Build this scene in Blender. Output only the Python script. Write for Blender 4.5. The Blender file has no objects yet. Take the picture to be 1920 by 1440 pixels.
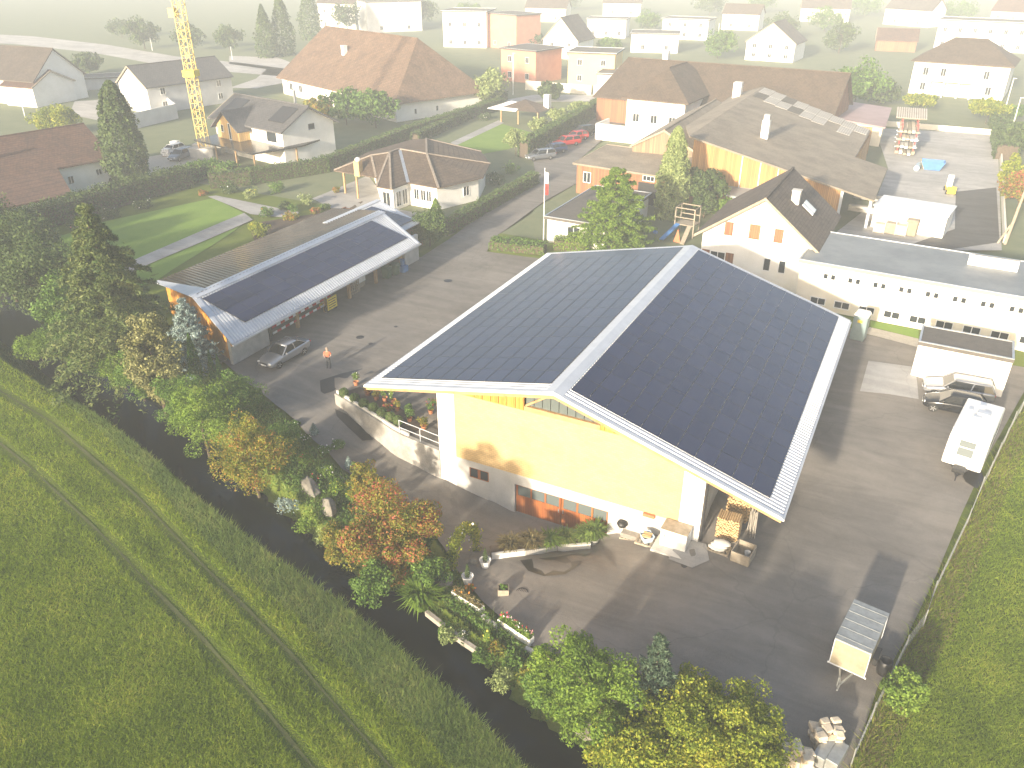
import bpy, bmesh, math, random
import numpy as np
from mathutils import Vector, Matrix
from mathutils.geometry import delaunay_2d_cdt
R = math.radians
rng = np.random.default_rng(7); random.seed(7)
S = bpy.context.scene
COL = S.collection

# ------------------------------------------------------------------ camera
F_PX, PITCH, YAW, CAM_H = 1513.0, R(28.806), R(27.006), 29.0
cam = bpy.data.cameras.new('camera'); cam.sensor_width = 36.0; cam.lens = F_PX / 1920 * 36
cam.clip_start = 0.5; cam.clip_end = 4000
camo = bpy.data.objects.new('camera', cam); COL.objects.link(camo)
camo.location = (0, 0, CAM_H); camo.rotation_euler = (math.pi / 2 - PITCH, 0, YAW)
S.camera = camo
# ------------------------------------------------------------------ sky, sun, exposure
SUN_TRAVEL, SUN_EL = R(83.0), R(15.0)          # the light travels along this heading (from +X towards +Y)
W = bpy.data.worlds.new('World'); S.world = W; W.use_nodes = True
wn = W.node_tree; bg = wn.nodes['Background']
sky = wn.nodes.new('ShaderNodeTexSky'); sky.sky_type = 'NISHITA'; sky.sun_disc = False
sun_dir = Vector((-math.cos(SUN_TRAVEL) * math.cos(SUN_EL), -math.sin(SUN_TRAVEL) * math.cos(SUN_EL), math.sin(SUN_EL)))
sky.sun_elevation = SUN_EL
sky.sun_rotation = math.atan2(sun_dir.x, sun_dir.y)
sky.air_density = 1.0; sky.dust_density = 4.0; sky.ozone_density = 1.0
wn.links.new(sky.outputs[0], bg.inputs[0]); bg.inputs[1].default_value = 0.13
sl = bpy.data.lights.new('sun', 'SUN'); sl.energy = 5.0; sl.angle = R(2.2); sl.color = (1.0, 0.87, 0.68)
slo = bpy.data.objects.new('sun', sl); COL.objects.link(slo); slo.location = (0, -20, 60)
slo.rotation_euler = sun_dir.to_track_quat('Z', 'Y').to_euler()
S.view_settings.view_transform = 'Standard'; S.view_settings.look = 'None'
S.view_settings.gamma = 1.0; S.view_settings.use_curve_mapping = False
S.view_settings.exposure = 1.28
S.render.engine = 'CYCLES'
S.cycles.use_denoising = True
S.cycles.max_bounces = 6; S.cycles.diffuse_bounces = 3; S.cycles.glossy_bounces = 3
S.cycles.transmission_bounces = 4; S.cycles.transparent_max_bounces = 8; S.cycles.volume_bounces = 0
S.cycles.sample_clamp_indirect = 6.0
HAZE_DENSITY = 0.0012

# ------------------------------------------------------------------ picture point -> place on a level z
fw = np.array([-math.sin(YAW) * math.cos(PITCH), math.cos(YAW) * math.cos(PITCH), -math.sin(PITCH)])
rt = np.array([math.cos(YAW), math.sin(YAW), 0.0]); up_ = np.cross(rt, fw)
def ray(x, y): return fw + rt * (x - 960) / F_PX - up_ * (y - 720) / F_PX
def V(x, y, z=0.0):
    d = ray(x, y); t = (z - CAM_H) / d[2]
    return np.array([d[0] * t, d[1] * t, z])
def proj(P):
    v = np.asarray(P, float) - np.array([0, 0, CAM_H]); zc = v @ fw
    return 960 + F_PX * (v @ rt) / zc, 720 - F_PX * (v @ up_) / zc

# terrain: upper yard and village at 0, sunken ramp in front of the barn, lower yard, meadow
CTRL = [(630,762,-.7),(696,822,-1.5),(734,847,-1.85),(780,870,-2.0),(830,897,-2.2),(900,930,-2.7),(967,962,-3.1),(1040,985,-3.1),(1085,1000,-3.1),(1118,1016,-3.0),(1060,1010,-3.05),
 (1150,1005,-2.0),(1230,1030,-1.3),(1308,1015,-1.04),(1465,1040,-1.0),(1650,1000,-1.0),(1600,1250,-1.2),(1300,1250,-1.3),(1000,1150,-1.5),(1100,1070,-1.5),
 (960,1070,-1.65),(920,1062,-1.8),(870,990,-2.7),(920,985,-2.95),(780,930,-2.2),(700,880,-1.9),(600,830,-1.0),(560,760,-.4),(500,715,-.1),(440,700,0),(620,700,0),(700,650,0),
 (1500,1400,-1.3),(1800,800,-.5),(1850,950,-.8),(1640,690,-.1),(1750,1200,-1.1),(1920,760,-.4),(1000,1230,-1.6),(1200,1440,-1.7),(1560,800,-.6),
 (600,920,-1.4),(680,990,-1.9),(800,1060,-2.0),(850,1100,-1.8),(500,850,-1.0),(420,760,-.6),(300,700,-.6),
 (200,900,-1.2),(500,1200,-1.3),(100,700,-1.0),(800,1400,-1.5),(0,1400,-1.5),(0,1000,-1.3),(0,640,-1.0),(360,860,-1.2),(700,1180,-1.5),(300,1300,-1.4),(500,1440,-1.5),
 (-300,900,-1.2),(-400,600,-.8),(0,480,-.6),(100,560,-.7),(200,560,-.3),(350,520,0),(150,430,0),(300,400,0),(600,600,0),(800,560,0),(900,480,0),(700,420,0),
 (1900,600,0),(1700,620,0),(1600,600,0),(1500,500,0),(1300,430,0),(1100,400,0),(2100,700,-.3),(2100,1000,-.8),(1900,1200,-1.1),(1900,1440,-1.3),(1700,1500,-1.3),
 (0,330,0),(400,300,0),(800,300,0),(1200,300,0),(1700,300,0),(2300,500,0),(-300,430,0),(-100,250,0)]
CP = np.array([V(*c) for c in CTRL])
WALL_PX = [(627,738,.25),(640,746,.25),(700,784,.2),(745,813,.1),(824,845,0.05)]
WALL = np.array([V(*c) for c in WALL_PX])
BX0, BX1, BYF, BYB = -24.06, -6.9, 36.88, 62.4
def seg_dist(P, A, B):
    d = B - A; t = np.clip(((P - A) @ d) / (d @ d), 0, 1)
    return np.linalg.norm(P - A - t[:, None] * d, axis=1)
def poly_dist(P, L):
    return np.min([seg_dist(P, L[i][:2], L[i + 1][:2]) for i in range(len(L) - 1)], axis=0)
def hgt(P):
    P = np.atleast_2d(np.asarray(P, float))[:, :2]
    d2 = ((P[:, None, :] - CP[None, :, :2]) ** 2).sum(2) + 0.6
    w = d2 ** -1.9
    h = (w * CP[None, :, 2]).sum(1) / w.sum(1)
    # behind the retaining wall and the barn front the ground is level with the upper yard
    yw = np.interp(P[:, 0], WALL[:, 0], WALL[:, 1])
    yw = np.where(P[:, 0] > BX0, BYF, yw)
    inb = (P[:, 0] > WALL[0, 0] - .3) & (P[:, 0] < BX1)
    k = np.clip((P[:, 1] - yw - 0.9) / 1.0, 0, 1)
    h = np.where(inb, h * (1 - k) + np.maximum(h, np.where(P[:, 0] > BX0, -.3, 0)) * k, h)
    far = np.clip((np.hypot(P[:, 0], P[:, 1]) - 95) / 20, 0, 1)
    return h * (1 - far)
def at(x, y, dz=0.0):
    z = 0.0
    for _ in range(12):
        p = V(x, y, z); z = 0.5 * z + 0.5 * float(hgt(p)[0])
    p[2] = float(hgt(p)[0]) + dz
    return p
def hp(x, y): return float(hgt([(x, y)])[0])

# ------------------------------------------------------------------ materials
MATS = {}
def nt(name):
    m = bpy.data.materials.new(name); m.use_nodes = True; t = m.node_tree
    return m, t, t.nodes['Principled BSDF']
def N(t, ty, **k):
    n = t.nodes.new(ty)
    for a, b in k.items():
        if a.startswith('i_'):
            n.inputs[int(a[2:]) if a[2:].isdigit() else a[2:]].default_value = b
        else: setattr(n, a, b)
    return n
def ramp(t, fac, stops):
    r = N(t, 'ShaderNodeValToRGB'); e = r.color_ramp.elements
    while len(e) < len(stops): e.new(.5)
    for i, (p, c) in enumerate(stops): e[i].position = p; e[i].color = (*c, 1)
    t.links.new(fac, r.inputs[0]); return r.outputs[0]
def mixc(t, fac, a, b, mode='MIX'):
    m = N(t, 'ShaderNodeMix', data_type='RGBA', blend_type=mode)
    for s, v in ((m.inputs[0], fac), (m.inputs[6], a), (m.inputs[7], b)):
        if hasattr(v, 'node'): t.links.new(v, s)
        elif isinstance(v, (tuple, list)): s.default_value = (*v[:3], 1)
        else: s.default_value = v
    return m.outputs[2]
def math_(t, op, a, b=0.0, c=0.0):
    m = N(t, 'ShaderNodeMath', operation=op)
    for s, v in zip(m.inputs, (a, b, c)):
        if hasattr(v, 'node'): t.links.new(v, s)
        else: s.default_value = v
    return m.outputs[0]
def noise(t, vec, scale, det=4.0, rough=.55, dist=0.0):
    n = N(t, 'ShaderNodeTexNoise'); n.inputs['Scale'].default_value = scale; n.inputs['Detail'].default_value = det
    n.inputs['Roughness'].default_value = rough; n.inputs['Distortion'].default_value = dist
    if vec is not None: t.links.new(vec, n.inputs['Vector'])
    return n.outputs['Fac']
def pos(t): return N(t, 'ShaderNodeNewGeometry').outputs['Position']
def scaled(t, vec, sx, sy, sz, rz=0.0):
    m = N(t, 'ShaderNodeMapping'); m.inputs['Scale'].default_value = (sx, sy, sz); m.inputs['Rotation'].default_value = (0, 0, rz)
    t.links.new(vec, m.inputs[0]); return m.outputs[0]
def bump(t, p, h, strength=.4, dist=.05):
    b = N(t, 'ShaderNodeBump'); b.inputs['Strength'].default_value = strength; b.inputs['Distance'].default_value = dist
    t.links.new(h, b.inputs['Height']); t.links.new(b.outputs[0], p.inputs['Normal'])
def mat(name, c, c2=None, scale=1.5, rough=.7, metal=0.0, bmp=0.0, bscale=20.0, spec=None, fine=0.0):
    """plain painted / stone / metal surface: two tones mixed by noise, optional fine relief"""
    m, t, p = nt(name); P = pos(t)
    c2 = c2 or tuple(x * .82 for x in c)
    n = noise(t, P, scale, 6.0, .62)
    col = ramp(t, n, [(.36, c2), (.64, c)])
    if fine > 0:
        n2 = noise(t, P, scale * 14, 3.0)
        col = mixc(t, fine, col, ramp(t, n2, [(.3, tuple(x * .45 for x in c)), (.7, tuple(min(1, x * 1.5) for x in c))]))
    t.links.new(col, p.inputs['Base Color'])
    p.inputs['Roughness'].default_value = rough; p.inputs['Metallic'].default_value = metal
    if spec is not None: p.inputs['Specular IOR Level'].default_value = spec
    if bmp > 0: bump(t, p, noise(t, P, bscale, 4.0), bmp, .03)
    MATS[name] = m; return m
def tiles(name, c, c2, dz=.17, moss=None):
    """roof tile courses: horizontal courses step with height, tile-sized colour changes, weathering"""
    m, t, p = nt(name); P = pos(t); sp = N(t, 'ShaderNodeSeparateXYZ'); t.links.new(P, sp.inputs[0])
    zc = math_(t, 'DIVIDE', sp.outputs[2], dz); fr = math_(t, 'FRACT', zc); fl = math_(t, 'FLOOR', zc)
    hx = math_(t, 'FLOOR', math_(t, 'MULTIPLY', sp.outputs[0], 3.6)); hy = math_(t, 'FLOOR', math_(t, 'MULTIPLY', sp.outputs[1], 3.6))
    cb = N(t, 'ShaderNodeCombineXYZ'); t.links.new(hx, cb.inputs[0]); t.links.new(hy, cb.inputs[1]); t.links.new(fl, cb.inputs[2])
    wn_ = N(t, 'ShaderNodeTexWhiteNoise'); t.links.new(cb.outputs[0], wn_.inputs[0])
    n = noise(t, P, .5, 5.0, .65)
    f = math_(t, 'ADD', math_(t, 'MULTIPLY', n, .75), math_(t, 'MULTIPLY', wn_.outputs[0], .28))
    st = [(.32, c2), (.68, c)] + ([(.80, moss)] if moss else [])
    col = ramp(t, f, st)
    fx = math_(t, 'FRACT', math_(t, 'MULTIPLY', math_(t, 'ADD', sp.outputs[0], sp.outputs[1]), 2.2))
    seam = math_(t, 'MAXIMUM', math_(t, 'LESS_THAN', fr, .16), math_(t, 'MULTIPLY', math_(t, 'LESS_THAN', fx, .12), .7))
    col = mixc(t, math_(t, 'MULTIPLY', seam, .42), col, tuple(x * .35 for x in c2))
    t.links.new(col, p.inputs['Base Color']); p.inputs['Roughness'].default_value = .75
    p.inputs['Specular IOR Level'].default_value = .25
    bump(t, p, math_(t, 'MULTIPLY', math_(t, 'SUBTRACT', 1.0, fr), 1.0), 1.0, .11)
    MATS[name] = m; return m
def boards(name, c, c2, width=.18, rough=.75):
    """vertical timber boards"""
    m, t, p = nt(name); P = pos(t); sp = N(t, 'ShaderNodeSeparateXYZ'); t.links.new(P, sp.inputs[0])
    s = math_(t, 'DIVIDE', math_(t, 'ADD', sp.outputs[0], sp.outputs[1]), width); fr = math_(t, 'FRACT', s); fl = math_(t, 'FLOOR', s)
    w1 = N(t, 'ShaderNodeTexWhiteNoise', noise_dimensions='1D'); t.links.new(fl, w1.inputs['W'])
    n = noise(t, scaled(t, P, 6, 6, .5), 1.0, 4.0)
    f = math_(t, 'ADD', math_(t, 'MULTIPLY', n, .6), math_(t, 'MULTIPLY', w1.outputs[0], .4))
    col = ramp(t, f, [(.25, c2), (.7, c)])
    gap = math_(t, 'LESS_THAN', fr, .09)
    col = mixc(t, gap, col, tuple(x * .25 for x in c2))
    t.links.new(col, p.inputs['Base Color']); p.inputs['Roughness'].default_value = rough
    bump(t, p, math_(t, 'SUBTRACT', 1.0, gap), .5, .02)
    MATS[name] = m; return m
def glass(name, c=(.02, .025, .03), rough=.06):
    m, t, p = nt(name); p.inputs['Base Color'].default_value = (*c, 1); p.inputs['Roughness'].default_value = rough
    p.inputs['Specular IOR Level'].default_value = .6
    MATS[name] = m; return m
def leaf(name, cols, big=.35, trans=.35, rough=.6, gain=1.0):
    """leaves: colour per leaf and in patches, some light passing through"""
    m, t, p = nt(name); g = N(t, 'ShaderNodeNewGeometry')
    n = noise(t, g.outputs['Position'], big, 3.0)
    f = math_(t, 'ADD', math_(t, 'MULTIPLY', g.outputs['Random Per Island'], .55), math_(t, 'MULTIPLY', math_(t, 'SUBTRACT', n, .25), .9))
    cols = [tuple(min(.8, c * gain) for c in q) for q in cols]; k = len(cols); col = ramp(t, f, [(.12 + .76 * i / max(1, k - 1), c) for i, c in enumerate(cols)])
    t.links.new(col, p.inputs['Base Color']); p.inputs['Roughness'].default_value = rough
    p.inputs['Specular IOR Level'].default_value = .25
    tr = N(t, 'ShaderNodeBsdfTranslucent'); t.links.new(mixc(t, .5, col, (1, 1, .3), 'MULTIPLY'), tr.inputs[0])
    mx = N(t, 'ShaderNodeMixShader'); mx.inputs[0].default_value = trans
    o = t.nodes['Material Output']
    t.links.new(p.outputs[0], mx.inputs[1]); t.links.new(tr.outputs[0], mx.inputs[2]); t.links.new(mx.outputs[0], o.inputs[0])
    MATS[name] = m; return m

# ------------------------------------------------------------------ mesh helpers
class MB:
    def __init__(s): s.v = []; s.f = []; s.isl = []
    def add(s, vs, fs):
        k = len(s.v); s.isl.append(([tuple(float(c) for c in q) for q in vs], fs)); s.v += [tuple(float(c) for c in q) for q in vs]; s.f += [tuple(i + k for i in q) for q in fs]; return s
    def hexa(s, b, t):
        """solid between two quads b and t (same order, counter-clockwise from above)"""
        return s.add(list(b) + list(t), [(3, 2, 1, 0), (4, 5, 6, 7), (0, 1, 5, 4), (1, 2, 6, 5), (2, 3, 7, 6), (3, 0, 4, 7)])
    def box(s, x0, y0, z0, x1, y1, z1):
        return s.hexa([(x0, y0, z0), (x1, y0, z0), (x1, y1, z0), (x0, y1, z0)], [(x0, y0, z1), (x1, y0, z1), (x1, y1, z1), (x0, y1, z1)])
    def cbox(s, c, sz, rz=0.0, m=None):
        mm = m or Matrix.Rotation(rz, 3, 'Z'); hx, hy, hz = sz[0] / 2, sz[1] / 2, sz[2] / 2
        q = [mm @ Vector(p) + Vector(c) for p in [(-hx, -hy, -hz), (hx, -hy, -hz), (hx, hy, -hz), (-hx, hy, -hz), (-hx, -hy, hz), (hx, -hy, hz), (hx, hy, hz), (-hx, hy, hz)]]
        return s.hexa(q[:4], q[4:])
    def bar(s, a, b, w, h=None):
        """rectangular bar from a to b"""
        h = h or w; a = Vector(a); b = Vector(b); d = (b - a).normalized()
        r = d.cross(Vector((0, 0, 1))); r = r.normalized() if r.length > 1e-3 else Vector((1, 0, 0)); u = r.cross(d)
        q = lambda p: [p + r * sx * w / 2 + u * sy * h / 2 for sx, sy in ((-1, -1), (1, -1), (1, 1), (-1, 1))]
        return s.hexa(q(a), q(b))
    def tube(s, a, b, r0, r1=None, n=8, cap=True):
        r1 = r0 if r1 is None else r1; a = Vector(a); b = Vector(b); d = (b - a).normalized()
        e = d.cross(Vector((0, 0, 1))); e = e.normalized() if e.length > 1e-3 else Vector((1, 0, 0)); g = d.cross(e)
        vs = []
        for p, r in ((a, r0), (b, r1)):
            for i in range(n):
                t = 2 * math.pi * i / n; vs.append(p + e * r * math.cos(t) + g * r * math.sin(t))
        fs = [(i, (i + 1) % n, n + (i + 1) % n, n + i) for i in range(n)]
        if cap: fs += [tuple(range(n - 1, -1, -1)), tuple(range(n, 2 * n))]
        return s.add(vs, fs)
    def path(s, pts, r, n=6):
        for i in range(len(pts) - 1): s.tube(pts[i], pts[i + 1], r if not callable(r) else r(i), None, n)
        return s
    def lathe(s, prof, n=16, o=(0, 0, 0)):
        vs = []
        for r, z in prof:
            for i in range(n):
                t = 2 * math.pi * i / n; vs.append((o[0] + r * math.cos(t), o[1] + r * math.sin(t), o[2] + z))
        fs = []
        for k in range(len(prof) - 1):
            for i in range(n): fs.append((k * n + i, k * n + (i + 1) % n, (k + 1) * n + (i + 1) % n, (k + 1) * n + i))
        fs.append(tuple(range(n - 1, -1, -1))); fs.append(tuple(range((len(prof) - 1) * n, len(prof) * n)))
        return s.add(vs, fs)
    def prism(s, poly, z0, z1):
        n = len(poly)
        zz0 = z0 if hasattr(z0, '__len__') else [z0] * n; zz1 = z1 if hasattr(z1, '__len__') else [z1] * n
        vs = [(p[0], p[1], a) for p, a in zip(poly, zz0)] + [(p[0], p[1], a) for p, a in zip(poly, zz1)]
        fs = [tuple(range(n - 1, -1, -1)), tuple(range(n, 2 * n))] + [(i, (i + 1) % n, n + (i + 1) % n, n + i) for i in range(n)]
        return s.add(vs, fs)
    def slab(s, poly, th):
        """flat polygon in space given thickness downwards"""
        n = len(poly); vs = [tuple(p) for p in poly] + [(p[0], p[1], p[2] - th) for p in poly]
        return s.add(vs, [tuple(range(n)), tuple(range(2 * n - 1, n - 1, -1))] + [((i + 1) % n, i, n + i, n + (i + 1) % n) for i in range(n)])
    def ball(s, c, r, seg=10, rings=6, sq=(1, 1, 1), jit=0.0):
        vs = [(c[0], c[1], c[2] - r * sq[2])]
        for k in range(1, rings):
            a = math.pi * k / rings
            for i in range(seg):
                b = 2 * math.pi * i / seg; q = r * (1 + random.uniform(-jit, jit))
                vs.append((c[0] + q * sq[0] * math.sin(a) * math.cos(b), c[1] + q * sq[1] * math.sin(a) * math.sin(b), c[2] - q * sq[2] * math.cos(a)))
        vs.append((c[0], c[1], c[2] + r * sq[2])); L = len(vs) - 1; fs = []
        for i in range(seg): fs.append((0, 1 + (i + 1) % seg, 1 + i))
        for k in range(rings - 2):
            for i in range(seg):
                a = 1 + k * seg + i; b = 1 + k * seg + (i + 1) % seg; fs.append((a, b, b + seg, a + seg))
        k = 1 + (rings - 2) * seg
        for i in range(seg): fs.append((k + i, k + (i + 1) % seg, L))
        return s.add(vs, fs)
    def build_each(s, name, m, parent=None):
        for vs, fs in s.isl: q = MB(); q.add(vs, fs); q.build(name, m, parent)
    def build(s, name, m, parent=None, smooth=False, bevel=0.0):
        o3 = ORG.get(parent.name, (0, 0, 0)) if parent else (0, 0, 0)
        me = bpy.data.meshes.new(name)
        me.from_pydata([(a - o3[0], b - o3[1], c - o3[2]) for a, b, c in s.v], [], s.f)
        me.validate(); 
        bm = bmesh.new(); bm.from_mesh(me); bmesh.ops.recalc_face_normals(bm, faces=bm.faces); bm.to_mesh(me); bm.free()
        if smooth:
            for p in me.polygons: p.use_smooth = True
        o = link(name, me, m, parent)
        if bevel > 0:
            b = o.modifiers.new('bevel', 'BEVEL'); b.width = bevel; b.segments = 1; b.limit_method = 'ANGLE'
        return o
ORG = {}
def link(name, me, m, parent=None):
    o = bpy.data.objects.new(name, me); COL.objects.link(o)
    if m is not None:
        for q in (m if isinstance(m, (list, tuple)) else [m]):
            me.materials.append(MATS[q] if isinstance(q, str) else q)
    if parent is not None:
        o.parent = parent; ORG[o.name] = ORG.get(parent.name, (0, 0, 0))
    return o
def tag(o, label, cat, group=None):
    o['label'] = label; o['category'] = cat
    if group: o['group'] = group
    return o
def thing(name, label, cat, loc, rz=0.0, group=None, world=False):
    """Empty at the base; world=True: the parts are given in world coordinates"""
    o = bpy.data.objects.new(name, None); COL.objects.link(o); o.location = tuple(loc); o.rotation_euler = (0, 0, rz); o.empty_display_size = .3
    ORG[o.name] = tuple(float(c) for c in loc) if world else (0, 0, 0)
    return tag(o, label, cat, group)
def struct(o, kind='structure'): o['kind'] = kind; return o
def cptree(o, parent=None, loc=None, rz=None, sc=None, label=None):
    c = o.copy(); COL.objects.link(c); c.parent = parent
    if loc is not None: c.location = tuple(loc)
    if rz is not None: c.rotation_euler = (0, 0, rz)
    if sc is not None: c.scale = (sc, sc, sc)
    if label: c['label'] = label
    for ch in list(o.children): cptree(ch, c)
    return c
def fast(name, v, nper, m, parent=None, smooth=False):
    """many equal n-gons (v: N*nper x 3) as one mesh"""
    v = np.ascontiguousarray(v, dtype=np.float32).reshape(-1, 3)
    if parent is not None: v = v - np.array(ORG.get(parent.name, (0, 0, 0)), dtype=np.float32)
    nv = len(v); nf = nv // nper
    me = bpy.data.meshes.new(name); me.vertices.add(nv); me.vertices.foreach_set('co', v.ravel())
    me.loops.add(nv); me.loops.foreach_set('vertex_index', np.arange(nv, dtype=np.int32))
    me.polygons.add(nf); me.polygons.foreach_set('loop_start', np.arange(0, nv, nper, dtype=np.int32))
    me.update(calc_edges=True)
    return link(name, me, m, parent)
# ------------------------------------------------------------------ materials used
mat('white_wall', (.80, .78, .74), (.72, .70, .65), .6, .8, bmp=.1)
mat('cream_wall', (.74, .69, .58), (.66, .61, .50), .6, .8, bmp=.1)
mat('grey_wall', (.55, .55, .55), (.48, .48, .48), .6, .8)
mat('yellow_wall', (.72, .52, .22), (.66, .47, .2), .6, .8)
mat('red_wall', (.55, .25, .16), (.48, .2, .13), .6, .8)
mat('concrete', (.50, .48, .45), (.36, .35, .33), 1.1, .85, bmp=.25, bscale=14, fine=.12)
mat('concrete_pale', (.62, .60, .56), (.50, .48, .44), .9, .85, bmp=.2, bscale=14, fine=.1)
mat('stone', (.22, .205, .175), (.12, .11, .09), 1.6, .9, bmp=.7, bscale=9, fine=.3)
mat('stone_cut', (.60, .52, .40), (.42, .35, .26), 2.4, .9, bmp=.6, bscale=12, fine=.25)
mat('metal_white', (.56, .58, .62), (.49, .51, .55), 1.2, .38, .25)
mat('metal_grey', (.52, .54, .56), (.42, .44, .46), 2.0, .4, .7)
mat('galvanised', (.36, .37, .36), (.27, .28, .27), 3.0, .5, .5)
mat('metal_dark', (.05, .05, .055), None, 2.0, .45, .6)
mat('black', (.012, .012, .013), None, 3, .5)
mat('rubber', (.018, .018, .018), None, 3, .85)
mat('rim', (.55, .56, .58), None, 3, .3, .8)
mat('flat_roof', (.105, .095, .085), (.07, .065, .058), 1.4, .95, bmp=.4, bscale=40, fine=.35)
mat('flat_roof_blue', (.21, .225, .235), (.15, .165, .175), .35, .55, bmp=.05, fine=.05)
mat('flat_roof_metal', (.035, .033, .031), None, .5, .25)
mat('old_sheet', (.25, .21, .16), (.15, .125, .095), .35, .85, bmp=.3, bscale=10, fine=.25)
mat('purple_sheet', (.36, .26, .26), (.30, .21, .21), .5, .7)
mat('wood_beam', (.42, .27, .13), (.30, .18, .08), 2, .7, bmp=.2)
mat('wood_old', (.34, .29, .22), (.22, .18, .13), 3, .85, bmp=.3, fine=.2)
mat('wood_grey', (.33, .30, .26), (.20, .18, .15), 3, .9, bmp=.3, fine=.25)
mat('plywood', (.30, .26, .18), (.20, .175, .12), 2.5, .8, fine=.3)
mat('firewood', (.55, .38, .19), (.30, .19, .09), 5, .85, bmp=.3, fine=.4)
mat('terracotta', (.42, .16, .07), None, 4, .8)
mat('bark', (.10, .075, .05), (.06, .045, .03), 5, .95, bmp=.6)
mat('soil', (.075, .052, .035), (.045, .03, .02), 2, .95, bmp=.5, fine=.4)
mat('gravel', (.38, .35, .30), (.28, .26, .22), 3, .95, bmp=.5, fine=.35)
mat('blue_plastic', (.05, .17, .42), None, 2, .45)
mat('blue_light', (.42, .55, .68), None, 2, .5)
mat('teal_plastic', (.20, .27, .28), None, 2, .5)
mat('white_plastic', (.78, .78, .77), None, 1, .35)
mat('green_plastic', (.04, .10, .06), None, 2, .5)
mat('yellow_paint', (.72, .55, .03), None, 2, .45)
mat('crane_yellow', (.66, .48, .12), (.55, .40, .10), 2, .5)
mat('red_paint', (.50, .03, .025), None, 2, .45)
mat('orange_plastic', (.6, .16, .06), None, 2, .5)
mat('car_silver', (.38, .39, .41), (.34, .35, .37), .8, .25, .65)
mat('car_grey', (.22, .24, .27), None, .8, .25, .55)
mat('car_red', (.42, .02, .02), None, .8, .25, .2)
mat('car_black', (.018, .019, .022), None, .8, .2, .3)
mat('car_blue', (.04, .06, .14), None, .8, .22, .3)
mat('car_white', (.75, .75, .74), None, .8, .25)
mat('skin', (.50, .30, .21), None, 5, .6)
mat('shirt', (.62, .16, .07), (.40, .08, .05), 9, .85)
mat('trousers', (.035, .038, .045), None, 5, .9)
mat('hair', (.25, .20, .16), None, 9, .9)
mat('lamp_glass', (.7, .72, .72), None, 2, .1)
mat('tail_light', (.4, .01, .01), None, 2, .2)
tiles('tile_brown', (.135, .098, .07), (.085, .062, .046), .17)
tiles('tile_red', (.15, .085, .06), (.085, .055, .045), .19, (.15, .10, .075))
tiles('tile_farm', (.21, .135, .09), (.12, .08, .055), .22, (.26, .18, .125))
tiles('tile_grey', (.13, .125, .125), (.09, .09, .092), .16)
tiles('tile_dark', (.125, .10, .082), (.075, .062, .052), .2, (.14, .12, .09))
boards('boards_orange', (.62, .30, .05), (.42, .17, .025), .14, .6)
boards('boards_brown', (.30, .13, .055), (.17, .07, .035), .2)
boards('boards_grey', (.30, .20, .115), (.15, .105, .07), .2)
boards('boards_pale', (.66, .44, .17), (.52, .33, .12), .16)
boards('boards_door', (.34, .115, .03), (.22, .065, .018), .12, .45)
glass('pane', (.02, .025, .03)); glass('pane_grey', (.10, .12, .12), .15); glass('car_glass', (.012, .014, .016), .04)

m, t, p = nt('brick_yellow'); P = pos(t); sp = N(t, 'ShaderNodeSeparateXYZ'); t.links.new(P, sp.inputs[0])
cb = N(t, 'ShaderNodeCombineXYZ'); t.links.new(math_(t, 'ADD', sp.outputs[0], sp.outputs[1]), cb.inputs[0]); t.links.new(sp.outputs[2], cb.inputs[1])
bt = N(t, 'ShaderNodeTexBrick'); t.links.new(cb.outputs[0], bt.inputs['Vector'])
bt.inputs['Color1'].default_value = (.54, .38, .18, 1); bt.inputs['Color2'].default_value = (.47, .32, .14, 1); bt.inputs['Mortar'].default_value = (.30, .22, .12, 1)
bt.inputs['Scale'].default_value = 1.0; bt.inputs['Brick Width'].default_value = .30; bt.inputs['Row Height'].default_value = .14; bt.inputs['Mortar Size'].default_value = .016
t.links.new(mixc(t, .35, bt.outputs[0], ramp(t, noise(t, P, .7), [(.3, (.46, .31, .13)), (.7, (.58, .42, .21))])), p.inputs['Base Color']); p.inputs['Roughness'].default_value = .85
bump(t, p, bt.outputs['Fac'], -.4, .01); MATS['brick_yellow'] = m

# solar glass: dark cells with fine bus lines, slight change from panel to panel
m, t, p = nt('solar_glass'); oi = N(t, 'ShaderNodeObjectInfo'); tc = N(t, 'ShaderNodeTexCoord'); sp = N(t, 'ShaderNodeSeparateXYZ'); t.links.new(tc.outputs['Object'], sp.inputs[0])
lx = math_(t, 'LESS_THAN', math_(t, 'FRACT', math_(t, 'DIVIDE', sp.outputs[0], .172)), .05); ly = math_(t, 'LESS_THAN', math_(t, 'FRACT', math_(t, 'DIVIDE', sp.outputs[1], .172)), .05)
ln = math_(t, 'MAXIMUM', lx, ly)
col = ramp(t, oi.outputs['Random'], [(0, (.014, .018, .048)), (1, (.021, .026, .064))])
t.links.new(mixc(t, math_(t, 'MULTIPLY', ln, .22), col, (.05, .055, .09)), p.inputs['Base Color']); p.inputs['Roughness'].default_value = .22; p.inputs['Specular IOR Level'].default_value = .45
MATS['solar_glass'] = m
mat('solar_frame', (.028, .029, .034), None, 2, .45, .3)

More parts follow.
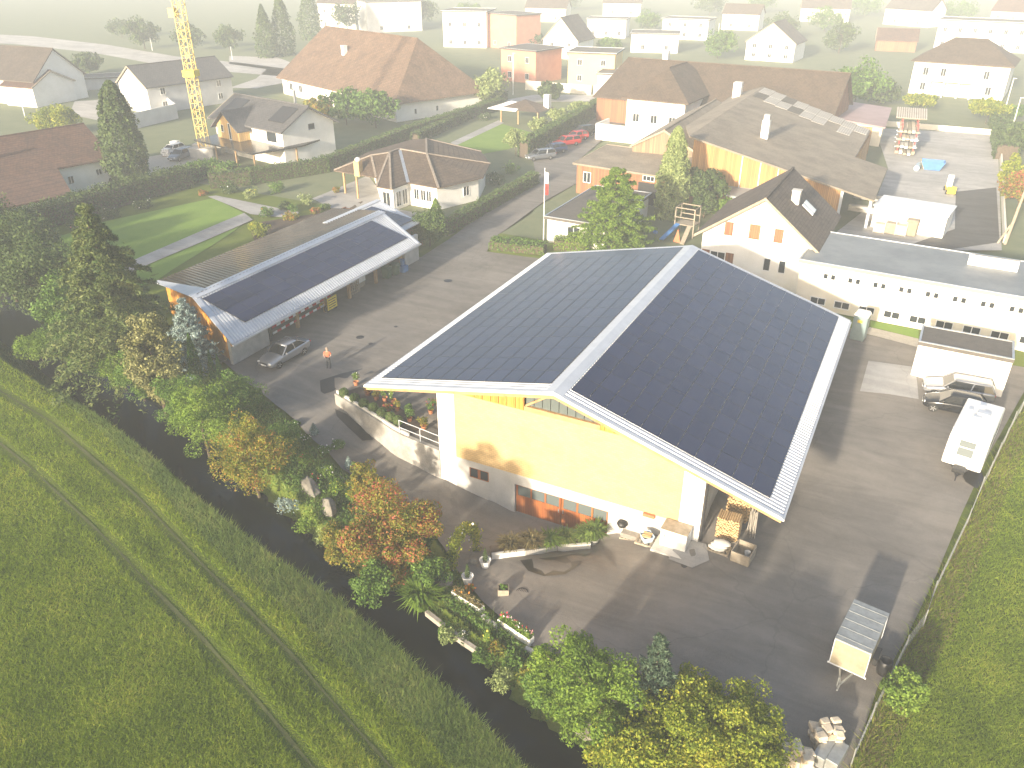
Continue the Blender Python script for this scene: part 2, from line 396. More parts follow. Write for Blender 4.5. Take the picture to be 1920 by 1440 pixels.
# asphalt: worn grey, tyre sweeps, patches
mat('concrete_wall', (.36, .345, .32), (.20, .19, .175), .9, .88, bmp=.25, bscale=14, fine=.2)
mat('concrete_plinth_wall', (.46, .45, .43), (.37, .36, .345), .8, .85, bmp=.2, bscale=14, fine=.1)
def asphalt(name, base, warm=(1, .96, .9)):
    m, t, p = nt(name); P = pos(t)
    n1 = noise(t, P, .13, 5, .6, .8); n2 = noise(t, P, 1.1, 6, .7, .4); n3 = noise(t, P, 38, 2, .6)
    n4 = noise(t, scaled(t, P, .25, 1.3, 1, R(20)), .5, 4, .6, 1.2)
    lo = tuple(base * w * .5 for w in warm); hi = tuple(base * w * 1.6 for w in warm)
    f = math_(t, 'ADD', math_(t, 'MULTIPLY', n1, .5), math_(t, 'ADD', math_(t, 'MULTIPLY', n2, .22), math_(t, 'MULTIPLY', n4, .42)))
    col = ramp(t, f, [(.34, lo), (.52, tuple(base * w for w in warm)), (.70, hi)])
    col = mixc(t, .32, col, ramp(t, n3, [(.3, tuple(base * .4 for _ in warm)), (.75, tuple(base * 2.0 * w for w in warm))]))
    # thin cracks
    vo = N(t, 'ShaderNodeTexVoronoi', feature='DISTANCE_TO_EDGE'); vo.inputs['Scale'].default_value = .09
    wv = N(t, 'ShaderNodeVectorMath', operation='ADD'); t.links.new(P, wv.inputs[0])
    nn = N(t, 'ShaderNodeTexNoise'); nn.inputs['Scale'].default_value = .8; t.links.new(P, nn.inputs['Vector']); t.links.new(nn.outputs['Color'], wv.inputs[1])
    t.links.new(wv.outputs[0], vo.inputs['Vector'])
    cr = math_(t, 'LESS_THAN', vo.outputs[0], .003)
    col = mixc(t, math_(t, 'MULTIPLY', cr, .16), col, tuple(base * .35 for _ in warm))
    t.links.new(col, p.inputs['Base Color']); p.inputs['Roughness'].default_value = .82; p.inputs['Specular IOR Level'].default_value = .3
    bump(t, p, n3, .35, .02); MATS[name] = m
asphalt('asphalt', .15, (1, .91, .81)); asphalt('asphalt_hazed', .31, (1, .96, .9)); asphalt('asphalt_shaded', .07)  # far asphalt is paled to carry haze; the darkest copy carries a painted shadow
asphalt('concrete_slab', .26, (1, .98, .95))
mat('wet', (.028, .026, .024), (.02, .02, .018), 2, .32, spec=.5)

# meadow soil under the blades, with wheel tracks along the stream
TR = [V(0, 790, -1.2), V(560, 1440, -1.4)]
def grass_ground(name, cols, tracks=False):
    m, t, p = nt(name); P = pos(t)
    n = noise(t, P, .35, 5, .65); n2 = noise(t, P, 6, 4, .7)
    col = ramp(t, math_(t, 'ADD', math_(t, 'MULTIPLY', n, .6), math_(t, 'MULTIPLY', n2, .4)), [(.3, cols[0]), (.5, cols[1]), (.7, cols[2])])
    t.links.new(col, p.inputs['Base Color']); p.inputs['Roughness'].default_value = .9; p.inputs['Specular IOR Level'].default_value = .15
    bump(t, p, n2, .6, .08); MATS[name] = m
grass_ground('ground', [(.065, .09, .014), (.10, .135, .02), (.14, .165, .032)])
grass_ground('far_field_hazed', [(.12, .145, .08), (.15, .17, .095), (.18, .19, .11)])
grass_ground('lawn', [(.12, .20, .03), (.15, .24, .04), (.18, .26, .05)])
leaf('grass_blade', [(.06, .095, .006), (.115, .17, .010), (.175, .245, .017), (.28, .285, .045)], .3, .45, gain=1.45)
leaf('grass_tall', [(.055, .095, .016), (.10, .16, .032), (.15, .21, .05), (.23, .245, .075)], .4, .45, gain=1.35)
leaf('grass_dry', [(.09, .075, .03), (.15, .125, .05), (.22, .19, .08)], .4, .3)

# ------------------------------------------------------------------ the setting
# stream centre line (field bank crest and far water edge seen in the photograph)
CREST = [(-260,430),(-80,545),(0,600),(95,672),(160,720),(225,767),(282,807),(360,870),(425,945),(520,1020),(605,1085),(670,1137),(730,1187),(805,1255),(880,1312),(955,1392),(1000,1450),(1070,1530)]
FARE = [(-200,390),(0,552),(120,660),(190,712),(262,742),(335,800),(400,872),(480,935),(560,1000),(640,1062),(700,1100),(742,1112),(800,1150),(892,1225),(960,1302),(1010,1352),(1080,1385),(1120,1430),(1190,1510)]
WATER_Z = -3.1
CR = np.array([V(x, y, -1.25) for x, y in CREST]); FE = np.array([V(x, y, WATER_Z) for x, y in FARE])
def resample(L, n):
    d = np.r_[0, np.cumsum(np.linalg.norm(np.diff(L[:, :2], axis=0), axis=1))]; s = np.linspace(0, d[-1], n)
    return np.c_[[np.interp(s, d, L[:, k]) for k in range(3)]].T
CRr = resample(CR, 80); FEr = resample(FE, 80)
MID = (CRr + FEr) / 2; HALF = np.linalg.norm(CRr[:, :2] - FEr[:, :2], axis=1) / 2
def stream(P):
    """distance to the mid line and the local half width"""
    d = np.linalg.norm(P[:, None, :2] - MID[None, :, :2], axis=2); i = d.argmin(1)
    dd = poly_dist(P[:, :2], MID); return dd, HALF[i]
def pip(P, poly):
    x, y = P[:, 0], P[:, 1]; r = np.zeros(len(P), bool); n = len(poly)
    for i in range(n):
        a, b = poly[i], poly[(i + 1) % n]
        c = ((a[1] > y) != (b[1] > y)) & (x < (b[0] - a[0]) * (y - a[1]) / (b[1] - a[1] + 1e-12) + a[0]); r ^= c
    return r
YARD_PX = [(455,712),(500,745),(555,790),(600,836),(640,878),(700,915),(770,965),(820,1010),(858,1070),(905,1128),(960,1180),(1010,1222),(1050,1255),(1150,1330),(1290,1440),(1420,1560),
 (1570,1520),(1600,1430),(1645,1290),(1700,1195),(1755,1080),(1800,970),(1850,860),(1920,735),(1990,640),(1925,690),(1725,652),(1620,626),(1450,560),(1030,487),(912,472),(935,440),(1020,378),(1088,340),(1235,372),(1240,350),(1085,300),(1150,245),(1205,205),(1160,193),
 (1128,212),(1000,302),(1005,334),(985,352),(890,412),(840,450),(790,482),(560,520),(400,600),(420,690)]
YARD = np.array([at(x, y)[:2] for x, y in YARD_PX])
YARD[(len(YARD_PX) - 3):] = [(-56, 60), (-56, 44.5), (-45, 39.6)]
def ground_z(P):
    h = hgt(P); d, hw = stream(P)
    bank = np.clip((d - hw * .84) / (hw * .32), 0, 1); k = bank * bank * (3 - 2 * bank)
    return -4.1 * (1 - k) + h * k
def axis(lo, hi, step, big):
    mid = np.arange(lo, hi + step, step); k = step * 1.5; L = [lo]; Rr = [mid[-1]]
    while L[-1] > -big: L.append(L[-1] - k); k *= 1.16
    k = step * 1.5
    while Rr[-1] < big: Rr.append(Rr[-1] + k); k *= 1.16
    return np.r_[L[:0:-1], mid, Rr[1:]]
gx = axis(-92, 24, .62, 900); gy = axis(8, 78, .62, 900); gy = gy[gy > -100]
GX, GY = np.meshgrid(gx, gy); P2 = np.c_[GX.ravel(), GY.ravel()]
gz = np.concatenate([ground_z(c) for c in np.array_split(P2, 40)])
ins = pip(P2, YARD); gz = np.where(ins, gz - .3, gz)
tb = (P2[:, 0] > WALL[0, 0] - .2) & (P2[:, 0] < BX1 + .2) & (P2[:, 1] > np.where(P2[:, 0] > BX0, BYF, np.interp(P2[:, 0], WALL[:, 0], WALL[:, 1])) + .1) & (P2[:, 1] < BYB); gz = np.where(tb, gz - .8, gz)
nx, ny = len(gx), len(gy); idx = np.arange(nx * ny).reshape(ny, nx)
q = np.stack([idx[:-1, :-1], idx[:-1, 1:], idx[1:, 1:], idx[1:, :-1]], -1).reshape(-1, 4)
me = bpy.data.meshes.new('ground'); me.vertices.add(nx * ny); me.vertices.foreach_set('co', np.c_[P2, gz].astype(np.float32).ravel())
me.loops.add(q.size); me.loops.foreach_set('vertex_index', q.ravel().astype(np.int32)); me.polygons.add(len(q)); me.polygons.foreach_set('loop_start', np.arange(0, q.size, 4, dtype=np.int32)); me.update(calc_edges=True)
for p_ in me.polygons: p_.use_smooth = True
struct(link('ground', me, 'ground'))
# far fields and village ground carry painted haze: paler colour beyond the near area
me.materials.append(MATS['far_field_hazed'])
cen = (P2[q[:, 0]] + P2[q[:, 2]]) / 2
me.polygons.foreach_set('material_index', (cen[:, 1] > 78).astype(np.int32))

# water
wv = [tuple(p) for p in np.c_[CRr[:, :2] + (CRr[:, :2] - FEr[:, :2]) * .15, np.full(80, WATER_Z)]] + [tuple(p) for p in np.c_[FEr[:, :2] + (FEr[:, :2] - CRr[:, :2]) * .25, np.full(80, WATER_Z)]]
m, t, p = nt('stream_water'); p.inputs['Base Color'].default_value = (.010, .011, .008, 1); p.inputs['Roughness'].default_value = .10; p.inputs['Specular IOR Level'].default_value = .22
P = pos(t); bump(t, p, noise(t, scaled(t, P, .7, 2.2, 1, R(38)), 2.5, 4, .6, .6), .12, .05); MATS['stream_water'] = m
w = MB(); w.add(wv, [(i, i + 1, 81 + i, 80 + i) for i in range(79)]); struct(w.build('stream_water', 'stream_water', smooth=True))

def sheet(name, poly, m, dz, step=1.6, zf=None, kind='structure'):
    """a sheet that follows the ground inside a polygon (exact outline)"""
    poly = np.asarray(poly)[:, :2]; lo = poly.min(0); hi = poly.max(0); B = []
    for i in range(len(poly)):
        a, b = poly[i], poly[(i + 1) % len(poly)]; k = max(1, int(np.linalg.norm(b - a) / step)); B += [a + (b - a) * j / k for j in range(k)]
    g = np.stack(np.meshgrid(np.arange(lo[0], hi[0], step), np.arange(lo[1], hi[1], step)), -1).reshape(-1, 2)
    g = g[pip(g, poly)]
    if len(g): g = g[poly_dist(g, np.r_[poly, poly[:1]]) > step * .45]
    n = len(B); pts = [Vector(p) for p in B] + [Vector(p) for p in g]
    r = delaunay_2d_cdt(pts, [(i, (i + 1) % n) for i in range(n)], [], 1, 1e-4)
    vv = np.array([tuple(p) for p in r[0]]); z = (zf(vv) if zf else hgt(vv)) + dz
    mb = MB(); mb.add(np.c_[vv, z], [tuple(f) for f in r[2]])
    o = mb.build(name, m, smooth=True); o.data.update()
    if o.data.polygons and sum(p_.normal.z for p_ in o.data.polygons) < 0: o.data.flip_normals()
    o['kind'] = kind; return o
def pxpoly(L): return [at(*p)[:2] for p in L]
sheet('yard_pavement', YARD, 'asphalt', .03, 1.2)
# ------------------------------------------------------------------ corrugated sheet roof plane
def corrugated(mb, a, b, c, d, pitch=.3, rib=.065, th=.05):
    """ridge a->b, eave d->c (a above d, b above c); ribs run down the slope"""
    a, b, c, d = (np.array(q, float) for q in (a, b, c, d)); L = np.linalg.norm(b - a); n = max(2, int(L / pitch))
    nrm = np.cross(b - a, d - a); nrm /= np.linalg.norm(nrm)
    if nrm[2] < 0: nrm = -nrm
    top, bot = [], []
    for i in range(n + 1):
        for s, h in ((0, 0), (.28, 0), (.38, rib), (.9, rib)) if i < n else ((0, 0),):
            t = (i + s) / n; top.append(a + (b - a) * t + nrm * h); bot.append(d + (c - d) * t + nrm * h)
    k = len(top); mb.add(top + bot, [(i, i + 1, k + i + 1, k + i) for i in range(k - 1)])
    q = [p - nrm * th for p in (a, b, c, d)]
    mb.add(q, [(3, 2, 1, 0)]); mb.add([a, b, q[1], q[0]], [(0, 1, 2, 3)]); mb.add([d, c, q[2], q[3]], [(0, 1, 2, 3)])
    mb.add([a, d, q[3], q[0]], [(0, 1, 2, 3)]); mb.add([b, c, q[2], q[1]], [(0, 1, 2, 3)])
def panel_mesh(w, h):
    mb = MB(); t = .035; e = .022
    mb.box(-w / 2, -h / 2, -t, w / 2, h / 2, 0)
    me = bpy.data.meshes.new('solar_panel'); v = list(mb.v); f = [q for q in mb.f if q != (4, 5, 6, 7)]
    k = len(v); v += [(-w / 2 + e, -h / 2 + e, -.003), (w / 2 - e, -h / 2 + e, -.003), (w / 2 - e, h / 2 - e, -.003), (-w / 2 + e, h / 2 - e, -.003)]
    f += [(4, 5, k + 1, k), (5, 6, k + 2, k + 1), (6, 7, k + 3, k + 2), (7, 4, k, k + 3), (k, k + 1, k + 2, k + 3)]
    me.from_pydata(v, [], f); me.materials.append(MATS['solar_frame']); me.materials.append(MATS['solar_glass']); me.polygons[-1].material_index = 1
    return me
PM = panel_mesh(1.735, 1.085)
def place_panels(parent, o, u, v, cols, rows, pu, pv, lift=.12, skip=None):
    """grid of panels: o top corner, u along the ridge, v down the slope (unit vectors)"""
    u = Vector(u).normalized(); v = Vector(v).normalized(); n = u.cross(v)
    if n.z < 0: n = -n
    v2 = n.cross(u); out = []
    org = Vector(ORG.get(parent.name, (0, 0, 0)))
    for i in range(cols):
        for j in range(rows):
            c = Vector(o) + u * (i + .5) * pu + v * (j + .5) * pv + n * (lift + random.uniform(-.002, .002))
            M = Matrix((u, v2, n)).transposed() @ Matrix.Rotation(random.uniform(-.002, .002), 3, 'X') @ Matrix.Rotation(random.uniform(-.002, .002), 3, 'Y')
            out.append((i, j, Matrix.Translation(c - org) @ M.to_4x4()))
    return out
def add_panels(parent, L):
    for i, j, M in L:
        o = bpy.data.objects.new('solar_panel', PM); COL.objects.link(o); o.parent = parent; o.matrix_local = M

# ------------------------------------------------------------------ main barn
RX, RZ, EXL, EZL, EXR, EZR, RY0, RY1 = -15.65, 6.97, -28.7, 4.2, -2.66, 2.9, 35.8, 63.35
barn = thing('barn', 'large yellow brick barn with two slopes of dark solar panels and white metal edges', 'barn', (-15.6, BYF, -1.0), world=True)
def roof_z(x): return RZ - (RZ - EZL) * (RX - x) / (RX - EXL) if x < RX else RZ - (RZ - EZR) * (x - RX) / (EXR - RX)
DX0, DX1, DZ0, DZ1 = -18.6, -12.35, -3.15, -0.85
th = .35
pl = MB(); pl.box(BX0 + 1.26, BYF - .012, -4, DX0, BYF + th, -.1); pl.box(DX1, BYF - .012, -4, BX1 - 1.24, BYF + th, -.1); pl.box(DX0, BYF - .012, DZ1, DX1, BYF + th, -.1)
pl.build_each('plinth', 'concrete_plinth_wall', barn)
bw = MB(); bw.box(BX0 + 1.26, BYF, -.1, BX1 - 1.24, BYF + th, 4.65); bw.build('brick_wall', 'brick_yellow', barn)
for x0, x1 in ((BX0, BX0 + 1.25), (BX1 - 1.23, BX1)):
    c = MB(); c.hexa([(x0, BYF - .03, -4), (x1, BYF - .03, -4), (x1, BYF + .5, -4), (x0, BYF + .5, -4)], [(x, y, roof_z(x) - .12) for x, y in ((x0, BYF - .03), (x1, BYF - .03), (x1, BYF + .5), (x0, BYF + .5))])
    c.build('corner_column', 'white_wall', barn)
# gable boards either side of the glazed gable
n = 0
for a, b in ((BX0 + 1.26, -18.0), (-13.2, -9.4)):
    x = a
    while x < b - .02:
        x1 = min(b, x + .28); g = MB(); za, zb = roof_z(x) - .14, roof_z(x1) - .14
        if min(za, zb) > 4.7:
            y = BYF + .02 + (n % 2) * .025; g.hexa([(x + .01, y, 4.6), (x1 - .01, y, 4.6), (x1 - .01, y + .06, 4.6), (x + .01, y + .06, 4.6)], [(x + .01, y, za), (x1 - .01, y, zb), (x1 - .01, y + .06, zb), (x + .01, y + .06, za)])
            g.build('gable_board', 'boards_orange', barn)
        x = x1; n += 1
bk = MB(); bk.hexa([(-22.8, BYF + .12, 4.6), (-9.4, BYF + .12, 4.6), (-9.4, BYF + .3, 4.6), (-22.8, BYF + .3, 4.6)], [(-22.8, BYF + .12, roof_z(-22.8) - .2), (-9.4, BYF + .12, roof_z(-9.4) - .2), (-9.4, BYF + .3, roof_z(-9.4) - .2), (-22.8, BYF + .3, roof_z(-22.8) - .2)])
x = -17.95
while x < -13.3:                                    # panes of the gable glazing
    x1 = min(x + .53, -13.22); g = MB(); y = BYF + .16
    g.add([(x + .02, y, 4.98), (x1 - .02, y, 4.98), (x1 - .02, y, roof_z(x1) - .16), (RX, y, RZ - .16), (x + .02, y, roof_z(x) - .16)] if x < RX < x1 else [(x + .02, y, 4.98), (x1 - .02, y, 4.98), (x1 - .02, y, roof_z(x1) - .16), (x + .02, y, roof_z(x) - .16)], [tuple(range(5 if x < RX < x1 else 4))])
    g.build('gable_pane', 'pane_grey', barn); x = x1
gb = MB(); gb.box(-18, BYF - .02, 4.66, -13.2, BYF + .2, 4.96); gb.bar((-17.9, BYF + .05, 5.0), (-16.6, BYF + .05, 5.9), .12); gb.build('gable_beam', 'wood_beam', barn)
sw = MB(); ys = BYF + .5
for x0, x1 in ((BX0 + .02, BX0 + .35), (BX1 - .35, BX1 - .02)):
    sw.hexa([(x0, ys, -4), (x1, ys, -4), (x1, BYB, -4), (x0, BYB, -4)], [(x, y, roof_z(x) - .2) for x, y in ((x0, ys), (x1, ys), (x1, BYB), (x0, BYB))])
sw.box(BX0 + .4, BYB - .3, -1, BX1 - .4, BYB, 3.8); sw.build_each('side_wall', 'concrete', barn)
# garage door: two boarded leaves with three panes each, set back in the plinth
for k in range(2):
    x0 = DX0 + .04 + k * (DX1 - DX0) / 2; x1 = x0 + (DX1 - DX0) / 2 - .05; y = BYF + .12
    d = MB(); d.box(x0, y, DZ0, x1, y + .08, -1.72); d.box(x0, y, -.98, x1, y + .08, DZ1)
    w3 = (x1 - x0 - .12) / 3
    for i in range(4): d.box(x0 + i * w3, y, -1.72, x0 + i * w3 + .12, y + .08, -.98)
    dd = d.build('garage_door', 'boards_door', barn)
    for i in range(3):
        g = MB(); g.box(x0 + i * w3 + .12, y + .03, -1.72, x0 + (i + 1) * w3, y + .05, -.98); g.build('pane', 'pane_grey', dd)
    h = MB(); hx = x1 - .12 if k == 0 else x0 + .12; h.box(hx - .03, y - .05, -2.1, hx + .03, y, -1.85); h.build('handle', 'metal_grey', dd)
w = MB(); wx0, wx1, wz0, wz1 = -21.85, -20.45, -1.27, -.62
w.box(wx0, BYF - .03, wz0 - .06, wx1, BYF, wz0); w.box(wx0, BYF - .02, wz1, wx1, BYF, wz1 + .04)
for x in (wx0, (wx0 + wx1) / 2 - .1, wx1 - .06): w.box(x, BYF - .025, wz0, x + (.2 if abs(x - (wx0 + wx1) / 2 + .1) < .01 else .06), BYF - .001, wz1)
ww = w.build('basement_window', 'boards_door', barn)
for k in (0, 1):
    g = MB(); x0 = wx0 + .06 if k == 0 else (wx0 + wx1) / 2 + .1; g.box(x0, BYF - .018, wz0, x0 + (wx1 - wx0) / 2 - .16, BYF - .013, wz1); g.build('pane', 'pane', ww)
# roof
rf = MB()
corrugated(rf, (RX, RY0, RZ), (RX, RY1, RZ), (EXL, RY1, EZL), (EXL, RY0, EZL))
corrugated(rf, (RX, RY0, RZ), (RX, RY1, RZ), (EXR, RY1, EZR), (EXR, RY0, EZR))
roof = rf.build('roof', 'metal_white', barn)
rc = MB(); 
for s, ex, ez in ((-1, EXL, EZL), (1, EXR, EZR)):
    k = (RZ - ez) / abs(ex - RX); rc.hexa([(RX, RY0 - .03, RZ + .05), (RX + s * .55, RY0 - .03, RZ + .05 - .55 * k), (RX + s * .55, RY1 + .03, RZ + .05 - .55 * k), (RX, RY1 + .03, RZ + .05)], [(RX, RY0 - .03, RZ + .1), (RX + s * .55, RY0 - .03, RZ + .09 - .55 * k), (RX + s * .55, RY1 + .03, RZ + .09 - .55 * k), (RX, RY1 + .03, RZ + .1)])
rc.build('ridge_cap', 'metal_white', roof)
fl = MB()
for y0, y1 in ((RY0 - .06, RY0 + .16), (RY1 - .24, RY1 + .06)):
    for ex, ez in ((EXL - .05, EZL), (EXR + .05, EZR)):
        fl.hexa([(RX, y0, RZ + .052), (ex, y0, ez + .052), (ex, y1, ez + .052), (RX, y1, RZ + .052)], [(RX, y0, RZ + .075), (ex, y0, ez + .075), (ex, y1, ez + .075), (RX, y1, RZ + .075)])
        fl.hexa([(RX, y0 - .004 if y0 < 40 else y1, RZ - .12), (ex, y0 - .004 if y0 < 40 else y1, ez - .12), (ex, (y0 if y0 < 40 else y1) + .02, ez - .12), (RX, (y0 if y0 < 40 else y1) + .02, RZ - .12)], [(RX, y0 - .004 if y0 < 40 else y1, RZ + .06), (ex, y0 - .004 if y0 < 40 else y1, ez + .06), (ex, (y0 if y0 < 40 else y1) + .02, ez + .06), (RX, (y0 if y0 < 40 else y1) + .02, RZ + .06)])
fl.build_each('verge_flashing', 'metal_white', roof)
fb = MB()
for ex, ez in ((EXL, EZL), (EXR, EZR)):
    for i in range(2):
        y = RY0 + .03 + i * (RY1 - RY0 - .1)
        fb.hexa([(RX, y, RZ - .38), (ex, y, ez - .34), (ex, y + .06, ez - .34), (RX, y + .06, RZ - .38)], [(RX, y, RZ - .07), (ex, y, ez - .07), (ex, y + .06, ez - .07), (RX, y + .06, RZ - .07)])
fb.build_each('fascia', 'wood_beam', barn)
for ex, ez, s in ((EXL, EZL, -1), (EXR, EZR, 1)):
    g = MB(); g.box(min(ex, ex + s * .16), RY0 - .02, ez - .16, max(ex, ex + s * .16), RY1, ez - .02); g.build('gutter', 'metal_white', roof)
rfr = MB()
for i in range(8):
    y = RY0 + .6 + i * 3.7
    for ex, ez in ((EXL + .2, EZL), (EXR - .2, EZR)): rfr.bar((RX, y, RZ - .26), (ex, y, ez - .2), .14, .22)
rfr.build_each('rafter', 'wood_beam', barn)
# 11 rows by 15 panels on each slope
allp = []
ul = Vector((0, 1, 0)); vl = Vector((EXL - RX, 0, EZL - RZ)).normalized(); vr = Vector((EXR - RX, 0, EZR - RZ)).normalized()
allp += place_panels(roof, Vector((RX, RY0 + .95, RZ)) + vl * .62, ul, vl, 15, 11, 1.745, 1.10)
allp += place_panels(roof, Vector((RX, RY0 + .95, RZ)) + vr * .62, ul, vr, 15, 11, 1.745, 1.10)
near = [q for q in allp if q[0] < 14]; near = near[:300]; add_panels(roof, near[:300])
rest = [q for q in allp if q not in near]
mb = MB(); base = [tuple(v.co) for v in PM.vertices]; fs = [tuple(f.vertices) for f in PM.polygons]; org = Vector(ORG[barn.name])
for i, j, M in rest: mb.add([tuple(M @ Vector(c) + org) for c in base], fs)
o = mb.build('solar_panel_row', ['solar_glass'], roof); o['kind'] = 'stuff'
# panel clamps catching the light along the rows of the right slope
cl = MB(); nr = Vector((0, 0, 1)) + Vector((0.31, 0, 0)); nr.normalize()
for j in range(1, 11):
    for i in range(15):
        for t_ in (.22, .78):
            c = Vector((RX, RY0 + .95, RZ)) + vr * (.62 + j * 1.10) + ul * ((i + t_) * 1.745) + nr * .13
            cl.cbox(c, (.022, .03, .012))
cl.build('panel_clamp', 'metal_white', roof)['kind'] = 'stuff'

# ------------------------------------------------------------------ terrace and curved retaining wall beside the barn
wt = resample(WALL, 15); 
nrm2 = np.array([0.0, 1.0])
rw = MB(); inner = wt[:, :2] + np.c_[np.full(15, .12), np.full(15, .28)]
for i in range(14):
    a, b = wt[i], wt[i + 1]; ia, ib = inner[i], inner[i + 1]
    rw.hexa([(a[0], a[1], -4), (b[0], b[1], -4), (ib[0], ib[1], -4), (ia[0], ia[1], -4)], [tuple(a), tuple(b), (ib[0], ib[1], b[2]), (ia[0], ia[1], a[2])])
wall = tag(rw.build('retaining_wall', 'concrete_wall'), 'curved grey concrete retaining wall rising along the sunken ramp', 'wall')
kb = MB(); ks = resample(WALL, 9)[:7]
for i in range(len(ks) - 1):
    a, b = ks[i], ks[i + 1]; d = (b - a)[:2] / np.linalg.norm((b - a)[:2]); nn = np.array([-d[1], d[0]])
    a2, b2 = a[:2] + d * .02, b[:2] - d * .02
    kb = MB(); kb.hexa([(*(a2 + nn * .16), a[2]), (*(b2 + nn * .16), b[2]), (*(b2 + nn * .3), b[2]), (*(a2 + nn * .3), a[2])], [(*(a2 + nn * .16), a[2] + .2), (*(b2 + nn * .16), b[2] + .2), (*(b2 + nn * .3), b[2] + .2), (*(a2 + nn * .3), a[2] + .2)])
    kb.build('coping_stone', 'concrete_pale', wall)
tp = [tuple(p) for p in inner] + [(BX0 - .01, BYF + .28), (BX0 - .01, 41.5), (inner[0][0], 42.2)]
tr = MB(); tr.prism(tp, -4, .02); struct(tr.build('terrace', 'asphalt'))
bed = [tuple(p + np.array([.1, .08])) for p in inner[:11]] + [tuple(inner[10] + np.array([.6, 1.6])), tuple(inner[5] + np.array([.6, 1.9])), tuple(inner[0] + np.array([.7, 1.6]))]
b_ = MB(); b_.prism(bed, .0, .1); struct(b_.build('planting_bed', 'soil'))
# railing on the wall beside the column
ra = resample(WALL[3:], 3) + np.array([.1, .14, 0]); rl = thing('railing', 'white tubular steel railing on the retaining wall beside the column', 'railing', ra[0], world=True)
for k in range(3): g = MB(); g.tube(ra[k] , ra[k] + [0, 0, 1.0], .03); g.build('post', 'metal_white', rl)
for z in (.45, 1.0): g = MB(); g.path([tuple(q + [0, 0, z]) for q in ra], .026); g.build('rail', 'metal_white', rl)

# ------------------------------------------------------------------ open shed opposite the barn
SK = -.40                                                        # the shed's ends are skewed along the stream
def sy(x, y0): return y0 + (x + 43.0) * SK
EX, EZ, GX_, GZ, LX, LZ = -43.0, 2.7, -49.2, 4.4, -57.4, 3.0
Y0, Y1 = 38.6, 64.3
shed = thing('shed', 'long open-fronted shed with solar panels on a white ribbed metal roof', 'shed', (-44.7, 40, 0), world=True)
r1 = MB(); corrugated(r1, (GX_, sy(GX_, Y0), GZ), (GX_, sy(GX_, Y1), GZ), (EX, Y1, EZ), (EX, Y0, EZ), .29); sroof = r1.build('roof', 'metal_white', shed)
m, t, p = nt('brown_sheet'); P = pos(t); n_ = noise(t, P, .4); t.links.new(ramp(t, n_, [(.3, (.03, .023, .018)), (.7, (.055, .042, .032))]), p.inputs['Base Color']); p.inputs['Roughness'].default_value = .2; p.inputs['Metallic'].default_value = .0; p.inputs['Specular IOR Level'].default_value = .3
MATS['brown_sheet'] = m
r2 = MB(); corrugated(r2, (GX_, sy(GX_, Y0), GZ), (GX_, sy(GX_, Y1), GZ), (LX, sy(LX, Y1) - 1, LZ), (LX, sy(LX, Y0), LZ), .42, .07); r2.build('rear_roof', 'brown_sheet', shed)
rc = MB(); rc.hexa([(GX_ - .35, sy(GX_, Y0), GZ + .0), (GX_ + .5, sy(GX_, Y0), GZ - .08), (GX_ + .5, sy(GX_, Y1), GZ - .08), (GX_ - .35, sy(GX_, Y1), GZ)], [(GX_ - .35, sy(GX_, Y0), GZ + .08), (GX_ + .5, sy(GX_, Y0), GZ + .0), (GX_ + .5, sy(GX_, Y1), GZ + .0), (GX_ - .35, sy(GX_, Y1), GZ + .08)]); rc.build('ridge_cap', 'metal_white', sroof)
vf = MB()
for ye, w_ in ((Y0, .5), (Y1 - .3, .3)):
    vf.hexa([(GX_, sy(GX_, ye) - .05, GZ + .06), (EX + .05, ye - .05, EZ + .06), (EX + .05, ye + w_ * .4, EZ + .06), (GX_, sy(GX_, ye) + w_, GZ + .06)], [(GX_, sy(GX_, ye) - .05, GZ + .09), (EX + .05, ye - .05, EZ + .09), (EX + .05, ye + w_ * .4, EZ + .09), (GX_, sy(GX_, ye) + w_, GZ + .09)])
vf.box(EX, Y0, EZ - .16, EX + .15, Y1, EZ - .01)
vf.hexa([(LX, sy(LX, Y0) - .1, LZ + .03), (GX_, sy(GX_, Y0) - .1, GZ + .03), (GX_ - .2, sy(GX_, Y0) + 1.7, GZ + .05), (LX, sy(LX, Y0) + .35, LZ + .05)], [(LX, sy(LX, Y0) - .1, LZ + .07), (GX_, sy(GX_, Y0) - .1, GZ + .07), (GX_ - .2, sy(GX_, Y0) + 1.7, GZ + .09), (LX, sy(LX, Y0) + .35, LZ + .09)])
vf.build_each('verge_flashing', 'metal_white', sroof)
us = Vector((0, 1, 0)); vs = Vector((EX - GX_, 0, EZ - GZ)).normalized()
add_panels(sroof, place_panels(sroof, Vector((GX_, sy(GX_, Y0) + .3, GZ)) + vs * .75, us, vs, 13, 4, 1.74, 1.09))
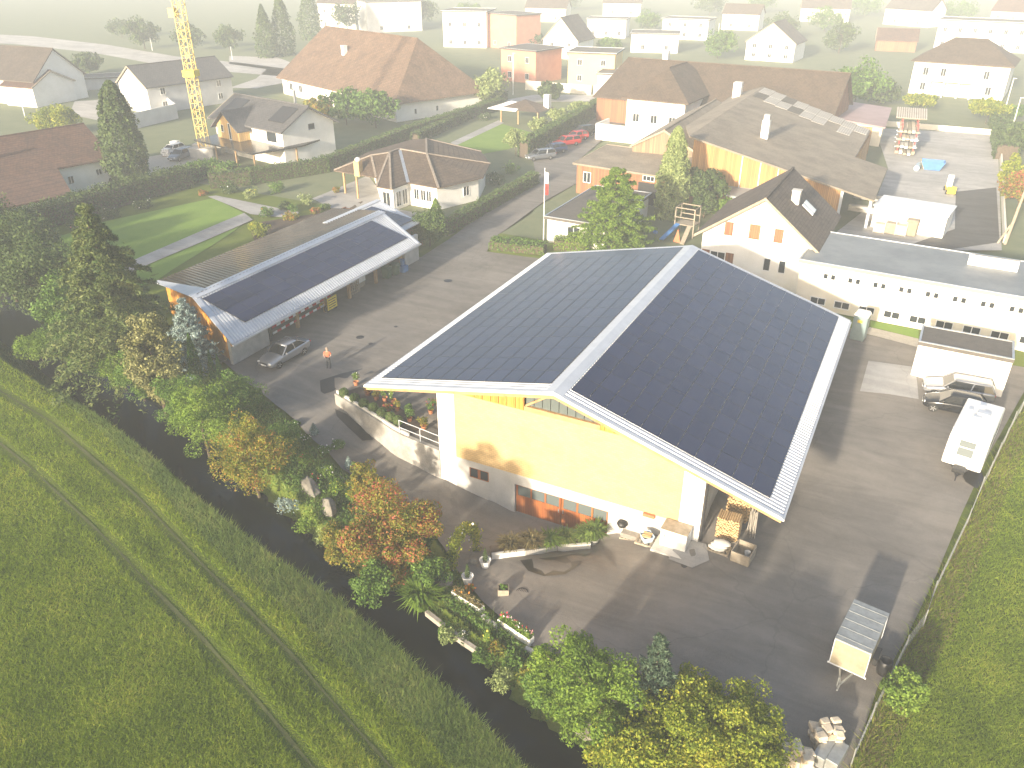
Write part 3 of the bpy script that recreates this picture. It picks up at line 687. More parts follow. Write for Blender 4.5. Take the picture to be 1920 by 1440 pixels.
# second, lower roof at the far end
q0, q1 = (-53.2, 62.5, 3.72), (-53.4, 71.9, 3.72); q2, q3 = (-46.3, 69.3, 2.85), (-46.3, 60.5, 2.85)
r3 = MB(); corrugated(r3, q0, q1, q2, q3, .29); lroof = r3.build('lower_roof', 'metal_white', shed)
v2_ = (Vector(q2) - Vector(q1)); v2_.y = 0
add_panels(lroof, place_panels(lroof, Vector((-53.2, 62.6, 3.75)) + v2_.normalized() * .7, us, v2_, 4, 5, 1.74, 1.09, .1))
v3 = MB(); v3.hexa([(q1[0], q1[1] - .3, q1[2] + .06), (q2[0], q2[1] - .3, q2[2] + .06), (q2[0], q2[1] + .05, q2[2] + .06), (q1[0], q1[1] + .05, q1[2] + .06)], [(q1[0], q1[1] - .3, q1[2] + .1), (q2[0], q2[1] - .3, q2[2] + .1), (q2[0], q2[1] + .05, q2[2] + .1), (q1[0], q1[1] + .05, q1[2] + .1)]); v3.box(-53.5, 62.5, 3.72, -52.9, 71.9, 3.82); v3.build_each('verge_flashing', 'metal_white', lroof)
bw_ = MB(); bw_.box(-44.95, 39.9, 0, -44.65, 44.0, 2.75)
bw_.box(-45.0, 64.0, 0, -44.7, 66.5, 2.7); bw_.build_each('brick_pier_wall', 'concrete', shed)
back = MB(); back.box(-56.9, 45.5, 0, -56.7, 70.5, 2.9); back.box(-50.9, 46, 0, -50.7, 64, 3.6); back.box(-56.8, 70.3, 0, -46.8, 70.5, 2.8); back.build_each('back_wall', 'boards_brown', shed)
gw = MB(); a = (-44.8, sy(-44.8, Y0) + .75); b = (-56.7, sy(-56.7, Y0) + .75); gwm = (GX_, sy(GX_, Y0) + .75)
gw.add([(a[0], a[1], 0), (b[0], b[1], 0), (b[0], b[1], 2.95), (gwm[0], gwm[1], 4.2), (a[0], a[1], 2.95)], [(0, 1, 2, 3, 4)]); gw.add([(a[0], a[1] + .15, 0), (b[0], b[1] + .15, 0), (b[0], b[1] + .15, 2.95), (gwm[0], gwm[1] + .15, 4.2), (a[0], a[1] + .15, 2.95)], [(4, 3, 2, 1, 0)]); gw.build('end_wall', 'boards_orange', shed)
for y in (47.5, 51.2, 54.7, 58.9, 63.2): g = MB(); g.box(-44.9, y, 0, -44.65, y + .25, 2.75); g.build('post', 'wood_beam', shed)
fb = MB(); fb.box(-43.3, Y0 + .1, 2.42, -43.15, Y1, 2.62); fb.build_each('fascia', 'wood_beam', shed)
# ------------------------------------------------------------------ vehicles
def loft(mb, secs):
    """secs: list of rings with equal point counts, capped"""
    n = len(secs[0]); vs = [p for s in secs for p in s]; fs = []
    for k in range(len(secs) - 1):
        for i in range(n): fs.append((k * n + i, k * n + (i + 1) % n, (k + 1) * n + (i + 1) % n, (k + 1) * n + i))
    fs += [tuple(range(n - 1, -1, -1)), tuple(range((len(secs) - 1) * n, len(secs) * n))]
    mb.add(vs, fs)
CARS = {  # x from front: (x, half width, z bottom, z shoulder); glasshouse base x0..x1, roof x2..x3, roof z
 'sedan': dict(L=4.65, W=1.80, body=[(0, .62, .32, .58), (.12, .78, .22, .68), (.6, .87, .20, .78), (1.35, .90, .20, .92), (2.4, .90, .20, .96), (3.6, .90, .20, .99), (4.2, .86, .22, 1.0), (4.55, .78, .26, .96), (4.65, .66, .36, .80)], gh=(1.3, 4.05, 2.05, 3.25), H=1.44, wh=(.82, 3.62)),
 'wagon': dict(L=4.75, W=1.84, body=[(0, .64, .34, .62), (.12, .80, .24, .72), (.6, .89, .22, .84), (1.3, .92, .22, .98), (2.4, .92, .22, 1.02), (3.8, .92, .22, 1.04), (4.45, .88, .24, 1.05), (4.7, .80, .28, 1.0), (4.75, .72, .38, .8)], gh=(1.25, 4.66, 1.95, 4.35), H=1.55, wh=(.85, 3.65)),
 'hatch': dict(L=4.1, W=1.74, body=[(0, .60, .34, .60), (.12, .76, .24, .70), (.55, .84, .22, .82), (1.1, .87, .22, .96), (2.2, .87, .22, 1.0), (3.4, .87, .22, 1.02), (3.9, .84, .24, 1.0), (4.05, .78, .28, .95), (4.1, .70, .38, .75)], gh=(1.0, 4.0, 1.7, 3.55), H=1.5, wh=(.75, 3.2)),
 'suv': dict(L=4.6, W=1.86, body=[(0, .66, .40, .75), (.12, .82, .30, .86), (.6, .90, .28, .98), (1.25, .93, .28, 1.1), (2.4, .93, .28, 1.14), (3.8, .93, .28, 1.16), (4.35, .90, .30, 1.15), (4.55, .82, .34, 1.1), (4.6, .74, .42, .9)], gh=(1.2, 4.5, 1.85, 4.15), H=1.70, wh=(.85, 3.6)),
}
WHEEL = {}
def wheel_mesh():
    ty = MB(); ty.lathe([(.20, -.10), (.30, -.10), (.325, -.06), (.325, .06), (.30, .10), (.20, .10)], 20)
    ri = MB(); ri.lathe([(.205, .06), (.20, .085), (.05, .075), (.03, .09)], 20)
    for k in range(5):
        a = 2 * math.pi * k / 5; ri.cbox((.12 * math.cos(a), .12 * math.sin(a), .088), (.17, .05, .03), a)
    return ty, ri
def car(name, label, kind, paint, loc, rz, group=None):
    d = CARS[kind]; t = thing(name, label, 'car', loc, rz, group); L = d['L']; s = MB(); secs = []
    for x, w, zb, zs in d['body']:
        x_ = x - L / 2
        secs.append([(x_, -w * .9, zb), (x_, -w, zb + .12), (x_, -w, zs - .22), (x_, -w * .965, zs - .05), (x_, -w * .88, zs), (x_, 0, zs + .025),
                     (x_, w * .88, zs), (x_, w * .965, zs - .05), (x_, w, zs - .22), (x_, w, zb + .12), (x_, w * .9, zb)])
    loft(s, secs); body = s.build('body', paint, t, smooth=True)
    md = body.modifiers.new('s', 'SUBSURF'); md.levels = 1; md.render_levels = 1
    x0, x1, x2, x3 = (q - L / 2 for q in d['gh']); H = d['H']; wb = d['W'] / 2 - .07; wt = d['W'] / 2 - .26
    zb = d['body'][3][3] - .05; zb2 = d['body'][6][3] - .05
    g = MB(); B = [(x0, -wb, zb), (x1, -wb + .06, zb2), (x1, wb - .06, zb2), (x0, wb, zb)]; T = [(x2, -wt, H - .04), (x3, -wt, H - .05), (x3, wt, H - .05), (x2, wt, H - .04)]
    g.hexa(B, T); g.build('windows', 'car_glass', t)
    r = MB(); xm = (x2 + x3) / 2
    loft(r, [[(x, -w, H - .06 + dz), (x, -w * .8, H - .01 + dz), (x, 0, H + dz), (x, w * .8, H - .01 + dz), (x, w, H - .06 + dz), (x, 0, H - .07 + dz)] for x, w, dz in ((x2 - .08, wt - .03, -.035), (x2 + .15, wt + .02, -.005), (xm, wt + .03, .0), (x3 - .1, wt + .02, -.01), (x3 + .06, wt - .03, -.045))])
    rr = r.build('roof', paint, t, smooth=True)
    for sy_ in (-1, 1):
        p_ = MB(); q = lambda x, w, z: (x, sy_ * w, z)
        p_.bar(q(x0 + .02, wb - .01, zb), q(x2, wt + .01, H - .03), .07, .05); p_.bar(q(x1 - .02, wb - .07, zb2), q(x3, wt + .01, H - .04), .11, .06)
        p_.bar(q(x0 + .02 + .52 * (x1 - x0), wb + .005, zb), q(x2 + .52 * (x3 - x2), wt + .02, H - .04), .08, .03); p_.build_each('pillar', paint, t)
        m_ = MB(); m_.cbox(q(x0 + .32, wb + .17, zb + .12), (.12, .2, .14)); m_.build('mirror', paint, t, bevel=.03)
        h = MB(); h.ball(q(-L / 2 + .13, d['W'] / 2 - .33, d['body'][1][3] - .07), .13, 8, 5, (.5, 1.3, .6)); h.build('headlight', 'lamp_glass', t, smooth=True)
        h = MB(); h.ball(q(L / 2 - .10, d['W'] / 2 - .25, d['body'][-2][3] - .14), .13, 8, 5, (.4, 1.2, .8)); h.build('tail_light', 'tail_light', t, smooth=True)
        for xw in d['wh']:
            key = 'w'; 
            if key not in WHEEL: WHEEL[key] = wheel_mesh()
            a, b = WHEEL[key]; M = Matrix.Rotation(-sy_ * math.pi / 2, 3, 'X'); off = Vector((xw - L / 2, sy_ * (d['W'] / 2 - .10), .325))
            w1 = MB(); w1.add([tuple(M @ Vector(v) + off) for v in a.v], a.f); wo = w1.build('wheel', 'rubber', t)
            w2 = MB(); w2.add([tuple(M @ Vector(v) + off) for v in b.v], b.f); w2.build('rim', 'rim', wo)
    pl_ = MB(); pl_.box(-L / 2 - .012, -.26, .42, -L / 2 + .02, .26, .53); pl_.build('number_plate', 'white_plastic', t)
    gr = MB(); gr.box(-L / 2 - .004, -.36, .56, -L / 2 + .05, .36, .64); gr.build('grille', 'black', t)
    return t
def heading(a, b): return math.atan2(b[1] - a[1], b[0] - a[0])
def car_px(name, label, kind, paint, front, rear, group=None):
    """front and rear: picture points of the car's two ends on the ground"""
    a, b = at(*front), at(*rear); c = (a + b) / 2; c[2] = hp(c[0], c[1]) + .03
    return car(name, label, kind, paint, c, heading(a, b), group)
car_px('parked_car', 'silver saloon car parked beside the open shed near the standing man', 'sedan', 'car_silver', (503, 690), (566, 656))
car_px('parked_car', 'silver estate car with roof rails close against the white garage', 'wagon', 'car_silver', (1730, 728), (1858, 755))
car_px('parked_car', 'black hatchback with pale alloy wheels half hidden by the caravan', 'hatch', 'car_black', (1735, 760), (1838, 782))
GC = 'cars parked along the tall hedge'
car_px('parked_car', 'dark grey estate car, nearest of the row along the tall hedge', 'wagon', 'car_grey', (984, 302), (1042, 296), GC)
car_px('parked_car', 'blue-grey small car behind the grey estate in the hedge row', 'hatch', 'car_blue', (1016, 290), (1062, 284), GC)
car_px('parked_car', 'bright red car, middle one of the row along the tall hedge', 'wagon', 'car_red', (1036, 276), (1088, 270), GC)
car_px('parked_car', 'dull red car between the bright red and the black car', 'hatch', 'car_red', (1062, 266), (1100, 260), GC)
car_px('parked_car', 'black car, farthest of the row along the tall hedge', 'suv', 'car_black', (1072, 257), (1112, 252), GC)
car_px('parked_car', 'dark blue car driving up beside the white farmhouse terrace', 'hatch', 'car_blue', (1144, 208), (1150, 193))
car_px('parked_car', 'white small car at the foot of the yellow crane', 'hatch', 'car_white', (303, 296), (348, 282))
car_px('parked_car', 'grey car beside the white one at the crane', 'wagon', 'car_grey', (318, 306), (365, 291))

# ------------------------------------------------------------------ man in the yard
def skin(name, chains, m, parent):
    vs, es, rad = [], [], []
    idx = {}
    for ch in chains:
        prev = None
        for k, p, r in ch:
            if k not in idx: idx[k] = len(vs); vs.append(p); rad.append(r)
            if prev is not None: es.append((prev, idx[k]))
            prev = idx[k]
    me = bpy.data.meshes.new(name); me.from_pydata(vs, es, []); o = link(name, me, m, parent)
    o.modifiers.new('skin', 'SKIN'); sv = me.skin_vertices[0].data
    for i, r in enumerate(rad): sv[i].radius = (r, r) if not isinstance(r, tuple) else r
    sv[0].use_root = True; b = o.modifiers.new('sub', 'SUBSURF'); b.levels = 1; b.render_levels = 1
    return o
pm = at(617, 690); man = thing('person', 'person in an orange-red shirt and dark trousers standing in the yard', 'person', pm, R(-65))
P_ = lambda x, y, z: (x, y, z)
body = skin('body', [[('n', P_(0, 0, 1.38), .075), ('nk', P_(0, .0, 1.50), .06), ('j', P_(.015, 0, 1.57), .075), ('h', P_(.01, 0, 1.68), .10), ('t', P_(0, 0, 1.76), .06)],
    [('n', P_(0, 0, 1.38), .075), ('ls', P_(0, .18, 1.36), .06), ('le', P_(.06, .28, 1.10), .045), ('lw', P_(.28, .16, 1.08), .034), ('lh', P_(.34, .11, 1.09), .04)],
    [('n', P_(0, 0, 1.38), .075), ('rs', P_(0, -.18, 1.36), .06), ('re', P_(.06, -.28, 1.10), .045), ('rw', P_(.28, -.16, 1.08), .034), ('rh', P_(.34, -.11, 1.09), .04)]], 'skin', man)
skin('shirt', [[('p', P_(0, 0, .93), (.17, .14)), ('w', P_(0, 0, 1.08), (.175, .15)), ('c', P_(0, 0, 1.27), (.19, .14)), ('n', P_(0, 0, 1.41), (.12, .09))],
    [('c', P_(0, 0, 1.27), (.19, .14)), ('ls', P_(0, .2, 1.35), .085), ('le', P_(.04, .27, 1.17), .072)], [('c', P_(0, 0, 1.27), (.19, .14)), ('rs', P_(0, -.2, 1.35), .085), ('re', P_(.04, -.27, 1.17), .072)]], 'shirt', man)
skin('trousers', [[('p', P_(0, 0, .95), (.165, .13)), ('h', P_(0, 0, .86), (.165, .13)), ('lk', P_(.01, .10, .66), .095), ('lm', P_(.02, .11, .47), .075), ('lf', P_(-.01, .12, .08), .065)], [('h', P_(0, 0, .86), (.165, .13)), ('rk', P_(.01, -.10, .66), .095), ('rm', P_(.02, -.11, .47), .075), ('rf', P_(-.01, -.12, .08), .065)]], 'trousers', man)
hb = MB(); hb.ball((-.025, 0, 1.70), .115, 10, 6, (1, .9, .85)); hb.build('hair', 'hair', man, smooth=True)
for s_ in (-1, 1): f_ = MB(); f_.ball((.05, s_ * .12, .05), .06, 8, 5, (2.1, .9, .8)); f_.build('shoe', 'black', man, smooth=True)
for s_ in (-1, 1):
    for k in range(5): f_ = MB(); a = Vector((.355, s_ * (.10 - .018 * k), 1.075 + .008 * k)); f_.tube(a, a + Vector((.05 - .004 * abs(k - 2), -s_ * .015, -.012)), .009, .007, 6); f_.build('finger', 'skin', man)
rcx = MB(); rcx.box(.36, -.09, 1.085, .46, .09, 1.12); tag(rcx.build('remote_control', 'black'), 'small dark remote control held in front by the man', 'remote'); 
rc_ = bpy.data.objects['remote_control']; rc_.location = man.location; rc_.rotation_euler = man.rotation_euler

# ------------------------------------------------------------------ caravan
def rounded(mb, x0, x1, y0, y1, z0, z1, top=.0): pass
cq = [V(1817.8, 737.8, 2.1), V(1888.9, 758.9, 2.1), V(1837.8, 884.4, .2), V(1766.7, 857.8, .2)]
fm = (cq[2] + cq[3]) / 2; rm = (cq[0] + cq[1]) / 2; hd = heading(fm, rm); c0 = (fm + rm) / 2
cz = hp(c0[0], c0[1]) + .03; Lc = float(np.linalg.norm((rm - fm)[:2])); Wc = 2.25
cv = thing('caravan', 'white touring caravan with roof hatches parked beside the meadow fence', 'caravan', (c0[0], c0[1], cz), hd)
prof = [(-Lc / 2 + .10, .45), (-Lc / 2 - .0, .75), (-Lc / 2 + .02, 1.05), (-Lc / 2 + .35, 1.75), (-Lc / 2 + .75, 2.25), (-Lc / 2 + 1.3, 2.48), (0, 2.55), (Lc / 2 - .4, 2.52), (Lc / 2 - .05, 2.35), (Lc / 2, 1.4), (Lc / 2 - .05, .45)]
b = MB(); secs = []
for y, inset in ((-Wc / 2, .10), (-Wc / 2 + .06, .0), (Wc / 2 - .06, .0), (Wc / 2, .10)):
    secs.append([(x * (1 - inset * .05), y, .45 + (z - .45) * (1 - inset * .12)) for x, z in prof])
loft(b, secs); b.build('body', 'white_plastic', cv, bevel=.05)
for (x, y, sx, sy2, h) in ((.9, -.15, .55, .75, .12), (1.9, .1, .4, .4, .14), (.1, .1, .35, .5, .10), (1.0, .65, .45, .3, .1)):
    g = MB(); g.box(x - sx / 2, y - sy2 / 2, 2.5, x + sx / 2, y + sy2 / 2, 2.56 + h); g.build('roof_hatch', 'metal_white', cv, bevel=.03)
g = MB(); zf = lambda x: np.interp(x, [q[0] for q in prof[2:7]], [q[1] for q in prof[2:7]])
xa, xb = -Lc / 2 + .12, -Lc / 2 + .62
g.add([(xa - .05, -.45, zf(xa) + .02), (xb - .05, -.45, zf(xb) + .02), (xb - .05, .45, zf(xb) + .02), (xa - .05, .45, zf(xa) + .02)], [(0, 1, 2, 3)]); g.build('front_window', 'pane_grey', cv)
for s_ in (-1, 1):
    for xw in (-.6, 1.1):
        g = MB(); g.box(xw - .55, s_ * (Wc / 2) - .012, 1.35, xw + .55, s_ * (Wc / 2) + .012, 1.85); g.build('side_window', 'car_glass', cv)
    w1 = MB(); a_, b__ = wheel_mesh(); M = Matrix.Rotation(-s_ * math.pi / 2, 3, 'X'); off = Vector((.35, s_ * (Wc / 2 - .12), .325)); w1.add([tuple(M @ Vector(v) + off) for v in a_.v], a_.f); w1.build('wheel', 'rubber', cv)
g = MB(); 
for s_ in (-1, 1): g.bar((-Lc / 2 + .3, s_ * .55, .42), (-Lc / 2 - 1.1, 0, .45), .08)
g.tube((-Lc / 2 - .9, 0, .0), (-Lc / 2 - .9, 0, .55), .04); g.build('drawbar', 'metal_dark', cv)
g = MB(); g.cbox((-Lc / 2 - .45, 0, .55), (.55, .7, .3)); g.build('gas_locker', 'black', cv, bevel=.04)
g = MB(); g.box(-Lc / 2 + .3, -Wc / 2 + .15, .3, Lc / 2 - .2, Wc / 2 - .15, .46); g.build('chassis', 'metal_dark', cv)

# ------------------------------------------------------------------ box trailer, fence posts etc. on the right
tq = [at(1553, 1255), at(1613, 1287), at(1672, 1190), at(1610, 1155)]
fmid = (tq[0] + tq[1]) / 2; u_ = np.array([.16, .987, 0]); hd = math.atan2(u_[1], u_[0])
tb_ = thing('box_trailer', 'weathered box trailer with plywood front and grey metal roof by the fence', 'trailer', (*(fmid + u_ * 1.55)[:2], hp(*fmid[:2]) + .03), hd)
g = MB(); g.box(-1.5, -.78, .45, 1.5, .78, 2.0); g.build('box', 'plywood', tb_)
g = MB(); g.box(-1.54, -.82, 2.0, 1.54, .82, 2.045)
for k in range(-2, 3): g.box(k * .62 - .02, -.80, 2.045, k * .62 + .02, .80, 2.06)
g.build('roof', 'galvanised', tb_)
g = MB()
for sx in (-1.53, 1.49):
    for sy2 in (-.81, .77): g.box(sx, sy2, .42, sx + .04, sy2 + .04, 2.0)
    g.box(sx, -.77, 1.95, sx + .04, .77, 1.998); g.box(sx, -.77, .42, sx + .04, .77, .48)
g.build_each('edge_trim', 'metal_white', tb_)
for s_ in (-1, 1):
    w1 = MB(); a_, b__ = wheel_mesh(); M = Matrix.Rotation(-s_ * math.pi / 2, 3, 'X'); off = Vector((.1, s_ * .92, .325)); w1.add([tuple(M @ Vector(v) + off) for v in a_.v], a_.f); w1.build('wheel', 'rubber', tb_)
    g = MB(); g.box(-.35, s_ * .92 - .12, .66, .55, s_ * .92 + .12, .7); g.build('mudguard', 'black', tb_)
    g = MB(); g.ball((-1.56, s_ * .84, .5), .05, 6, 4); g.build('marker_lamp', 'lamp_glass', tb_)
g = MB(); g.bar((-1.5, .3, .42), (-2.5, 0, .42), .07); g.bar((-1.5, -.3, .42), (-2.5, 0, .42), .07); g.bar((-2.4, 0, .42), (-2.95, 0, .45), .06); g.tube((-2.3, .12, 0), (-2.3, .12, .6), .03); g.build('drawbar', 'galvanised', tb_)
pb = at(1655, 1262); g = MB(); g.lathe([(.28, 0), (.33, .25), (.33, .6), (.30, .85), (.26, .86), (.24, .6)], 16, pb); tag(g.build('barrel', 'black', smooth=True), 'black plastic barrel between the box trailer and the fence', 'barrel')

# meadow fence: posts and wire mesh along the yard edge
FP = [at(*q) for q in [(1594,1440),(1632,1353),(1694,1226),(1729,1178),(1747,1123),(1812,985),(1836,925),(1852,895),(1868,860),(1882,832),(1897,800),(1912,775),(1935,735),(1958,700)]]
fence = thing('wire_fence', 'thin grey wire mesh fence with metal posts between yard and meadow', 'fence', FP[0], world=True)
for p_ in FP: g = MB(); g.tube(p_, p_ + [0, 0, 1.25], .03, None, 6); g.build('post', 'galvanised', fence)
g = MB()
for i in range(len(FP) - 1):
    a, b = FP[i], FP[i + 1]
    for z in (.15, .4, .65, .9, 1.15): g.bar(a + [0, 0, z], b + [0, 0, z], .010)
    n_ = int(np.linalg.norm(b - a) / .22)
    for k in range(1, n_): q = a + (b - a) * k / n_; g.bar(q + [0, 0, .1], q + [0, 0, 1.18], .006)
g.build('wire_mesh', 'galvanised', fence)['kind'] = 'stuff'

# stone pallets and metal sheet bottom right
def stone_pile(px, label, n, w, rz, rows):
    c = at(*px); t = thing('stone_pallet', label, 'stones', c, rz)
    pm_ = MB()
    for k in range(3): pm_.box(-.6, -.5 + k * .42, 0, .6, -.38 + k * .42, .1)
    for k in range(5): pm_.box(-.6 + k * .25, -.5, .1, -.48 + k * .25, .5, .13)
    pm_.build('pallet', 'wood_old', t)
    r_ = random.Random(n)
    for lv in range(rows):
        for i in range(3):
            for j in range(3):
                if lv == rows - 1 and r_.random() < .25: continue
                s = MB(); sx, sy2, sz = r_.uniform(.34, .46), r_.uniform(.28, .38), r_.uniform(.22, .32)
                s.cbox((0, 0, 0), (sx, sy2, sz))
                vs_ = [(x + r_.uniform(-.06, .06), y + r_.uniform(-.06, .06), z + r_.uniform(-.04, .04)) for x, y, z in s.v]
                M = Matrix.Rotation(r_.uniform(-.35, .35), 3, 'Z') @ Matrix.Rotation(r_.uniform(-.12, .12), 3, 'X')
                o_ = Vector(((i - 1) * .40 + r_.uniform(-.04, .04), (j - 1) * .34 + r_.uniform(-.04, .04), .28 + lv * .27))
                q = MB(); q.add([tuple(M @ Vector(v) + o_) for v in vs_], s.f); q.build('stone', 'stone_cut', t, bevel=.035)
stone_pile((1546, 1392), 'pallet of pale rough stone blocks beside the fence, upper of two', 3, 1, .5, 3)
stone_pile((1490, 1432), 'pallet of pale rough stone blocks beside the yellow bush, lower of two', 5, 1, .2, 3)
c = at(1552, 1428); g = MB(); 
for k in range(2): g.cbox((c[0] - .25 + .52 * k, c[1] + .1, c[2] + .35), (.5, 1.25, .62), -.25)
tag(g.build('metal_crate', 'galvanised', bevel=.02), 'grey sheet-metal box with a seam at the lower right corner', 'crate')

# ------------------------------------------------------------------ things along the barn front
def onY(x, y, Y):
    d = ray(x, y); t_ = Y / d[1]; return np.array([d[0] * t_, Y, CAM_H + d[2] * t_])
def pallet(label, c, rz, w=1.2, d=.8):
    t = thing('pallet', label, 'pallet', c, rz, None)
    for k in range(3): g = MB(); g.box(-w / 2, -d / 2 + k * (d - .1) / 2, 0, w / 2, -d / 2 + .1 + k * (d - .1) / 2, .11); g.build('runner', 'wood_old', t)
    for k in range(6): g = MB(); x = -w / 2 + k * (w - .12) / 5; g.box(x, -d / 2, .11, x + .12, d / 2, .135); g.build('slat', 'wood_old', t)
    return t
gy_ = BYF - .75
# grill
gp = at(1165, 1003); gp = np.array([gp[0], gp[1], hp(gp[0], gp[1])])
gt = thing('kettle_grill', 'black kettle barbecue grill standing against the brick wall', 'grill', gp)
for a in (.6, 2.7, 4.8): g = MB(); g.tube((.28 * math.cos(a), .28 * math.sin(a), .03), (.15 * math.cos(a), .15 * math.sin(a), .75), .018); g.build('leg', 'metal_grey', gt)
g = MB(); g.lathe([(.05, .62), (.25, .70), (.32, .85), (.32, .88), (.24, 1.03), (.06, 1.08)], 16); g.build('bowl', 'black', gt, smooth=True)
p1_ = at(1183, 1008); pallet('wooden pallet lying flat under the stacked boards beside the grill', p1_, .02)
g = MB()
for k in range(4): g.box(p1_[0] - .55, p1_[1] - .35 + .02 * k, p1_[2] + .14 + k * .06, p1_[0] + .55 - .04 * k, p1_[1] + .35, p1_[2] + .185 + k * .06)
tag(g.build('board_stack', 'wood_grey'), 'low stack of weathered boards on the pallet beside the grill', 'boards')
p2_ = at(1212, 1017); pallet('wooden pallet carrying the pale blue tub by the wall', p2_, .0)
tt = thing('tub', 'pale blue plastic tub filled with wood on a pallet', 'tub', p2_ + [0, 0, .137]); g = MB()
g.lathe([(.34, 0), (.46, .42), (.50, .44), (.44, .43), (.40, .30)], 4); g.build('tub_body', 'blue_light', tt, bevel=.03)
for k in range(4): g = MB(); g.tube((-.25, -.2 + k * .13, .38 + .02 * (k % 2)), (.25, -.18 + k * .13, .4), .06, None, 7); g.build('log', 'firewood', tt)
cb_ = at(1258, 1030); sl_ = MB(); sl_.cbox((cb_[0], cb_[1] + .1, cb_[2] + .05), (2.0, 1.5, .14), -.03); tag(sl_.build('concrete_plinth', 'concrete_pale'), 'pale concrete slab under the white cabinet', 'slab')
ct = thing('cabinet', 'white metal cabinet with brownish top standing on a concrete slab', 'cabinet', (cb_[0] + .08, cb_[1] + .45, cb_[2] + .12), -.03)
g = MB(); g.box(-.75, -.5, 0, .75, .5, 1.15); g.build('body', 'white_plastic', ct); g = MB(); g.box(-.78, -.53, 1.15, .78, .53, 1.19); g.build('top', 'wood_old', ct)
g = MB(); g.box(-.55, -.53, .55, -.50, -.50, .85); g.build('handle', 'metal_dark', ct); g = MB(); g.box(-.70, -.515, .08, .70, -.501, 1.08); g.build('door', 'white_wall', ct)
g = MB(); g.cbox((0, 0, 0), (.25, .2, .2)); 
br = at(1262, 990); bb = MB(); bb.box(-10.2, BYF - .2, -.25, -9.5, BYF - .02, -.05)
tag(bb.build('wall_planter', 'terracotta'), 'small brown box fixed to the wall above the white cabinet', 'box')
# downpipe
g = MB(); g.tube((BX1 + .12, BYF + .1, -1.1), (BX1 + .12, BYF + .1, 4.1), .06); dpo = g.build('downpipe', 'metal_dark', barn)
# firewood under the right eave
def logs(mb, c, w, d, h, r=.07, rz=0.0):
    rr = random.Random(int(abs(c[0] * 100))); nx_ = int(w / (2 * r)); nz_ = int(h / (1.8 * r))
    for k in range(nz_):
        for i in range(nx_):
            x = -w / 2 + (i + .5 + .5 * (k % 2)) * w / nx_; q = r * rr.uniform(.75, 1.1)
            z = q + k * 1.75 * r; dy = rr.uniform(-.06, .06)
            ca, sa = math.cos(rz), math.sin(rz)
            P0 = (x * ca + (d / 2 + dy) * sa, x * sa - (d / 2 - dy) * ca, z); P1 = (x * ca - (d / 2) * sa, x * sa + (d / 2) * ca, z)
            mb.tube((c[0] + P0[0], c[1] + P0[1], c[2] + z), (c[0] + P1[0], c[1] + P1[1], c[2] + z), q, q, 6)
fpos = np.array([-5.55, 38.1, hp(-5.5, 37.5) + .12]); fwst = thing('firewood_stack', 'tall stack of split firewood under the right eave of the barn', 'firewood', fpos)
mb = MB(); logs(mb, (0, 0, .0), 1.25, .9, 1.5, .06); o = mb.build('split_logs', 'firewood', fwst); o['kind'] = 'stuff'
g = MB(); g.box(-.62, -.42, -.12, .62, .42, -.02); g.build('pallet', 'wood_old', fwst)
f2 = thing('firewood_stack', 'second firewood stack behind, deeper under the barn eave', 'firewood', (-5.45, 40.2, hp(-5.4, 40) + .12)); mb = MB(); logs(mb, (0, 0, 0), 1.3, .9, 1.75, .075); mb.build('split_logs', 'firewood', f2)['kind'] = 'stuff'; g = MB(); g.box(-.62, -.42, -.12, .62, .42, -.02); g.build('pallet', 'wood_old', f2)
f3 = thing('branch_stack', 'loose upright bundle of grey branches leaning by the firewood', 'branches', (-4.35, 38.9, hp(-4.3, 38.9)))
g = MB(); r_ = random.Random(4)
for k in range(26): a = r_.uniform(0, 6.28); q = r_.uniform(0, .35); g.tube((q * math.cos(a), q * math.sin(a) * 1.6, 0), (q * math.cos(a) * .6 + r_.uniform(-.25, .1), q * math.sin(a) * 1.2 + .25, r_.uniform(1.2, 1.8)), .03, .018, 5)
g.build('branches', 'wood_grey', f3)['kind'] = 'stuff'
f4 = pallet('wooden pallet with pale stone sacks in front of the firewood', (-5.65, 36.75, hp(-5.6, 36.7)), -.05)
for k in range(3):
    g = MB(); g.ball((-5.65 + .12 * (k - 1), 36.7 + .1 * (k - 1), hp(-5.6, 36.7) + .24 + .14 * k), .5, 12, 6, (1.0, .62, .22), .06); tag(g.build('sack', 'concrete_pale', smooth=True), ['lowest', 'middle', 'topmost'][k] + ' pale sack of the pile on the pallet before the firewood', 'sack')
cr_ = thing('wooden_crate', 'open wooden crate holding a white bucket beside the firewood', 'crate', (-4.3, 36.6, hp(-4.3, 36.6)), -.12)
for s_ in (-1, 1):
    g = MB(); g.box(-.5, s_ * .6 - .03, .1, .5, s_ * .6 + .03, .75); g.build('side', 'wood_old', cr_); g = MB(); g.box(s_ * .5 - .03, -.57, .1, s_ * .5 + .03, .57, .75); g.build('end', 'wood_old', cr_)
g = MB(); g.box(-.47, -.57, .05, .47, .57, .1); g.build('floor', 'wood_old', cr_)
g = MB(); g.lathe([(.13, .1), (.17, .5), (.16, .5), (.13, .15)], 12, (.2, .1, 0)); bq = g.build('bucket', 'white_plastic'); tag(bq, 'white bucket standing in the open wooden crate', 'bucket'); bq.location = cr_.location
g = MB(); g.prism([(-9.2, 33.6), (-6.3, 33.9), (-5.4, 35.3), (-6.8, 36.8), (-7.6, 36.8)], -3, [hp(-8, 35) + .05] * 5); 
struct(sheet('concrete_patch', [(-8.0, 34.9), (-6.6, 34.7), (-5.9, 35.6), (-6.4, 36.8), (-8.0, 36.8)], 'concrete_slab', .08))
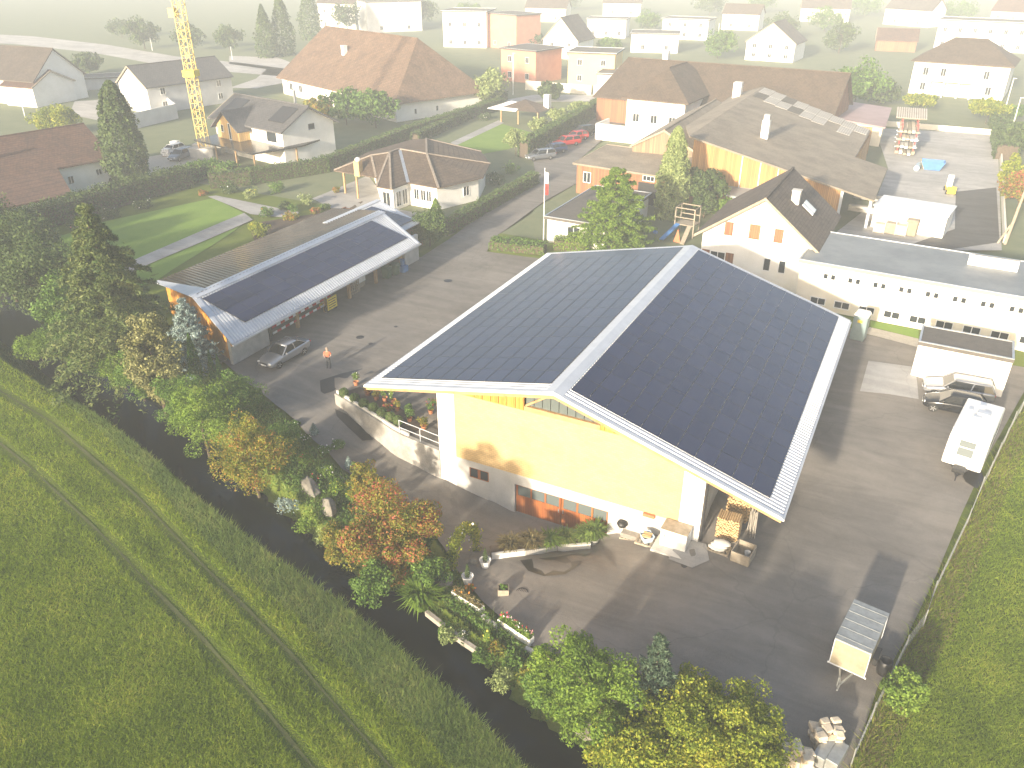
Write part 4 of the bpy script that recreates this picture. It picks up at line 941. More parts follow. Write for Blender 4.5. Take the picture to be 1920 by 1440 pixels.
# ------------------------------------------------------------------ buildings
def win(parent, o, u, n, x, z, w, h, frame='white_plastic', pane='pane', shutters=None, bars=1):
    """window in a wall: o wall corner, u along the wall, n outwards (parent's own axes)"""
    o, u, n = Vector(o), Vector(u), Vector(n); k = Vector((0, 0, 1)); f = MB(); e = .07
    def bx(x0, x1, z0, z1, d0, d1, mb):
        q = [o + u * a + k * b + n * c for c in (d0, d1) for a, b in ((x0, z0), (x1, z0), (x1, z1), (x0, z1))]; mb.hexa(q[:4], q[4:])
    bx(x, x + w, z - .08, z, .0, .09, f); bx(x, x + w, z + h - e, z + h, .0, .05, f); bx(x, x + e, z, z + h - e, .0, .05, f); bx(x + w - e, x + w, z, z + h - e, .0, .05, f)
    for i in range(bars): c = x + w * (i + 1) / (bars + 1); bx(c - .03, c + .03, z, z + h - e, .0, .045, f)
    fo = f.build('window', frame, parent)
    for i in range(bars + 1):
        g = MB(); a = x + e + i * (w - 2 * e) / (bars + 1); bx(a + .01, a + (w - 2 * e) / (bars + 1) - .01, z, z + h - e, .004, .02, g); g.build('pane', pane, fo)
    if shutters:
        for xs in (x - w / 2 - .05, x + w + .03): g = MB(); bx(xs, xs + w / 2, z, z + h, .0, .05, g); g.build('shutter', shutters, parent)
def house(name, label, cat, loc, rot, L, W, ze, zr, wall='white_wall', roof='tile_brown', o=.5, rf=.5, h=(0, 0), wins=(), chim=(), flat=False, zb=-.6, th=.22, sheds=None, group=None):
    """u along the ridge 0..L, v 0..W (roof outline); walls stand o inside it. wins: (side, pos, z, w, h[, kw])"""
    t = thing(name, label, cat, (loc[0], loc[1], 0), rot, group)
    vr = W * rf; ii = o; w = MB(); A = [(ii, ii), (L - ii, ii), (L - ii, W - ii), (ii, W - ii)]
    if flat: w.prism(A, zb, ze)
    else:
        s0 = (zr - ze) / vr; s1 = (zr - ze) / (W - vr); za = min(ze + s0 * ii, zr) - .1; zc = min(ze + s1 * ii, zr) - .1
        for x in (ii, L - ii): pass
        g0 = h[0] == 0; g1 = h[1] == 0
        zg0 = zr - .15 if g0 else za; zg1 = zr - .15 if g1 else za
        v = [(ii, ii, zb), (L - ii, ii, zb), (L - ii, W - ii, zb), (ii, W - ii, zb), (ii, ii, za), (L - ii, ii, za), (L - ii, W - ii, zc), (ii, W - ii, zc), (ii, vr, zg0), (L - ii, vr, zg1)]
        w.add(v, [(3, 2, 1, 0), (0, 1, 5, 4), (2, 3, 7, 6), (1, 2, 6, 9, 5), (3, 0, 4, 8, 7), (4, 5, 9, 8), (8, 9, 6, 7)])
    wo = w.build('wall', wall, t)
    r = MB()
    if flat:
        r.prism([(0, 0), (L, 0), (L, W), (0, W)], ze, ze + .28); ro = r.build('roof', roof, t)
        p = MB(); e = .15
        for a in ((0, 0, L, e), (0, W - e, L, W), (0, e, e, W - e), (L - e, e, L, W - e)): p.box(a[0], a[1], ze + .28, a[2], a[3], ze + .34)
        p.build('roof_edge', 'metal_grey', ro)
    else:
        R0, R1 = (h[0], vr, zr), (L - h[1], vr, zr)
        r.slab([(0, 0, ze), (L, 0, ze), R1, R0], th); r.slab([(L, W, ze), (0, W, ze), R0, R1], th)
        if h[0]: r.slab([(0, W, ze), (0, 0, ze), R0], th)
        if h[1]: r.slab([(L, 0, ze), (L, W, ze), R1], th)
        ro = r.build('roof', roof, t)
        rd = MB(); rd.bar((R0[0], R0[1], zr + .02), (R1[0], R1[1], zr + .02), .22, .12); rd.build('ridge_tiles', roof, ro)
        if not h[0]: p = MB(); p.hexa([(-.02, 0, ze - .24), (.1, 0, ze - .24), (.1, vr, zr - .24), (-.02, vr, zr - .24)], [(-.02, 0, ze + .03), (.1, 0, ze + .03), (.1, vr, zr + .03), (-.02, vr, zr + .03)]); p.hexa([(-.02, W, ze - .24), (.1, W, ze - .24), (.1, vr, zr - .24), (-.02, vr, zr - .24)], [(-.02, W, ze + .03), (.1, W, ze + .03), (.1, vr, zr + .03), (-.02, vr, zr + .03)]); p.build_each('bargeboard', 'wood_old', ro)
    for s in wins:
        side, x, z, ww, hh = s[:5]; kw = s[5] if len(s) > 5 else {}
        if side == 'v0': win(t, (ii, ii, 0), (1, 0, 0), (0, -1, 0), x, z, ww, hh, **kw)
        if side == 'v1': win(t, (L - ii, W - ii, 0), (-1, 0, 0), (0, 1, 0), x, z, ww, hh, **kw)
        if side == 'u0': win(t, (ii, W - ii, 0), (0, -1, 0), (-1, 0, 0), x, z, ww, hh, **kw)
        if side == 'u1': win(t, (L - ii, ii, 0), (0, 1, 0), (1, 0, 0), x, z, ww, hh, **kw)
    for x, y, z1, sz, m_ in chim:
        zz = (ze if flat else (zr - (zr - ze) * abs(y - vr) / max(vr, W - vr))) - .3; c = MB(); c.box(x - sz / 2, y - sz / 2, zz, x + sz / 2, y + sz / 2, z1); c.box(x - sz / 2 - .06, y - sz / 2 - .06, z1, x + sz / 2 + .06, y + sz / 2 + .06, z1 + .1); c.build('chimney', m_, ro)
    return t
def px_house(label, bl, br, depth, eave_y, dzr, perp=False, flat=False, o=.4, nwin=3, floors=1, wall='white_wall', roof='tile_brown', h=(0, 0), cat='house', group=None, chim=(), name='house'):
    """front wall between two picture points on the ground, eave seen at eave_y above the left one"""
    a, b = V(*bl), V(*br); w = float(np.linalg.norm(b - a)); ang = heading(a, b); ze = 2.0
    while ze < 20 and proj(a + [0, 0, ze])[1] > eave_y: ze += .1
    hw = ze / max(1, floors); wl = []
    for f in range(floors):
        for i in range(nwin): wl.append((w * (i + .5) / nwin - .5, f * hw + .9, 1.1, min(1.25, hw - 1.3)))
    u = np.array([math.cos(ang), math.sin(ang)]); v = np.array([-u[1], u[0]])
    if not perp:
        loc = a[:2] - u * o - v * o
        return house(name, label, cat, loc, ang, w + 2 * o, depth + 2 * o, ze, ze + dzr, wall, roof, o, .5, h, [('v0', *q) for q in wl], chim, flat, group=group)
    loc = b[:2] + u * o - v * o
    return house(name, label, cat, loc, ang + math.pi / 2, depth + 2 * o, w + 2 * o, ze, ze + dzr, wall, roof, o, .5, h, [('u0', *q) for q in wl], chim, flat, group=group)
SH = dict(shutters='wood_beam')
gh = house('house', 'white gable house with dark tiled roof and wooden shutters behind the barn', 'house', (-6.78, 74.22), R(89.1), 12.7, 11.6, 4.32, 8.64, 'white_wall', 'tile_dark', .7, .47, (0, 0),
    [('u0', 4.3, 4.6, 1.0, 1.3, dict(frame='boards_brown', pane='boards_brown')), ('u0', 2.0, 4.6, .8, 1.2, dict(frame='boards_brown', pane='boards_brown', bars=0)), ('u0', 6.6, 4.6, .8, 1.2, dict(frame='boards_brown', pane='boards_brown', bars=0)), ('u0', 7.4, 1.7, .7, 1.2, dict(bars=0)), ('u0', 6.0, 1.7, .7, 1.2, dict(bars=0)), ('u0', .9, 1.5, 1.5, 1.3, dict(shutters='boards_brown'))],
    [(5.2, 3.6, 8.3, .75, 'concrete')])
for k in range(2):
    g = MB(); x = 6.2 + k * .0; y0 = 2.0; 
    g.hexa([(5.6 + k * 1.0, 1.9, 6.02), (6.4 + k * 1.0, 1.9, 6.02), (6.4 + k * 1.0, 3.0, 6.88), (5.6 + k * 1.0, 3.0, 6.88)], [(5.6 + k * 1.0, 1.85, 6.12), (6.4 + k * 1.0, 1.85, 6.12), (6.4 + k * 1.0, 2.95, 6.98), (5.6 + k * 1.0, 2.95, 6.98)]); g.build('roof_window', 'lamp_glass', gh)
# long flat-roofed workshop
LB = V(1496, 492, 4.1); wl = []
for i in range(8):
    for k in (0, 1): wl.append(('v0', 2.0 + i * 2.05 + k * .62, 3.0, .48, .5, dict(bars=0)))
for i in range(9):
    wl.append(('v0', 1.3 + i * 2.05, .55, 1.35, .62, {}))
wk = house('workshop', 'long white workshop with flat blue-grey roof and two rows of small windows', 'workshop', LB[:2], R(-3.0), 23, 9.4, 4.1, 4.1, 'cream_wall', 'flat_roof_blue', .25, flat=True, wins=wl)
sk = thing('roof_skylight', 'long white skylight box lying on the flat blue-grey workshop roof', 'skylight', V(1860, 500, 4.4), R(-3)); g = MB(); g.box(-1.9, -.45, 0, 1.9, .45, .5); g.build('box', 'white_plastic', sk); g = MB(); g.add([(-1.9, -.5, .5), (1.9, -.5, .5), (1.9, .0, .8), (-1.9, .0, .8), (1.9, .5, .5), (-1.9, .5, .5)], [(0, 1, 2, 3), (3, 2, 4, 5), (0, 3, 5), (1, 4, 2)]); g.build('cover', 'white_plastic', sk)
# garage in the right yard
g0 = V(1706, 700); ga = house('garage', 'low white garage with dark gravel flat roof behind the parked cars', 'garage', (2.38, 62.19), R(-1.4), 6.3, 3.4, 2.45, 2.45, 'white_wall', 'flat_roof', .06, flat=True)
# portable toilet
pt = thing('portable_toilet', 'grey-green portable toilet cabin with white roof at the barn corner', 'toilet', V(1608, 634), R(-8))
g = MB(); g.box(-.55, -.55, 0, .55, .55, 2.15); g.build('cabin', 'teal_plastic', pt, bevel=.04); g = MB(); g.hexa([(-.6, -.6, 2.15), (.6, -.6, 2.15), (.6, .6, 2.15), (-.6, .6, 2.15)], [(-.45, -.45, 2.42), (.45, -.45, 2.42), (.45, .45, 2.42), (-.45, .45, 2.42)]); g.build('roof', 'white_plastic', pt, bevel=.04)
g = MB(); g.box(-.42, -.575, .12, .42, -.55, 2.0); g.build('door', 'teal_plastic', pt); g = MB(); g.box(-.2, -.59, 1.6, .2, -.577, 1.85); g.build('sign', 'yellow_paint', pt)
# flat white garage behind the upper yard, with fir in front
house('garage', 'white flat-roofed double garage behind the fir tree and flagpole', 'garage', (-35.65, 77.51), R(-1), 7.3, 14.3, 2.55, 2.55, 'white_wall', 'flat_roof', .3, flat=True, wins=[('v0', 2.4, .8, 1.5, 1.3), ('v0', 4.6, .8, .9, 1.9, dict(bars=0))])
# low timber shed
ls = V(1116, 349); house('timber_shed', 'low brown timber shed with grey flat roof and open bay', 'shed', (-40.6, 96.9), R(-6), 13.5, 9.5, 3.9, 4.5, 'boards_brown', 'old_sheet', .4, 1.0 - 1e-3, (0, 0), [('v0', 1.0, 1.6, 1.1, 1.3, {}), ('v0', 9.3, 3.0, 1.6, .6, dict(bars=2))])
dk = MB(); dk.box(0, 0, 0, 3.2, .1, 2.7); do = dk.build('black_bay_panel', 'black', bpy.data.objects['timber_shed']); do.location = (9.2, .33, .0)  # black slab painting the shade inside the open bay
# big timber hall with patchwork roof
boards('boards_hall', (.46, .25, .085), (.30, .15, .055), .2)
hall = thing('timber_hall', 'large timber hall with wide weathered sheet roof and pale patchwork panels', 'hall', (-26, 97.8, 0), world=True)
def hz_(x): return 8.5 - 5.0 * (x + 26) / 21.7
hw_ = MB(); xs = [-25.6, -20, -14, -8]
for a, b in zip(xs[:-1], xs[1:]): hw_.hexa([(a, 98.6, 0), (b, 98.6, 0), (b, 98.9, 0), (a, 98.9, 0)], [(a, 98.6, hz_(a) - .3), (b, 98.6, hz_(b) - .3), (b, 98.9, hz_(b) - .3), (a, 98.9, hz_(a) - .3)])
hw_.box(-25.6, 98.9, 0, -25.3, 138, 8); hw_.box(-8.5, 116, 0, -8.2, 132, 4); hw_.box(-25.6, 137.7, 0, -8.5, 138, 4); hw_.build('wall', 'boards_hall', hall)
r = MB(); r.slab([(-26, 97.7, 8.5), (-4.3, 97.6, 3.5), (-4.3, 114, 3.5), (-8.4, 114.2, hz_(-8.4)), (-8.4, 133, hz_(-8.4)), (-26, 139.5, 8.5)], .2)
r.slab([(-26, 139.5, 8.5), (-30.5, 139.5, 6.9), (-30.5, 112, 6.9), (-26, 97.7, 8.5)], .2); hro = r.build('roof', 'old_sheet', hall)
mat('sheet_pale', (.48, .45, .40), (.36, .33, .29), .8, .7, fine=.2); mat('sheet_dark', (.13, .115, .09), None, 1, .8)
for i in range(9):
    for j in range(2):
        x0 = -25.6 + i * 1.9; x1 = x0 + 1.84; yb = 139.0 - (x0 + 26) * .36; y0 = yb - 4.6 * (j + 1); y1 = y0 + 4.5
        if j == 1 and i % 2 == 0 and i > 5: continue
        dark = (i + j) % 3 == 1 and j == 1 or (i == 2 and j == 0)
        g = MB()
        for k in range(6): a = x0 + k * (x1 - x0) / 6; b = a + (x1 - x0) / 6 * .8; zz = .05; g.hexa([(a, y0, hz_(a) + .01), (b, y0, hz_(b) + .01), (b, y1, hz_(b) + .01), (a, y1, hz_(a) + .01)], [(a, y0, hz_(a) + zz), (b, y0, hz_(b) + zz), (b, y1, hz_(b) + zz), (a, y1, hz_(a) + zz)])
        g.build('roof_panel', 'sheet_dark' if dark else 'sheet_pale', hro)
ch = MB(); ch.box(-19.6, 108.0, 6.4, -18.7, 109.0, 9.1); ch.build('chimney', 'white_wall', hro); ch = MB(); ch.box(-19.5, 108.1, 9.1, -18.8, 108.9, 9.8); ch.build('chimney_pot', 'concrete', hro)
ch = MB(); ch.box(-29.5, 134, 6.5, -28.3, 135.3, 9.6); ch.build('chimney', 'white_wall', hro)
for x in (-19.6, -17.4, -15.3, -13.2): g = MB(); g.box(x, 98.5, 2.9, x + .1, 98.6, hz_(x) - .3); g.build('post', 'white_plastic', hall)
g = MB(); g.box(-24.9, 98.52, 2.8, -11, 98.6, 2.95); g.build('sill_beam', 'wood_old', hall)
for x in (-4.8, -8.0): g = MB(); g.box(x, 98.4, 0, x + .3, 98.7, hz_(x) - .3); g.build('post', 'metal_white', hall)
g = MB(); g.slab([(-20.5, 95.6, 2.6), (-13.5, 95.6, 2.6), (-13.5, 98.5, 2.9), (-20.5, 98.5, 2.9)], .12); g.build('porch_roof', 'flat_roof_blue', hall)
g = MB(); g.box(-20, 96.2, 0, -14.5, 96.35, 2.4); g.build('porch_wall', 'white_wall', hall)
win(hall, (-20, 96.2, 0), (1, 0, 0), (0, -1, 0), .6, .4, 3.6, 1.7, bars=3)
ORG_h = None
for o_ in list(hall.children):
    if o_.name.startswith('window'): o_.location = tuple(-np.array(ORG[hall.name]))
# wooden gable left of the hall
house('timber_barn', 'grey-brown timber gable barn adjoining the left end of the hall', 'barn', (-26.5, 104), R(90), 26, 9, 5.2, 7.6, 'boards_grey', 'old_sheet', .3, .5, (0, 0), [('u0', 1.2, 1.4, 1.5, 1.9, dict(bars=1))])
# farmhouse with hipped roof and the long roof behind it
house('farmhouse', 'white farmhouse under a steep hipped brown roof behind the timber barns', 'house', (-36.2, 133.5), R(86), 17, 11.8, 6, 10.4, 'white_wall', 'tile_brown', .8, .5, (5.5, 3), [('u0', 1.2, 2.2, 1.2, 1.3), ('u0', 4.4, 2.2, 1.2, 1.3), ('u0', 7.6, 2.2, 1.2, 1.3)])
tz = V(1168, 246); tc_ = thing('terrace_wall', 'white rendered terrace parapet in front of the hipped farmhouse', 'wall', (-50, 128.5, 0), R(-3)); g = MB(); g.box(0, 0, 0, 11, .3, 2.6); g.build('front_wall', 'white_wall', tc_); g = MB(); g.box(0, .3, 0, .3, 5, 2.6); g.build_each('side_wall', 'white_wall', tc_); g = MB(); g.box(.3, .3, 1.5, 11, 5, 1.6); g.build('terrace_floor', 'concrete_pale', tc_)
house('farm_barn', 'very long brown tiled barn roof behind the hall and farmhouse', 'barn', (-14.8, 129.5), R(177), 42, 16, 4.3, 10.2, 'boards_brown', 'tile_brown', .6, .5, (3, 0), (), [(10, 8.8, 11.6, 1.0, 'white_wall')]).rotation_euler
fb_ = bpy.data.objects['farm_barn']; fb_.rotation_euler = (0, 0, R(-4)); fb_.location = (-56.5, 143.0, 0)
pr_ = MB(); pr_.slab([V(1532, 215, 3.6), V(1660, 239, 3.2), V(1672, 202, 3.2), V(1552, 184, 3.6)], .2); pa = thing('annex', 'low annex with a flat mauve roof beside the hall', 'building', V(1600, 240), world=True); pr_.build('roof', 'purple_sheet', pa)
q = [V(1532, 215, 3.6), V(1660, 239, 3.2), V(1672, 202, 3.2), V(1552, 184, 3.6)]; qc = sum(q) / 4; qq = [qc + (p_ - qc) * .93 for p_ in q]; g = MB(); g.prism(qq, 0, [3.35, 2.95, 2.95, 3.35]); g.build('wall', 'cream_wall', pa)
# white shelter with pallets of stone in front
sp_ = thing('store_tent', 'bright white flat-roofed store with crates stacked along its front', 'store', V(1632, 425), R(-8)); g = MB(); g.box(0, 0, 0, 7.6, 4.6, 2.5); g.build('wall', 'white_wall', sp_); g = MB(); g.box(-.15, -.15, 2.5, 7.75, 4.75, 2.62); g.build('roof', 'white_plastic', sp_)
for k, (x, y, h_, m_) in enumerate([(1648, 436, 1.1, 'stone_cut'), (1668, 438, 1.3, 'wood_old'), (1688, 441, 1.2, 'stone_cut'), (1706, 442, 1.6, 'plywood')]):
    c_ = V(x, y); t_ = thing('stacked_crate', ['leftmost mesh crate of stones before the white store', 'second mesh crate from the left before the white store', 'third mesh crate from the left before the white store', 'rightmost yellowish board stack before the white store'][k], 'crate', c_, R(-8), 'crates before the white store')
    g = MB(); g.box(-.55, -.45, .1, .55, .45, h_); g.build('contents', m_, t_)
    if k < 3:
        for sx in (-.6, .56):
            for sy2 in (-.5, .46): g = MB(); g.box(sx, sy2, 0, sx + .04, sy2 + .04, 1.7); g.build('corner_post', 'metal_white', t_)
        g = MB(); g.box(-.6, -.5, 1.66, .6, -.46, 1.7); g.build('top_rail', 'metal_white', t_)
    else:
        for j in range(4): g = MB(); g.box(-.6, -.5, h_ + j * .08, .6, .5, h_ + j * .08 + .06); g.build('board', 'wood_old', t_)
# hipped white villa upper right
house('villa', 'white villa with a broad hipped brown roof and balcony porch, upper right', 'house', (-7.71, 201.8), R(-6), 19.4, 15, 6.7, 10.9, 'white_wall', 'tile_brown', .7, .5, (6.5, 6.5), [('v0', 2.0, 3.9, 1.1, 1.6), ('v0', 13.5, 3.9, 1.1, 1.6), ('v0', 5.4, 3.9, 1.1, 1.6), ('v0', 2.0, .9, 1.1, 1.6), ('v0', 14.5, .9, 1.1, 1.6)])
vl_ = bpy.data.objects['villa']; g = MB(); g.box(4.5, -1.6, 3.1, 13, .7, 3.3); g.build('balcony', 'white_wall', vl_)
for x in (4.7, 7.4, 10.2, 12.6): g = MB(); g.box(x, -1.5, 0, x + .25, -1.25, 3.1); g.build('porch_column', 'white_wall', vl_)
# bungalow with brown hipped roofs
bg_ = thing('bungalow', 'white bungalow with interlocking brown hipped roofs beside the clipped hedge', 'house', V(780, 380), world=True)
E_, RZ_ = 2.9, 5.0
q = dict(E1=V(822, 352, E_), E2=V(906, 332, E_), E3=V(919, 306, E_), E4=V(902, 284, E_), A=V(800, 288, RZ_), B=V(749, 279, RZ_), D=V(799, 260, RZ_), C=V(730, 286, RZ_), F=V(765, 342, E_), G=V(733, 354, E_), H=V(706, 349, E_), I=V(705, 332, E_), J=V(626, 319, E_), K=V(696, 291, RZ_ - .3), X=V(690, 285, E_), Y=V(770, 262, E_))
for fc, nm in (('E1 A B F', 0), ('E1 E2 E3 A', 0), ('E3 E4 D A', 0), ('A D B', 0), ('F B C G', 0), ('G C H', 0), ('H C K I', 0), ('I K J', 0), ('J K X', 0), ('X K C B', 0), ('B D Y X', 0), ('D E4 Y', 0)):
    r = MB(); P3 = [q[k] for k in fc.split()]; r.slab(P3, .16); r.build('roof_plane', 'tile_brown', bg_)
mat('hip_tiles', (.26, .22, .18), (.18, .15, .125), 3, .85)
for ab in ('A E1', 'A B', 'A E3', 'A D', 'C G', 'C H', 'B C', 'K C', 'K J', 'K I', 'D E4'):
    a_, b_ = (q[k] for k in ab.split()); g = MB(); g.bar(a_ + [0, 0, .04], b_ + [0, 0, .04], .26, .14); g.build('hip_tiles', 'hip_tiles', bg_)
g = MB(); g.bar(q['B'] + [0, 0, .03], q['F'] + [0, 0, .03], .4, .05); g.build('valley_flashing', 'metal_grey', bg_)
wp = ['E1', 'E2', 'E3', 'E4', 'Y', 'X', 'J', 'I', 'H', 'G', 'F']; cc = sum(q[k] for k in wp) / len(wp)
def ins_(k, f=.93): p_ = cc + (q[k] - cc) * f; return (p_[0], p_[1])
w = MB(); w.prism([ins_(k) for k in ('E1', 'E2', 'E3', 'E4', 'Y', 'X', 'I', 'H', 'G', 'F')], -.5, 2.85); w.build('wall', 'white_wall', bg_)
def wseg(t, a, b, ws, org):
    a, b = np.array(a), np.array(b); d = (b - a); L_ = np.linalg.norm(d); d /= L_; n_ = np.array([d[1], -d[0]])
    before = set(t.children)
    for x, z, ww, hh in ws: win(t, (a[0] , a[1], 0), (d[0], d[1], 0), (n_[0], n_[1], 0), x * L_, z, ww, hh)
wseg(bg_, ins_('F'), ins_('E1'), [(.18, .9, .8, 1.3), (.42, .9, .8, 1.3), (.62, .9, .8, 1.3)], None)
wseg(bg_, ins_('G'), ins_('F'), [(.15, .4, 1.0, 1.8), (.55, .4, 1.0, 1.8)], None)
wseg(bg_, ins_('H'), ins_('G'), [(.2, .4, 1.2, 1.8)], None)
wseg(bg_, ins_('I'), ins_('H'), [(.2, .9, .6, 1.2)], None)
wseg(bg_, ins_('E1'), ins_('E2'), [(.62, .9, 1.0, 1.2)], None)
for o_ in bg_.children:
    if o_.name.startswith('window'): pass
pc = MB(); c_ = V(672, 318, 3.4); pc.box(c_[0] - .4, c_[1] - .4, 2.6, c_[0] + .4, c_[1] + .4, 4.5); pc.build('chimney', 'brick_yellow', bg_); pc = MB(); pc.lathe([(.3, 4.5), (.36, 4.62), (.3, 4.85), (.1, 4.95)], 10, (c_[0], c_[1], 0)); pc.build('chimney_cowl', 'white_plastic', bg_)
for x, y in ((648, 362), (672, 372)): g = MB(); p_ = V(x, y); g.box(p_[0] - .1, p_[1] - .1, 0, p_[0] + .1, p_[1] + .1, 2.8); g.build('veranda_post', 'wood_beam', bg_)
# new house with ochre gable
NH = house('house', 'two-storey white house with ochre timber gable and grey tiled roofs', 'house', (-100.2, 93.3), R(-11.8), 18.2, 10.8, 5.1, 8.0, 'white_wall', 'tile_grey', .7, .5, (0, 0), [('u1', 4.6, 4.6, 1.3, .9, dict(bars=0)), ('v0', 13.0, 3.3, 2.4, 1.9, dict(bars=0)), ('v0', 1.2, 3.3, 1.6, 1.6)], [(12.5, 7.4, 9.3, .3, 'metal_grey')])
g = MB(); g.add([(4.2, -1.2, 2.9), (9.6, -1.2, 2.9), (9.6, -1.2, 4.9), (6.9, -1.2, 6.9), (4.2, -1.2, 4.9), (4.2, 1.2, 2.9), (9.6, 1.2, 2.9), (9.6, 1.2, 4.9), (6.9, 1.2, 6.9), (4.2, 1.2, 4.9)], [(0, 1, 2, 3, 4), (5, 0, 4, 9), (1, 6, 7, 2)]); g.build('gable_wall', 'boards_pale', NH)
for a, b in (((3.5, 4.5), (6.9, 7.1)), ((10.3, 4.5), (6.9, 7.1))): r = MB(); r.slab([(a[0], -1.9, a[1]), (b[0], -1.9, b[1]), (b[0], 4.4, b[1]), (a[0], .7 + 1.0, a[1])] if a[0] < b[0] else [(b[0], -1.9, b[1]), (a[0], -1.9, a[1]), (a[0], 1.7, a[1]), (b[0], 4.4, b[1])], .2); r.build('gable_roof', 'tile_grey', NH)
win(NH, (4.2, -1.2, 0), (1, 0, 0), (0, -1, 0), 1.0, 3.9, .7, 1.0, bars=0); win(NH, (4.2, -1.2, 0), (1, 0, 0), (0, -1, 0), 2.9, 3.0, .6, 2.3, bars=0)
r = MB(); r.slab([(2.2, -4.2, 2.75), (16.8, -4.2, 2.75), (18.4, 3.5, 2.85), (17.2, 8.5, 2.95), (17.2, .8, 2.95), (2.2, .8, 2.95)], .2); r.build('veranda_roof', 'flat_roof_metal', NH)
for x, y in ((2.6, -3.9), (7, -3.9), (12, -3.9), (16.4, -3.9), (17.7, 2.5), (17.3, 7)): g = MB(); g.box(x, y, 0, x + .18, y + .18, 2.6); g.build('veranda_post', 'wood_beam', NH)
for k in range(2): r = MB(); a0 = (1.5, 13.2)[k]; r.slab([(a0 + j, y, 5.1 + (y) * 2.9 / 5.4 + .08) for j, y in ((0, 1.6), (3.6, 1.6), (3.6, 4.6), (0, 4.6))], .06); r.build('solar_panel_field', 'flat_roof_metal', NH)
# brown roofed house left
house('house', 'white house with large red-brown tiled roof behind the garden, at left edge', 'house', (-102.6, 43.5), R(79), 30, 12.2, 3.63, 7.3, 'white_wall', 'tile_red', .7, .5, (0, 0), [('v0', 26.8, 1.6, .8, .8), ('v0', 23, 1.2, .8, 1.0)], [(15, 3.0, 7.5, .35, 'metal_grey')])
lw = bpy.data.objects['house.002'] if 'house.002' in bpy.data.objects else None
LH = [o_ for o_ in bpy.data.objects if o_.get('label', '').startswith('white house with large red-brown')][0]
def lhl(x, y, z): p_ = V(x, y, z); dx, dy = p_[0] + 102.6, p_[1] - 43.5; a_ = R(79); return (dx * math.cos(a_) + dy * math.sin(a_), -dx * math.sin(a_) + dy * math.cos(a_))
uw = lhl(104, 314, 3.63)[0]; u2, v2w = lhl(135, 362, 2.2)
r = MB(); r.slab([(-4, 0, 3.66), (-4, v2w, 2.2), (u2, v2w, 2.2), (uw, 0, 3.66)], .2); r.build('lower_roof', 'tile_red', LH)
g = MB(); g.prism([(-3, v2w + .6), (u2 - .6, v2w + .6), (uw - .6, .7), (-3, .7)], -.5, [2.1, 2.1, 3.4, 3.4]); g.build('wing_wall', 'white_wall', LH)

# far left houses
px_house('white house with pale orange dormer roof at the upper left edge', (-30, 190), (75, 200), 12, 145, 5.5, roof='tile_dark', nwin=3)
dg = px_house('white gabled double garage beside the upper left house', (70, 202), (145, 187), 8, 165, 2.6, perp=True, nwin=0, cat='garage', roof='tile_red')
px_house('row of low white garages with flat grey roofs beyond the thuja', (150, 170), (245, 165), 6, 150, 0, flat=True, nwin=0, roof='flat_roof', wall='grey_wall', cat='garage')
px_house('modern gable house with its shaded side painted grey, behind the crane', (285, 215), (440, 190), 10, 165, 3.4, nwin=3, floors=2, wall='grey_wall', roof='tile_grey')  # shade of the long side put into the grey wall colour
gwp = [V(232, 247), V(335, 222), V(300, 192), V(200, 200)]; gwt = thing('yard_wall', 'tall pale grey concrete yard wall in front of the modern gable house', 'wall', gwp[0], world=True)
for i in range(3):
    a, b = gwp[i], gwp[i + 1]; d = (b - a) / np.linalg.norm(b - a); nn = np.array([-d[1], d[0], 0]) * .25; g = MB(); g.hexa([a, b, b + nn, a + nn], [p_ + [0, 0, 2.6] for p_ in (a, b, b + nn, a + nn)]); g.build('wall_panel', 'grey_wall', gwt)
# big farmhouse with half-hipped tiled roof
FH = house('farmhouse', 'huge old farmhouse with sweeping red-brown half-hipped tiled roof', 'house', (-128, 140), R(-21), 44, 22, 3.4, 13, 'white_wall', 'tile_farm', .9, .5, (3.5, 7), [('v0', 3, 1.2, 1.4, 1.4), ('v0', 7, 1.2, 1.4, 1.4), ('u1', 4, 1.0, .6, .9, dict(bars=0)), ('u1', 9, 1.0, .6, .9, dict(bars=0))], [(18, 6.5, 10.5, .9, 'white_wall')])
